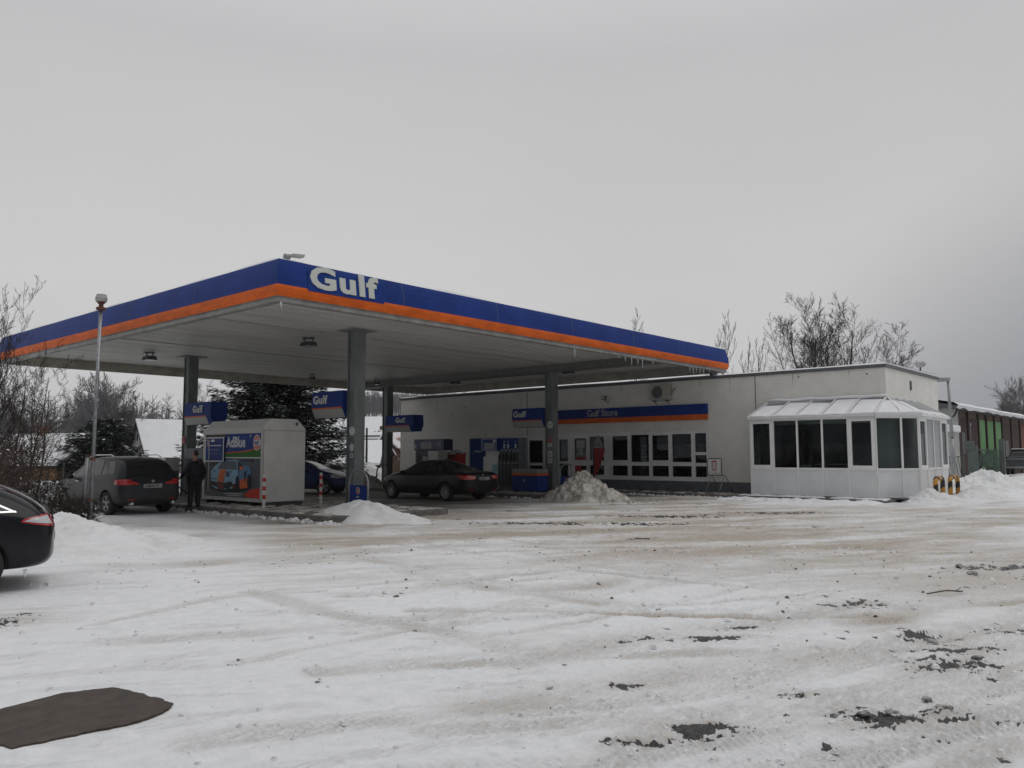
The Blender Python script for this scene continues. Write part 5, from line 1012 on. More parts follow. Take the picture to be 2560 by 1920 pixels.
def mirrors(body, x, z, W, m):
    for sg in (-1, 1):
        b = MB(); bm = bmesh.new(); bmesh.ops.create_uvsphere(bm, u_segments=12, v_segments=8, radius=1.0)
        b.add([(x + v.co.x * .08, sg * (W / 2 + .10) + v.co.y * .11, z + v.co.z * .075) for v in bm.verts], [tuple(v.index for v in f.verts) for f in bm.faces]); bm.free()
        b.bar((x, sg * (W / 2 - .06), z - .04), (x, sg * (W / 2 + .05), z - .03), .05, .03); b.build('mirror', m, body, smooth=True, world=False)
def plate_at(patch, body, side, x, z, s, w=.52, h=.11, txt=True, y=0):
    sgn = 1 if side == 'B' else -1
    p_ = MB().box(x - (.02 if sgn > 0 else 0), x + (0 if sgn > 0 else .02), y - w / 2, y + w / 2, z - h / 2, z + h / 2).build('number_plate', CP, body, world=False)
    if s: text('plate_lettering', s, .098, FX, CD, p_, .001, .002, (x - .022, y + w * .44, z - .034), world=False, sx=.80)
    return p_
# dark grey people carrier at the left island
st1 = [(0, .45, .62, .72, .62, .50), (.05, .33, .78, .92, .80, .66), (.14, .28, .93, 1.09, .86, .72), (.27, .26, 1.00, 1.36, .885, .66), (.44, .24, 1.03, 1.53, .895, .62), (.8, .22, 1.03, 1.60, .90, .62), (1.3, .2, 1.02, 1.625, .90, .62), (2.1, .2, 1.0, 1.625, .90, .63), (2.65, .2, .98, 1.56, .90, .62), (3.1, .2, .96, 1.34, .90, .66), (3.5, .2, .94, 1.08, .89, .72), (3.95, .22, .88, .98, .87, .68), (4.32, .24, .74, .84, .80, .60), (4.5, .28, .62, .68, .66, .5), (4.56, .36, .52, .56, .5, .38)]
g1 = grime('paint_dark_grey', (.020, .023, .026), amt=.15)
r1, b1, pt, bv = make_car('people_carrier', 'dark grey people carrier refuelling at the front island seen from behind', st1, g1, 1.80, (.88, 3.62), .325, 5, (10.42, 22.5), 92)
for c4 in ([(.62, 1.13), (1.30, 1.10), (1.38, 1.50), (.80, 1.47)], [(1.38, 1.10), (2.12, 1.07), (2.10, 1.52), (1.46, 1.51)], [(2.2, 1.07), (2.98, 1.03), (2.62, 1.46), (2.18, 1.52)]): sym(pt, 'side_window', c4, CG)
pt('rear_window', [(-.66, 1.06), (.66, 1.06), (.56, 1.49), (-.56, 1.49)], 'B', CG, off=.006); pt('windscreen', [(-.66, 1.10), (.66, 1.10), (.56, 1.50), (-.56, 1.50)], 'F', CG)
for sg in (-1, 1):
    pt('tail_light', [(sg * .36, .84), (sg * .87, .83), (sg * .87, .98), (sg * .42, .90)], 'B', CL_, off=.012); pt('tail_light', [(.02, .84), (.40, .85), (.34, .97), (.10, .99)], 'L' if sg > 0 else 'R', CL_, off=.012)
    pt('reflector', [(sg * .48, .42), (sg * .66, .42), (sg * .66, .45), (sg * .48, .45)], 'B', CL_, off=.01); pt('headlight', [(sg * .45, .62), (sg * .78, .66), (sg * .78, .76), (sg * .5, .7)], 'F', CLW, off=.01)
    MB().tube([(.9, sg * .66, 1.60), (1.1, sg * .66, 1.66), (2.2, sg * .66, 1.65), (2.5, sg * .66, 1.58)], .018, 6).build('roof_rail', CRIM, b1, world=False)
pt('bumper_trim', [(-.8, .30), (.8, .30), (.74, .40), (-.74, .40)], 'B', CD, off=.012); plate_at(pt, b1, 'B', -.0, .80, 'Z BM KE 99'); MB().cyl((-.03, 0, .93), (.05, 0, .93), .035, n=16).build('badge', M['galv'], b1, world=False)
for sg in (-1, 1): MB().cyl((-.04, sg * .58, .33), (.2, sg * .58, .33), .045, n=12).build('exhaust', CRIM, b1, world=False)
mirrors(b1, 2.95, 1.03, 1.80, g1); MB().prism([(.75, 1.60), (.95, 1.63), (.78, 1.72)], 'y', -.02, .02).build('antenna_fin', CD, b1, world=False)
for x, z in ((1.55, .93), (2.55, .91)):
    for sg in (-1, 1): MB().bar((x, sg * .905, z), (x + .2, sg * .905, z), .03, .025).build('handle', CRIM, b1, world=False)
pt('rear_wiper', [(-.02, 1.10), (.40, 1.12), (.40, 1.135), (-.02, 1.125)], 'B', CD, off=.02)
# black saloon by the rear island
st2 = [(0, .45, .64, .74, .64, .5), (.05, .34, .82, .94, .80, .66), (.16, .28, .94, 1.02, .88, .72), (.6, .25, .97, 1.055, .91, .72), (1.0, .23, .97, 1.10, .92, .70), (1.4, .2, .96, 1.28, .93, .60), (1.8, .2, .95, 1.42, .93, .57), (2.3, .2, .94, 1.465, .93, .57), (2.8, .2, .93, 1.45, .93, .58), (3.2, .2, .92, 1.28, .93, .62), (3.6, .2, .91, 1.03, .92, .7), (4.05, .22, .87, .96, .9, .68), (4.5, .24, .76, .86, .84, .62), (4.8, .28, .62, .68, .7, .52), (4.9, .36, .5, .56, .52, .4)]
g2 = grime('paint_black', (.006, .007, .009), (.07, .065, .06), amt=.2, rough=.28)
r2, b2, pt, bv = make_car('saloon_car', 'black saloon car parked along the rear pump island', st2, g2, 1.86, (1.05, 4.02), .33, 10, (20.95, 19.78), 89.5)
for c4 in ([(1.52, 1.03), (2.22, 1.02), (2.20, 1.38), (1.86, 1.35)], [(2.30, 1.02), (3.28, .98), (2.92, 1.30), (2.28, 1.39)]): sym(pt, 'side_window', c4, CG)
sym(pt, 'quarter_window', [(1.22, 1.06), (1.47, 1.05), (1.72, 1.30), (1.58, 1.27)], mat('pale_reflection_glass', (.05, .06, .055), .05), n=(6, 6)); sym(pt, 'window_trim', [(1.2, 1.00), (3.3, .955), (3.3, .97), (1.2, 1.015)], CD)
pt('rear_window', [(-.62, .86), (.62, .86), (.52, 1.62), (-.52, 1.62)], 'T', CG, off=.005) ; pt('windscreen', [(-.62, 1.04), (.62, 1.04), (.52, 1.38), (-.52, 1.38)], 'F', CG)
for sg in (-1, 1):
    pt('tail_light', [(sg * .42, .78), (sg * .86, .77), (sg * .88, .92), (sg * .42, .90)], 'B', CL_, off=.012); pt('tail_light', [(.04, .77), (.34, .80), (.34, .91), (.10, .93)], 'L' if sg > 0 else 'R', CL_, off=.012)
    pt('reflector', [(sg * .5, .40), (sg * .75, .40), (sg * .75, .43), (sg * .5, .43)], 'B', CL_, off=.01); pt('headlight', [(sg * .5, .60), (sg * .80, .64), (sg * .80, .74), (sg * .5, .68)], 'F', CLW, off=.01); pt('headlight', [(4.4, .68), (4.72, .60), (4.72, .67), (4.45, .76)], 'L' if sg > 0 else 'R', CLW, off=.01, n=(6, 4))
plate_at(pt, b2, 'B', .0, .80, 'Z KE 28'); MB().cyl((.05, 0, .93), (.10, 0, .93), .035, n=14).build('badge', M['galv'], b2, world=False); mirrors(b2, 3.2, 1.0, 1.86, g2); MB().prism([(1.75, 1.42), (2.0, 1.45), (1.78, 1.52)], 'y', -.02, .02).build('antenna_fin', CD, b2, world=False)
for x in (1.75, 2.65):
    for sg in (-1, 1): MB().bar((x, sg * .935, .86), (x + .2, sg * .935, .86), .03, .025).build('handle', CD, b2, world=False)
# black estate car cut by the left edge
st3 = [(0, .42, .60, .72, .64, .5), (.05, .32, .74, .88, .82, .66), (.16, .27, .86, 1.02, .88, .72), (.38, .25, .93, 1.17, .905, .68), (.7, .24, .95, 1.31, .915, .62), (1.1, .22, .96, 1.41, .92, .60), (1.6, .2, .95, 1.45, .925, .60), (2.2, .2, .94, 1.46, .925, .60), (2.8, .2, .93, 1.40, .925, .60), (3.2, .2, .92, 1.25, .92, .63), (3.65, .2, .90, 1.03, .91, .7), (4.1, .22, .86, .95, .88, .66), (4.5, .25, .72, .82, .8, .58), (4.75, .3, .58, .64, .6, .45), (4.8, .36, .5, .55, .5, .4)]
g3 = grime('paint_black_estate', (.005, .005, .008), (.09, .09, .09), amt=.2, rough=.16)
r3, b3, pt, bv = make_car('estate_car', 'black estate car cut off by the left edge of the photo', st3, g3, 1.85, (.86, 3.72), .34, 9, (4.13, 11.69), 161)
for c4 in ([(.47, .985), (1.5, .96), (1.46, 1.31), (.92, 1.19)], [(1.6, .98), (2.3, .97), (2.28, 1.36), (1.6, 1.36)], [(2.4, .97), (3.3, .95), (2.9, 1.28), (2.38, 1.36)]): sym(pt, 'side_window', c4, CG, n=(14, 10))
for sg in 'LR':
    pt('window_trim', [(.43, .960), (3.3, .930), (3.3, .945), (.43, .980)], sg, CRIM, n=(24, 2), off=.008); pt('window_trim', [(.415, .962), (.44, .955), (.93, 1.195), (.895, 1.205)], sg, CRIM, n=(3, 10), off=.009); pt('window_trim', [(.89, 1.205), (.93, 1.19), (1.48, 1.318), (1.46, 1.333)], sg, CRIM, n=(3, 10), off=.009)
pt('rear_window', [(-.64, .98), (.64, .98), (.5, 1.30), (-.5, 1.30)], 'B', CG, off=.006); pt('windscreen', [(-.62, 1.06), (.62, 1.06), (.52, 1.36), (-.52, 1.36)], 'F', CG)
for sg in (-1, 1):
    s_ = 'L' if sg > 0 else 'R'; pt('tail_light', [(.02, .77), (.37, .843), (.34, .878), (.08, .93)], s_, CL_, off=.014); pt('tail_light_lens', [(.05, .80), (.34, .852), (.29, .868), (.11, .905)], s_, CLW, off=.020, n=(8, 4)); pt('tail_light', [(sg * .58, .80), (sg * .78, .79), (sg * .78, .92), (sg * .62, .88)], 'B', CL_, off=.014)
    pt('headlight', [(sg * .5, .60), (sg * .78, .62), (sg * .78, .72), (sg * .5, .68)], 'F', CLW, off=.01)
plate_at(pt, b3, 'B', .02, .62, 'Z KE 508'.replace(' 508', ' 50')); mirrors(b3, 3.2, 1.0, 1.85, g3)
MB().cyl((.30, .80, .27), (.30, .80, .18), .03, .004, 6).build('icicle', M['ice'], b3, world=False)
# dark blue hatchback behind the container
st4 = [(0, .42, .64, .74, .66, .52), (.05, .32, .80, .94, .82, .66), (.16, .27, .93, 1.12, .87, .70), (.34, .25, .98, 1.32, .885, .62), (.6, .22, .98, 1.42, .89, .58), (1.1, .2, .97, 1.46, .895, .58), (1.8, .2, .95, 1.475, .90, .59), (2.3, .2, .94, 1.45, .90, .59), (2.75, .2, .92, 1.28, .895, .62), (3.15, .2, .90, 1.04, .89, .68), (3.55, .22, .86, .95, .87, .66), (3.95, .25, .74, .83, .80, .58), (4.2, .3, .60, .66, .62, .46), (4.26, .36, .5, .55, .5, .4)]
g4 = grime('paint_dark_blue', (.014, .032, .115), (.12, .13, .15), amt=.25)
r4, b4, pt, bv = make_car('hatchback_car', 'dark blue hatchback facing the camera behind the cream container', st4, g4, 1.80, (.80, 3.42), .32, 5, (19.2, 31.7), -58)
for c4 in ([(.55, 1.06), (1.45, 1.03), (1.45, 1.37), (.85, 1.34)], [(1.55, 1.03), (2.85, .98), (2.30, 1.34), (1.55, 1.38)]): sym(pt, 'side_window', c4, mat('hazy_car_glass', (.05, .055, .06), .1))
pt('windscreen', [(-.64, 1.05), (.64, 1.05), (.53, 1.39), (-.53, 1.39)], 'F', mat('hazy_car_glass', (.05, .055, .06), .1), off=.006); pt('rear_window', [(-.6, 1.08), (.6, 1.08), (.5, 1.36), (-.5, 1.36)], 'B', CG)
for sg in (-1, 1):
    pt('headlight', [(sg * .52, .66), (sg * .80, .70), (sg * .80, .84), (sg * .60, .78)], 'F', CLW, off=.012); pt('headlight', [(3.7, .70), (4.05, .66), (4.0, .74), (3.75, .80)], 'L' if sg > 0 else 'R', CLW, off=.012, n=(6, 4)); pt('tail_light', [(sg * .6, .8), (sg * .84, .8), (sg * .84, 1.0), (sg * .64, 1.0)], 'B', CL_)
pt('grille', [(-.45, .34), (.45, .34), (.42, .50), (-.42, .50)], 'F', CD, off=.01); pt('grille', [(-.3, .60), (.3, .60), (.3, .66), (-.3, .66)], 'F', CD, off=.01); mirrors(b4, 2.72, 1.02, 1.80, g4); plate_at(pt, b4, 'F', 4.26, .55, ''); sym(pt, 'window_trim', [(.6, 1.01), (2.9, .95), (2.9, .965), (.6, 1.03)], CRIM)
# grey pickup far right
st5 = [(0, .50, .95, 1.08, .86, .84), (.04, .46, 1.0, 1.12, .89, .86), (.2, .45, 1.02, 1.13, .91, .87), (1.5, .42, 1.02, 1.13, .92, .87), (1.62, .40, 1.05, 1.42, .92, .68), (1.8, .40, 1.05, 1.74, .92, .64), (2.6, .38, 1.05, 1.80, .92, .66), (3.3, .36, 1.05, 1.72, .92, .66), (3.75, .36, 1.04, 1.40, .92, .70), (4.1, .36, 1.03, 1.16, .91, .76), (4.8, .38, .98, 1.08, .90, .74), (5.1, .45, .8, .9, .82, .66), (5.15, .5, .7, .78, .7, .6)]
g5 = grime('paint_mid_grey', (.075, .08, .085), (.2, .19, .18), amt=.3, rough=.4)
r5, b5, pt, bv = make_car('pickup_truck', 'grey pickup truck seen from behind at the right edge before the barn', st5, g5, 1.86, (1.0, 4.15), .38, 6, (64.0, 10.7), 4, z=.12, cat='pickup')
pt('rear_window', [(-.62, 1.2), (.62, 1.2), (.54, 1.62), (-.54, 1.62)], 'B', CG); sym(pt, 'side_window', [(1.95, 1.16), (2.7, 1.14), (2.7, 1.62), (2.05, 1.62)], CG); sym(pt, 'side_window', [(2.8, 1.14), (3.8, 1.1), (3.35, 1.56), (2.8, 1.62)], CG)
for sg in (-1, 1): pt('tail_light', [(sg * .76, .72), (sg * .90, .72), (sg * .90, .98), (sg * .76, .98)], 'B', CL_, off=.012)
pt('bumper', [(-.86, .52), (.86, .52), (.86, .62), (-.86, .62)], 'B', M['galv'], off=.03); pt('tailgate_handle', [(-.1, .92), (.1, .92), (.1, .97), (-.1, .97)], 'B', CD, off=.012); plate_at(pt, b5, 'B', -.02, .57, ''); mirrors(b5, 3.6, 1.2, 1.86, CD)
MB().box(1.8, 3.3, -.6, .6, 1.785, 1.85).build('roof_snow', M['snow'], b5, world=False, bevel=.03)

# ------------------------------------------------------------------ man at the pump
def skin(name, nodes, edges, m, parent, root_i=0, lv=2, xf=None):
    me = bpy.data.meshes.new(name); me.from_pydata([n[0] for n in nodes], edges, []); o = bpy.data.objects.new(name, me); C.objects.link(o)
    sk = o.modifiers.new('skin', 'SKIN'); sk.use_smooth_shade = True
    me.skin_vertices  # layer is created with the modifier
    if not me.skin_vertices:
        bm = bmesh.new(); bm.from_mesh(me); bm.verts.layers.skin.verify(); bm.to_mesh(me); bm.free()
    lay = me.skin_vertices[0].data
    for i, n in enumerate(nodes):
        r = n[1]; lay[i].radius = (r, r) if not isinstance(r, tuple) else r; lay[i].use_root = (i == root_i)
    ss_ = o.modifiers.new('sub', 'SUBSURF'); ss_.levels = lv; ss_.render_levels = lv
    dg = bpy.context.evaluated_depsgraph_get(); mm = bpy.data.meshes.new_from_object(o.evaluated_get(dg)); bpy.data.objects.remove(o)
    mm.materials.clear(); mm.materials.append(m); mm.name = name; mm.polygons.foreach_set('use_smooth', [True] * len(mm.polygons)); mm.polygons.foreach_set('material_index', [0] * len(mm.polygons))
    ob = bpy.data.objects.new(name, mm); C.objects.link(ob); ob.parent = parent; return ob
pe = thing('person', 'man in long dark coat and trousers standing with his back turned at the pump', 'person', (11.82, 22.85, .0))
# local frame: +y = the way he faces (before rotation), x = his right is +x
nodes = [((0, 0, .96), (.15, .11)), ((0, .005, 1.12), (.14, .105)), ((0, 0, 1.30), (.155, .11)), ((0, -.01, 1.43), (.12, .08)), ((0, .0, 1.51), .055), ((0, .02, 1.575), (.062, .07)), ((0, .025, 1.66), (.078, .095)), ((0, .02, 1.735), (.066, .08)), ((0, .115, 1.645), .016),
         ((-.18, -.01, 1.42), .06), ((-.27, .03, 1.19), .046), ((-.27, .22, 1.03), .036), ((-.26, .30, .99), .028), ((-.26, .345, .97), (.034, .018)),
         ((.18, -.01, 1.42), .06), ((.27, -.03, 1.18), .046), ((.29, .05, .95), .036), ((.285, .09, .87), .028), ((.28, .10, .81), (.034, .018)),
         ((-.10, 0, .90), .095), ((-.12, .02, .50), .062), ((-.13, -.01, .11), .030), ((-.135, .05, .045), .034), ((-.14, .15, .035), .022),
         ((.10, 0, .90), .095), ((.11, .01, .50), .062), ((.12, -.02, .11), .030), ((.13, .04, .045), .034), ((.14, .14, .035), .022)]
edges = [(0, 1), (1, 2), (2, 3), (3, 4), (4, 5), (5, 6), (6, 7), (6, 8), (3, 9), (9, 10), (10, 11), (11, 12), (12, 13), (3, 14), (14, 15), (15, 16), (16, 17), (17, 18), (0, 19), (19, 20), (20, 21), (21, 22), (22, 23), (0, 24), (24, 25), (25, 26), (26, 27), (27, 28)]
def fingers(base, dirv, side, palm_i, curl):
    d = Vector(dirv).normalized(); s = Vector(side).normalized(); dn = Vector(curl).normalized()
    for k, ln in enumerate((.072, .080, .074, .058)):
        b0 = Vector(base) + s * (.027 - .018 * k) + d * .025; i = len(nodes)
        nodes.append((tuple(b0), .0095)); nodes.append((tuple(b0 + d * ln * .45 + dn * .008), .0085)); nodes.append((tuple(b0 + d * ln * .70 + dn * .032), .008)); nodes.append((tuple(b0 + d * ln * .66 + dn * .055), .007))
        edges.extend([(palm_i, i), (i, i + 1), (i + 1, i + 2), (i + 2, i + 3)])
    b0 = Vector(base) + s * .036 - d * .012; i = len(nodes); nodes.append((tuple(b0), .012)); nodes.append((tuple(b0 + s * .018 + d * .028), .010)); nodes.append((tuple(b0 + s * .014 + d * .052 + dn * .012), .009)); edges.extend([(palm_i, i), (i, i + 1), (i + 1, i + 2)])
fingers((-.26, .345, .97), (0, 1, -.1), (0, 0, 1), 13, (1, 0, 0)); fingers((.28, .10, .81), (0, .15, -1), (0, 1, 0), 18, (-1, 0, 0))
sk_m = mat('skin', (.34, .19, .13), .6, var=.1); skin('body', nodes, edges, sk_m, pe)
coat = mat('coat_dark', (.012, .012, .016), .85, var=.4, scale=14, bump=.006, bscale=20)
cn_ = [((0, -.01, .86), (.245, .19)), ((0, -.01, 1.02), (.235, .175)), ((0, -.01, 1.20), (.225, .165)), ((0, -.02, 1.37), (.20, .145)), ((0, -.015, 1.47), (.085, .08)), ((-.185, -.015, 1.415), .085), ((-.285, .02, 1.19), .072), ((-.278, .20, 1.04), .058), ((-.27, .265, 1.005), .05), ((.185, -.015, 1.415), .085), ((.29, -.04, 1.17), .072), ((.30, .035, .97), .056), ((.295, .065, .91), .05), ((0, -.01, .78), (.21, .165))]
skin('coat', cn_, [(0, 1), (1, 2), (2, 3), (3, 4), (3, 5), (5, 6), (6, 7), (7, 8), (3, 9), (9, 10), (10, 11), (11, 12), (0, 13)], coat, pe, 2)
tn = [((0, 0, .92), (.15, .12)), ((-.105, 0, .86), .11), ((-.122, .02, .50), .085), ((-.134, .0, .10), .066), ((.105, 0, .86), .11), ((.115, .01, .50), .085), ((.124, -.01, .10), .066)]
skin('trousers', tn, [(0, 1), (1, 2), (2, 3), (0, 4), (4, 5), (5, 6)], mat('trousers_dark', (.016, .016, .018), .85, var=.3, scale=10, bump=.006), pe)
for sg in (-1, 1): skin('shoe', [((sg * .133, -.06, .055), .056), ((sg * .137, .07, .05), .056), ((sg * .142, .21, .038), .044)], [(0, 1), (1, 2)], M['black'], pe)
skin('hair', [((0, -.045, 1.62), (.055, .05)), ((0, -.035, 1.70), (.078, .072)), ((0, .0, 1.765), (.062, .07)), ((0, .05, 1.76), (.05, .04))], [(0, 1), (1, 2), (2, 3)], mat('hair_dark', (.035, .028, .024), .8, var=.4, scale=40), pe)
for sg in (-1, 1):
    skin('ear', [((sg * .080, .02, 1.625), .012), ((sg * .086, .012, 1.655), .016), ((sg * .082, .015, 1.675), .011)], [(0, 1), (1, 2)], sk_m, pe); skin('eye', [((sg * .032, .108, 1.668), .011), ((sg * .034, .109, 1.669), .010)], [(0, 1)], mat('eye_white', (.6, .6, .58), .3), pe, lv=1)
skin('mouth', [((-.022, .108, 1.605), .006), ((.022, .108, 1.605), .006)], [(0, 1)], mat('lips', (.25, .10, .08), .6), pe, lv=1); skin('scarf', [((-.05, -.03, 1.49), .035), ((0, -.07, 1.485), .035), ((.05, -.03, 1.49), .035), ((.04, .05, 1.47), .035), ((-.04, .05, 1.47), .035)], [(0, 1), (1, 2), (2, 3), (3, 4), (4, 0)], mat('scarf_red', (.10, .012, .014), .8), pe)
pe.rotation_euler = (0, 0, math.radians(-4 + 12))
fuel = MB().bar((11.42, 23.42, .98), (11.34, 23.62, 1.02), .05, .07).bar((11.34, 23.62, 1.02), (11.30, 23.78, .98), .03, .03).build('fuel_nozzle', M['black'], bevel=.006); centre(fuel); tag(fuel, 'black fuel nozzle in the hand of the man at the pump', 'fuel nozzle')
hs = MB().tube([(11.42, 23.42, .98), (11.6, 23.35, .7), (12.3, 23.9, .35), (13.2, 26.0, .3), (14.0, 27.4, .6), (14.3, 27.6, 1.2)], .018, 7).build('fuel_hose', M['black'], smooth=True); centre(hs); tag(hs, 'black hose running from the man to the front island pump', 'hose')
fp = thing('fuel_pump', 'dark fuel pump on the front island hidden between man and container', 'fuel pump', (14.6, 27.6, .15))
MB().box(14.3, 14.9, 27.0, 28.2, .15, 1.5).build('cabinet', mat('pump_navy', (.012, .018, .05), .45), fp, bevel=.02); MB().box(14.25, 14.95, 26.95, 28.25, 1.5, 1.9).build('head', mat('pump_dark_grey', (.05, .055, .06), .5), fp, bevel=.03)
for y in (27.15, 27.4, 27.7, 28.0): MB().tube([(14.28, y, 1.55), (14.2, y, 1.0), (14.24, y, .4), (14.3, y, .35)], .018, 6).build('hose', M['black'], fp)
# ------------------------------------------------------------------ trees, hedge, houses, barn
def segs_mesh(name, segs, m, parent=None, k=3, loc=None):
    S = np.array([(*a, *b, r0, r1) for a, b, r0, r1 in segs], float); p0, p1 = S[:, :3], S[:, 3:6]; d = p1 - p0; d /= np.maximum(np.linalg.norm(d, axis=1, keepdims=True), 1e-6)
    t = np.where(np.abs(d[:, 2:3]) < .9, np.array([[0, 0, 1.]]), np.array([[1., 0, 0]])); u = np.cross(d, t); u /= np.linalg.norm(u, axis=1, keepdims=True); w = np.cross(d, u); n = len(S); V = np.empty((n, 2 * k, 3))
    for i in range(k):
        c, s = math.cos(2 * PI * i / k), math.sin(2 * PI * i / k); off = u * c + w * s; V[:, i] = p0 + off * S[:, 6:7]; V[:, k + i] = p1 + off * S[:, 7:8]
    F = np.array([[i, (i + 1) % k, k + (i + 1) % k, k + i] for i in range(k)]); FF = (F[None] + (np.arange(n) * 2 * k)[:, None, None]).reshape(-1, 4)
    me = bpy.data.meshes.new(name); me.vertices.add(n * 2 * k); me.vertices.foreach_set('co', V.astype(np.float32).ravel()); me.loops.add(FF.size); me.loops.foreach_set('vertex_index', FF.astype(np.int32).ravel()); me.polygons.add(len(FF)); me.polygons.foreach_set('loop_start', np.arange(0, FF.size, 4, dtype=np.int32)); me.update(calc_edges=True)
    me.materials.append(m); o = bpy.data.objects.new(name, me); C.objects.link(o)
    if parent: o.parent = parent
    return o
def rv(rs): return Vector((rs.gauss(0, 1), rs.gauss(0, 1), rs.gauss(0, 1))).normalized()
def grow(rs, H, levels, nch, ang, up, r0, trunk_n=1, spread=.0, ratio=.62, start=.25, wob=.10, segn=6, minr=.004, taper=.85):
    out = [[] for _ in range(levels)]
    def branch(p, d, L_, r, lv):
        n = max(2, segn - lv); pts = [Vector(p)]; dd = Vector(d).normalized()
        for i in range(n):
            dd = (dd + rv(rs) * wob + Vector((0, 0, 1)) * up * .25).normalized(); pts.append(pts[-1] + dd * L_ / n)
        for i in range(n):
            ra = max(minr, r * (1 - taper * i / n)); rb = max(minr * .7, r * (1 - taper * (i + 1) / n)); out[lv].append((tuple(pts[i]), tuple(pts[i + 1]), ra, rb))
        if lv + 1 < levels:
            cnt = nch[lv]
            for c in range(cnt):
                f = start + (1 - start) * (c + rs.random()) / cnt if lv == 0 else .12 + .88 * (c + rs.random()) / cnt
                f = min(f, .98); i = min(int(f * n), n - 1); q = pts[i].lerp(pts[i + 1], f * n - i); base_d = (pts[i + 1] - pts[i]).normalized()
                side = base_d.cross(rv(rs)).normalized(); a = math.radians(ang[lv] * rs.uniform(.7, 1.25)); nd = base_d * math.cos(a) + side * math.sin(a)
                nd = (nd + Vector((0, 0, 1)) * up).normalized(); branch(q, nd, L_ * ratio * rs.uniform(.6, 1.1) * (1 - .45 * f), max(minr, r * (1 - taper * f) * .55), lv + 1)
    for _ in range(trunk_n):
        a = rs.uniform(0, 2 * PI); s = spread * rs.random(); branch((spread * .3 * math.cos(a), spread * .3 * math.sin(a), -.1), (math.cos(a) * s, math.sin(a) * s, 1), H * rs.uniform(.8, 1), r0 * rs.uniform(.7, 1), 0)
    return out
bark = mat('bark_dark', (.035, .030, .027), .9, var=.4, scale=9); barkb = mat('bark_brown', (.075, .052, .042), .9, var=.4, scale=9); frost = mat('frosted_bark', (.12, .115, .115), .9, var=.35, scale=5); frostd = mat('frosted_far', (.15, .15, .155), .9, var=.3, scale=2)
TREES = 'bare winter trees'
def tree(x, y, label, seed, H, mt, levels=5, nch=(9, 7, 5, 4), ang=(42, 40, 38, 36), up=.22, r0=.14, name='bare_tree', cat='tree', group=TREES, z=0, k=3, **kw):
    rs = random.Random(seed); t = thing(name, label, cat, (x, y, z), group); g = grow(rs, H, levels, nch, ang, up, r0, **kw)
    segs_mesh('trunk', g[0], mt, t, 7); segs_mesh('crown', [s for l in g[1:] for s in l], mt, t, k); return t
# behind the shop, seen above its roof
K1 = dict(levels=5, nch=(8, 7, 6, 4), ang=(34, 36, 38, 40), up=.16, start=.18, ratio=.66, wob=.13, taper=.8, segn=7)
tree(58.0, 22.3, 'large bare tree above the shop roof, left trunk of the big pair', 1, 9.3, bark, r0=.17, trunk_n=3, spread=.42, minr=.010, z=1.8, **K1)
tree(59.5, 20.5, 'large bare tree above the shop roof, right trunk of the big pair', 2, 9.8, bark, r0=.17, trunk_n=3, spread=.42, minr=.010, z=1.8, **K1)
K2 = dict(levels=4, nch=(8, 8, 7), ang=(38, 38, 40), up=.14, start=.2, ratio=.66, wob=.13, segn=7)
tree(61.5, 18.9, 'low spreading bare tree at the right of the big pair', 3, 6.6, bark, r0=.10, trunk_n=3, spread=.7, minr=.010, **K2)
tree(60.5, 25.0, 'low bushy bare tree at the left of the big pair', 4, 7.0, bark, r0=.10, trunk_n=3, spread=.7, minr=.010, **K2)
K3 = dict(levels=4, nch=(14, 7, 6), ang=(26, 30, 32), up=.40, ratio=.40, start=.2, wob=.09, segn=8)
tree(64.2, 33.2, 'slim upright bare tree just right of the canopy end', 5, 13.2, bark, r0=.13, minr=.010, trunk_n=2, spread=.12, **K3)
tree(65.5, 30.6, 'slim upright bare tree second from the canopy end', 6, 11.2, bark, r0=.12, minr=.010, trunk_n=2, spread=.16, **K3)
tree(66.5, 31.8, 'thin bare tree between the two slim upright ones', 16, 10.0, bark, r0=.10, minr=.010, trunk_n=2, spread=.2, **K3)
tree(67.8, 42.8, 'bare tree whose top shows over the canopy edge', 7, 14.6, frost, levels=4, r0=.16, nch=(12, 9, 7), up=.2, start=.5, ratio=.42, minr=.012)
# left thicket
tree(5.75, 20.2, 'tallest bare shrub at the left edge with long twigs over the canopy', 8, 5.0, bark, nch=(9, 7, 5, 4), trunk_n=4, spread=.35, r0=.04, up=.30, ratio=.52, minr=.003, wob=.13, name='bare_shrub', cat='shrub', group='bare shrubs at the left edge')
tree(6.5, 21.6, 'bare shrub right of the tallest one at the left edge', 9, 4.1, bark, nch=(8, 6, 5, 4), trunk_n=4, spread=.5, r0=.035, up=.22, ratio=.5, minr=.003, wob=.13, name='bare_shrub', cat='shrub', group='bare shrubs at the left edge')
tree(7.9, 25.0, 'wide bare shrub reaching behind the tall lamp pole', 10, 4.2, barkb, nch=(9, 7, 5, 4), trunk_n=4, spread=.9, r0=.045, up=.10, ratio=.55, minr=.0035, name='bare_shrub', cat='shrub', group='bare shrubs at the left edge')
tree(6.2, 24.5, 'dense brown bare shrub behind the hedge at the left', 11, 4.6, barkb, nch=(9, 7, 5, 4), trunk_n=4, spread=.6, r0=.045, up=.2, ratio=.5, minr=.0035, name='bare_shrub', cat='shrub', group='bare shrubs at the left edge')
tree(4.9, 18.6, 'bare shrub behind the roof of the black estate car', 12, 3.0, barkb, nch=(8, 7, 5, 3), trunk_n=4, spread=.5, r0=.03, up=.15, ratio=.5, minr=.003, name='bare_shrub', cat='shrub', group='bare shrubs at the left edge')
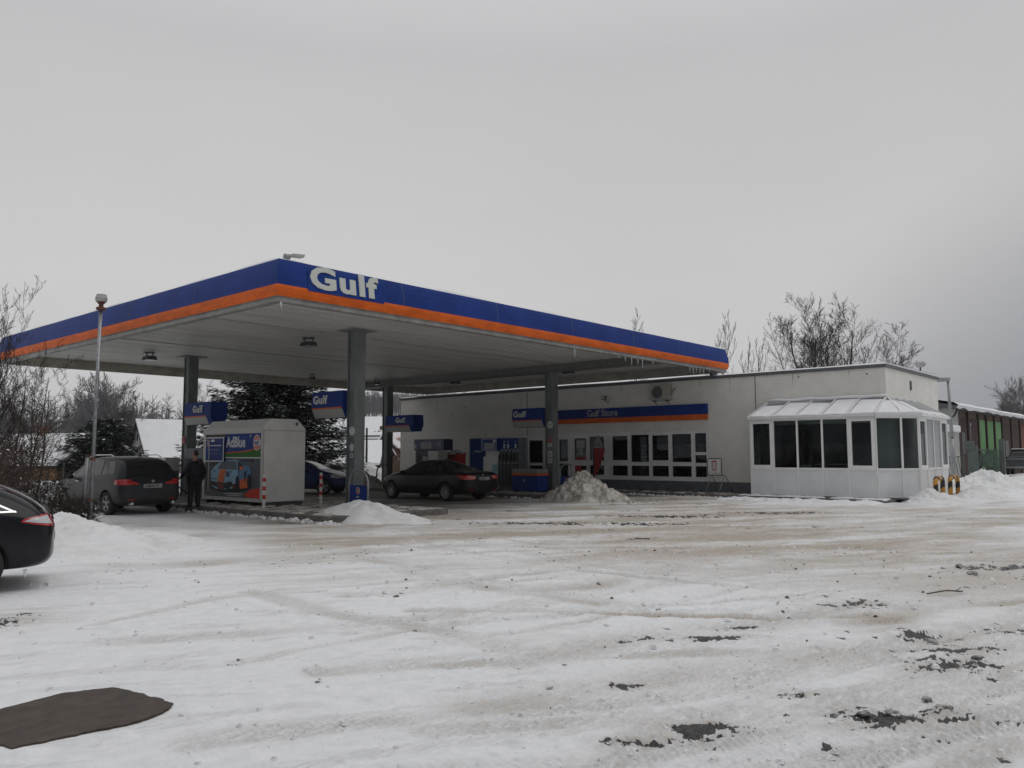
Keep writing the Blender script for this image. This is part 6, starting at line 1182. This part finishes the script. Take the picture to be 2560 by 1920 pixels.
def leafy(x, y, rx, ry, h, seed, label, mt, n=2600, snowy=.12):
    rs = random.Random(seed); t = thing('leafy_hedge', label, 'hedge', (x, y, 0), 'brown leafed hedge at the left')
    st_ = []; b = MB()
    for i in range(46):
        a = rs.uniform(0, 2 * PI); q = rs.random() ** .5; p = Vector((rx * q * math.cos(a) * .6, ry * q * math.sin(a) * .6, 0)); d = Vector((p.x * .5 / rx, p.y * .5 / ry, 1)).normalized(); L_ = h * rs.uniform(.7, 1.15); pp = p
        for k in range(5):
            q2 = pp + (d + rv(rs) * .22).normalized() * L_ / 5; st_.append((tuple(pp), tuple(q2), .014 - .002 * k, .012 - .002 * k))
            for _ in range(5):
                e = pp.lerp(q2, rs.random()); f_ = e + (rv(rs) + Vector((0, 0, .5))).normalized() * rs.uniform(.15, .5); st_.append((tuple(e), tuple(f_), .005, .003))
                for _ in range(max(1, n // 1150)):
                    c = e.lerp(f_, rs.uniform(.2, 1)) + rv(rs) * .05; s = rs.uniform(.02, .042); u = rv(rs) * s; w = rv(rs).cross(u).normalized() * s * .55; b.add([c - u, c + w, c + u, c - w], [(0, 1, 2, 3)], 1 if rs.random() < snowy * (1.2 - c.z / h) else 0)
            pp = q2
    segs_mesh('stems', st_, barkb, t, 3); b.build('leaves', [mt, M['snow']], t, world=False, fix=False); return t
lf1 = mat('dry_leaf', (.060, .036, .022), .8, var=.5, scale=14); lf2 = mat('dry_leaf_dark', (.036, .034, .022), .8, var=.5, scale=14)
leafy(5.9, 20.9, 1.1, 1.4, 2.3, 1, 'tall brown leafed hedge bush left of the lamp pole', lf1); leafy(7.0, 21.6, .9, 1.1, 1.25, 2, 'low dark leafed hedge bush right of the tall brown one', lf2, snowy=.22); leafy(5.0, 19.4, 1.0, 1.2, 1.9, 3, 'brown leafed bush directly behind the estate car', lf1)
leafy(7.75, 20.9, .6, .8, .45, 4, 'small snow dusted leafy plants at the foot of the poles', lf2, 1200, .35); leafy(6.7, 23.6, 1.3, 1.5, 2.4, 5, 'brown leafed hedge bush farthest back at the left', lf1)
# frosted trees behind the left houses
rs0 = random.Random(5)
FT = [(13.2, 57, 7.2), (17.5, 62, 6.4), (30.7, 79.3, 6.9), (32.6, 78.6, 7.2), (34.8, 80.0, 6.6), (37.2, 82.5, 6.0), (39.2, 82.0, 5.8), (29.0, 74, 7.6), (46.5, 88.5, 9.4), (47.9, 87.8, 8.8), (58, 100, 6), (62, 98, 7.5), (33.4, 84, 7.9), (12, 64, 9)]
FL = ['frosted bare tree leftmost beyond the shrubs', 'frosted bare tree above the yellow house', 'frosted bare tree left of the dark pine', 'frosted round tree above the dark pine', 'frosted tree above the gable house roof left end', 'low frosted tree seen left of the leftmost pillar', 'low frosted tree close to the leftmost pillar', 'tall frosted tree behind the lamp pole', 'slim frosted tree right of the leftmost pillar', 'slim frosted tree left of the spruce', 'small frosted tree behind the front pillar', 'frosted tree between the far pillar and the shop', 'large frosted tree behind the round one', 'large frosted tree behind the leftmost shrubs']
for i, ((x, y, h), lb) in enumerate(zip(FT, FL)): tree(x, y, lb, 30 + i, h, frostd if i > 3 else frost, levels=4, nch=(11, 10, 8), r0=.10, up=.16, ratio=.62, minr=.014, group='frosted trees in the background', trunk_n=1 if i in (8, 9) else 3, spread=.6, start=.15)
tree(41.5, 55.0, 'small leafless tree in front of the snowy roof left of the front pillar', 61, 4.6, frost, levels=4, nch=(9, 7, 6), r0=.06, up=.3, ratio=.5, minr=.008)
for i, (x, y, h) in enumerate(((150, 28.3, 6), (156, 28.2, 7.5), (163, 28.4, 9), (168, 27.6, 10.5), (174, 27, 12), (180, 27.6, 12.5), (146, 25.5, 7), (128, 28.5, 3.5))):
    tree(x, y, ['leftmost frosted tree on the rise behind the barn roof', 'second frosted tree on the rise behind the barn', 'third frosted tree on the rise behind the barn', 'fourth frosted tree on the rise behind the barn', 'tallest frosted tree at the right edge behind the barn', 'rightmost frosted tree behind the barn', 'low frosted tree just over the barn ridge', 'small far tree over the left end of the barn roof'][i], 70 + i, h, frost, levels=4, nch=(10, 9, 8), r0=.16, up=.18, ratio=.62, minr=.022, trunk_n=3, spread=.6, start=.15, group='frosted trees behind the barn', z=float(hill(np.array([x * 1.]), np.array([y * 1.]))[0]))
# conifers
needle = mat('needle_green', (.020, .030, .022), .85, var=.5, scale=4)
def conifer(x, y, H, R0, label, seed, z=0, n=30, name='spruce_tree', dens=1.0, low=.08, snow=.2, irr=0.):
    rs = random.Random(seed); t = thing(name, label, 'conifer', (x, y, z), 'snow dusted conifers'); MB().cyl((0, 0, 0), (0, 0, H), .22, .03, 8).build('trunk', bark, t, world=False); b = MB(); br = []
    for i in range(n):
        f = low + (1 - low) * (i + rs.random() * .7) / n; z0 = H * f; L0 = R0 * ((1 - f) ** .75 * (1 - irr) + irr * (1 - (2 * f - 1) ** 2) ** .5 * .9) * (1 + irr * rs.uniform(-.3, .3)) + .2
        for k in range(9):
            a = 2 * PI * (k + rs.random()) / 9; L_ = L0 * rs.uniform(.55, 1.15); d = Vector((math.cos(a), math.sin(a), .10)); side = Vector((-math.sin(a), math.cos(a), 0)); m_ = int(L_ * 11 * dens) + 3; prev = Vector((0, 0, z0))
            for j in range(1, m_):
                u = j / (m_ - 1); c = Vector((0, 0, z0)) + d * L_ * u + Vector((0, 0, -L_ * (.34 * u - .22 * u ** 3)))
                if j % 3 == 0: br.append((tuple(prev), tuple(c), .03 * (1 - u) + .008, .028 * (1 - u) + .006)); prev = c
                if u < .15: continue
                for _ in range(7):
                    wdt = L_ * .26 * (1.15 - u) + .12; p = c + side * rs.uniform(-wdt, wdt) + Vector((0, 0, rs.uniform(-.30, .08))); s = rs.uniform(.10, .23); dirn = (d * .8 + side * rs.uniform(-.9, .9) + Vector((0, 0, rs.uniform(-.55, .1)))).normalized() * s; w = dirn.cross(Vector((rs.gauss(0, .3), rs.gauss(0, .3), 1))).normalized() * s * .30
                    b.add([p - dirn, p + w, p + dirn, p - w], [(0, 1, 2, 3)], 0)
                    if rs.random() < snow * (1.15 - .3 * u): q = p + Vector((0, 0, .03)); b.add([q - dirn * .75, q + w * 1.1, q + dirn * .75, q - w * 1.1], [(0, 1, 2, 3)], 1)
    segs_mesh('boughs', br, bark, t, 3); b.build('needles', [needle, M['snow']], t, world=False, fix=False); return t
conifer(25.1, 39.6, 10.9, 5.4, 'big dark spruce dusted with snow behind the cream container', 3, n=36, snow=.09, low=.04)
conifer(22.9, 56.8, 4.3, 2.9, 'dark broad pine dusted with snow between the yellow house and the gable house', 4, n=15, name='pine_tree', irr=.5, snow=.07); conifer(22.4, 59.8, 2.9, 2.0, 'small dark pine before the right end of the yellow house', 5, n=9, name='pine_tree', irr=.5, snow=.07)
# houses
roofs = mat('snowy_roof', (.76, .77, .785), .7, var=.05, scale=1.5, bump=.03, bscale=3)
def house(x, y, L_, W_, ze, zr, ang, wallm, label, z0=-.6, eav=.35, chim=None, roofm=None, wins=(), stripe=False, group='houses in the background', name='house', cat='house'):
    t = thing(name, label, cat, (x, y, 0), group); t.rotation_euler = (0, 0, math.radians(ang)); w = W_ / 2; l = L_ / 2
    MB().prism([(-w, z0), (w, z0), (w, ze), (0, zr), (-w, ze)], 'x', -l, l).build('wall', wallm, t, world=False)
    s = (zr - ze) / w; a = MB()
    for sg in (-1, 1):
        p = [(0, zr + .04), (sg * (w + eav), ze - eav * s + .04), (sg * (w + eav), ze - eav * s + .22), (0, zr + .24)]; a.prism(p, 'x', -l - .3, l + .3)
    rf = a.build('roof', roofm or roofs, t, world=False)
    b = MB()
    for sg in (-1, 1): b.prism([(0, zr - .18), (sg * (w + eav), ze - eav * s - .18), (sg * (w + eav), ze - eav * s + .035), (0, zr + .035)], 'x', -l - .33, l + .33)
    b.build('roof_edge', bark, t, world=False)
    if stripe:
        for sg in (-1, 1):
            sb = MB()
            for k in range(1, 10):
                u = k / 10; yy, zz = sg * (w + eav) * u, zr + (ze - eav * s - zr) * u + .262; dy = .27; sb.add([(-l - .29, yy, zz), (l + .29, yy, zz), (l + .29, yy + sg * dy, zz - dy * s), (-l - .29, yy + sg * dy, zz - dy * s)], [(0, 1, 2, 3)])
            sb.build('roof_ribs', mat('roof_rib_grey', (.12, .12, .12), .7), rf, world=False, fix=False)
    if chim: MB().box(chim - .25, chim + .25, -.3, .3, zr - .5, zr + .8).build('chimney', mat('chimney_brick', (.14, .07, .05), .8), rf, world=False)
    for (side, u, zz, ww, hh) in wins:
        sx = -l if side == 'a' else l; e = -.03 if side == 'a' else .03
        if side in 'ab': fr_ = MB().box(min(sx, sx + e), max(sx, sx + e), u - ww / 2, u + ww / 2, zz, zz + hh).build('window', M['upvc'], t, world=False); MB().box(min(sx + e, sx + e * 1.6), max(sx + e, sx + e * 1.6), u - ww / 2 + .06, u + ww / 2 - .06, zz + .06, zz + hh - .06).build('pane', CG, fr_, world=False)
        else:
            sy = -w if side == 'c' else w; e = -.03 if side == 'c' else .03; fr_ = MB().box(u - ww / 2, u + ww / 2, min(sy, sy + e), max(sy, sy + e), zz, zz + hh).build('window', M['upvc'], t, world=False); MB().box(u - ww / 2 + .06, u + ww / 2 - .06, min(sy + e, sy + e * 1.6), max(sy + e, sy + e * 1.6), zz + .06, zz + hh - .06).build('pane', CG, fr_, world=False)
    return t
wy = mat('ochre_wall', (.36, .205, .085), .85, var=.12, scale=2); wwh = mat('white_wall', (.42, .42, .40), .85, var=.12, scale=2); wbr = mat('brown_boards', (.105, .065, .045), .85, var=.4, scale=3, stretch=(4, 4, .4)); wgy = mat('grey_wall', (.22, .21, .20), .85, var=.2)
house(40.2, 74.0, 14, 7.4, 1.1, 4.75, -9, wwh, 'white gable house with steep snow covered roof between pine and pillar', wins=(('a', 0.2, 2.9, .5, .7), ('a', 1.6, .4, .9, 1.0)))
house(22.2, 64.0, 9.5, 7.5, 1.1, 3.0, 112, wy, 'yellow ochre house with snowy roof left of the lamp pole', wins=(('a', .8, .1, 1.6, .45), ('b', .8, .1, 1.6, .45)), chim=1.0)
house(42.4, 59.7, 11, 9.0, .6, 3.35, -62, wbr, 'brown boarded barn with ribbed snowy roof seen between the pillars', stripe=True, wins=(('b', 1.6, .9, .5, 1.5), ('a', 1.2, .9, .5, 1.5)))
house(55.6, 67.6, 4, 3.6, 2.3, 3.9, 35, wgy, 'small house with dark gable above the ribbed barn roof', z0=-.5, wins=(('a', 0, 2.4, .6, .6),), chim=.8)
house(64.0, 82.0, 18, 11, 3.0, 6.2, -48, wgy, 'large white roof on the slope behind the pillars', z0=-1, chim=-2, wins=(('c', -4, 1.5, 1, 1.2), ('c', 3, 1.5, 1, 1.2)))
house(80.0, 99.0, 22, 12, 4.2, 7.2, -42, wgy, 'uppermost long white roof on the hill behind the pillars', z0=0, chim=4)
house(54.1, 63.0, 7, 8, .6, 3.8, 20, mat('brick_red_wall', (.15, .07, .055), .85, var=.3, scale=4), 'red brown house beside the left end of the shop', roofm=mat('snowy_red_roof', (.62, .60, .60), .8, col2=(.19, .065, .045), scale=1.2, thr=(.42, .5), stretch=(.4, 1, 1)))
house(37.5, 56.5, 14, 6, 1.0, 2.6, -46, mat('shed_brown', (.10, .075, .06), .85, var=.4, scale=3), 'low brown shed behind the blue hatchback', wins=())
house(118.0, 146.0, 24, 12, 5, 8.8, -40, wgy, 'far white roof at the foot of the wooded hill', z0=0, chim=3)
o = MB().prism([(-14, 0), (14, 0), (13, 1.1), (5, 1.5), (-4, 1.25), (-13, 1.45)], 'y', -.3, .3)
hb = leafy(37.0, 50.9, 4.2, 2.2, 2.0, 9, 'brown dry bush growing behind the blue hatchback', lf1, 4000, .05); hb['group'] = 'dry bushes behind the station'
hb2 = leafy(47.0, 54.6, 3.0, 2.0, 1.4, 10, 'brown dry bush left of the shop wall', lf2, 3000, .1); hb2['group'] = 'dry bushes behind the station'
# wooden fence between far pillar and shop, wire fence at the left
wf_ = thing('board_fence', 'dark board fence at the left end of the shop', 'fence', (47, 52, 0))
for k in range(40): a = Vector((43.5, 54.2, 0)).lerp(Vector((52.0, 49.0, 0)), k / 40); MB().bar(a + Vector((0, 0, -.1)), a + Vector((0, 0, 1.55 + .05 * (k % 2))), .20, .03, up=(.52, .85, 0)).build('board', wbr, wf_)
wr_ = thing('wire_fence', 'thin dark wire fence in the snow behind the people carrier', 'fence', (17, 45, 0)); A_, B_ = Vector((11.5, 42, 0)), Vector((27, 50, 0))
for k in range(8): q = A_.lerp(B_, k / 7); MB().cyl(q, q + Vector((0, 0, 1.3)), .035, n=6).build('post', M['steel'], wr_)
for z in (.4, .8, 1.25): MB().bar(A_ + Vector((0, 0, z)), B_ + Vector((0, 0, z)), .012, .012).build('wire', M['steel'], wr_)
pq = MB().cyl((37.5, 47.2, 0), (37.5, 47.2, 3.6), .09, .07, 8).build('wooden_post', bark); centre(pq); tag(pq, 'dark wooden post between leftmost pillar and container', 'post')
# barn on the right
bn_ = thing('old_barn', 'long brown wooden barn with three green doors and snow hanging from its roof', 'barn', (80, 16, 0)); BY = 12.9; BX0, BX1, BZ = 57.6, 112, 4.45
MB().box(BX0, BX1, BY, BY + 10, -.2, BZ).build('wall', wbr, bn_); wmd = mat('barn_dark_boards', (.045, .022, .018), .85, var=.4, scale=3, stretch=(4, 4, .4)); wgr = mat('green_paint_door', (.12, .30, .10), .7, var=.3, scale=1.5, stretch=(3, 3, .4)); wrd = mat('barn_red_boards', (.16, .055, .03), .85, var=.35, scale=3, stretch=(4, 4, .4))
for x0, x1, mm, nm in ((57.8, 59.9, wmd, 'board_panel'), (60.3, 63.0, wmd, 'dark_door'), (63.35, 65.25, wgr, 'green_door'), (65.95, 67.9, wgr, 'green_door'), (68.6, 70.6, wgr, 'green_door'), (71.2, 74.0, wmd, 'board_panel'), (74.8, 77.5, wmd, 'board_panel'), (78.5, 84, wrd, 'red_boards')): MB().box(x0, x1, BY - .05, BY, 0, 3.95).build(nm, mm, bn_)
for x in (57.65, 60.1, 63.15, 65.6, 68.25, 70.9, 74.4, 78.0): MB().box(x - .12, x + .12, BY - .12, BY, 0, BZ - .1).build('timber_post', wmd, bn_)
MB().box(58.3, 59.2, BY - .08, BY - .05, 1.6, 3.0).build('window', M['steel'], bn_); MB().box(71.8, 73.0, BY - .08, BY - .05, 1.3, 2.6).build('window', M['steel'], bn_)
MB().box(60.5, 60.58, BY - .12, BY - .05, 1.2, 3.6).box(60.45, 60.75, BY - .12, BY - .05, 2.2, 2.26).box(60.4, 60.7, BY - .14, BY - .05, 3.45, 3.65).build('door_bar', M['galv'], bn_)
MB().prism([(BY - .7, BZ - .05), (BY - .7, BZ + .1), (BY + 5, BZ + 1.2), (BY + 10.6, BZ + .1), (BY + 10.6, BZ - .05)], 'x', 54.4, BX1 + .5).build('roof', M['roofe'], bn_)
n = 150; b = MB(); X_ = np.linspace(54.3, BX1 + .5, n); dp = .10 + .22 * np.clip(fbm(X_ * .42, X_ * 0 + 3, 3, 9) + .25, 0, 1); th_ = .18 + .08 * noise(X_ * .3, X_ * 0, 8)
for i in range(n - 1):
    q = []
    for j in (i, i + 1): q.append([(X_[j], BY - .72, BZ + .1 - dp[j]), (X_[j], BY - .86, BZ + .12), (X_[j], BY - .6, BZ + .1 + th_[j]), (X_[j], BY + 5, BZ + 1.2 + th_[j]), (X_[j], BY + 10.6, BZ + .3)])
    for k in range(4): b.quad(q[0][k], q[1][k], q[1][k + 1], q[0][k + 1])
b.build('roof_snow', M['snow'], bn_, smooth=True, fix=False)
an = thing('white_annex', 'small white plastered annex at the near end of the barn', 'building', (56, 14, 0)); MB().box(54.7, 57.58, BY - .1, BY + 8, -.2, BZ - .06).build('wall', mat('annex_white', (.40, .40, .385), .85, var=.15, scale=1.5), an); MB().box(55.9, 56.35, BY - .14, BY - .1, 1.1, 2.3).build('window', M['steel'], an); MB().box(55.8, 56.45, BY - .2, BY - .1, 2.32, 2.45).build('window_hood', M['steel'], an)
MB().tube([(55.4, BY - .55, 4.35), (55.35, BY - .4, 4.0), (55.3, BY - .2, 3.8), (55.3, BY - .2, .2)], .06, 7).build('downpipe', M['steel'], an)
lo = MB().box(52.6, 54.68, BY - .6, BY + 4, -.2, 2.9).build('lean_to', wwh); centre(lo); tag(lo, 'low white lean-to with snow on top beside the annex', 'building'); sn2 = MB().box(-1.25, 1.25, -2.5, 2.5, 0, .42).build('snow_cap', M['snow'], lo, world=False, bevel=.08); sn2.location = (0, 0, 3.1)
b2_ = thing('far_barn', 'second long roof rising behind the brown barn', 'barn', (100, 30, 0)); MB().box(82, 140, 22, 34, 0, 6.2).build('wall', wgy, b2_); MB().prism([(21.4, 6.2), (28, 7.6), (34.6, 6.2)], 'x', 81.6, 140.4).build('roof', M['roofe'], b2_); MB().prism([(21.3, 6.22), (28, 7.64), (34.7, 6.22), (34.7, 6.4), (28, 7.95), (21.3, 6.42)], 'x', 81.5, 140.5).build('roof_snow', M['snow'], b2_)
# wooded hill far away, reads as one mass
rsw = random.Random(77); sg_ = []
for _ in range(1500):
    th_d = rsw.uniform(43, 56.5); r = rsw.uniform(430, 620); x, y = r * math.cos(math.radians(th_d)), r * math.sin(math.radians(th_d)); z = float(hill(np.array([x]), np.array([y]))[0]); h = rsw.uniform(9, 15); px, py = x, y
    sg_.append(((x, y, z - 1), (x + rsw.uniform(-.6, .6), y, z + h), .22, .05))
    for k in range(16):
        f = rsw.uniform(.2, 1); a = rsw.uniform(0, 2 * PI); l = rsw.uniform(1.2, 3.2) * (1.15 - f * .6); q = (x, y, z + h * f); sg_.append((q, (x + l * math.cos(a), y + l * math.sin(a), z + h * f + l * rsw.uniform(.3, 1.1)), .09, .05))
fo = segs_mesh('hill_forest', sg_, mat('far_wood', (.085, .085, .088), .9, var=.4, scale=.3), None, 3); tag(fo, 'grey leafless wood along the far hilltop', 'forest', None, 'stuff')
sg_ = []
for _ in range(700):
    th_d = rsw.uniform(57, 76); r = rsw.uniform(150, 230); x, y = r * math.cos(math.radians(th_d)), r * math.sin(math.radians(th_d)); z = float(hill(np.array([x]), np.array([y]))[0]); h = rsw.uniform(7, 12) * (1 if th_d > 64 else .75)
    sg_.append(((x, y, z - 1), (x + rsw.uniform(-.4, .4), y, z + h), .12, .04))
    for k in range(26):
        f = rsw.uniform(.15, 1); a = rsw.uniform(0, 2 * PI); l = rsw.uniform(.8, 2.4) * (1.1 - f * .5); sg_.append(((x, y, z + h * f), (x + l * math.cos(a), y + l * math.sin(a), z + h * f + l * rsw.uniform(.2, 1)), .05, .03))
fo = segs_mesh('far_thicket', sg_, frostd, None, 3); tag(fo, 'pale frosted thicket far behind the left houses', 'forest', None, 'stuff')
# haze
hz = MB().box(-60, 720, -260, 720, -12, 62).build('haze', mat('x', (1, 1, 1)), fix=True); hm = bpy.data.materials.new('cold_haze'); hm.use_nodes = True; t_ = hm.node_tree; t_.nodes.clear(); oo = t_.nodes.new('ShaderNodeOutputMaterial'); pv = t_.nodes.new('ShaderNodeVolumePrincipled')
pv.inputs['Color'].default_value = (.85, .86, .88, 1); pv.inputs['Density'].default_value = .00035; t_.links.new(pv.outputs[0], oo.inputs['Volume']); hz.data.materials.clear(); hz.data.materials.append(hm); tag(hz, 'thin cold winter haze over the far hill', 'haze', None, 'stuff')
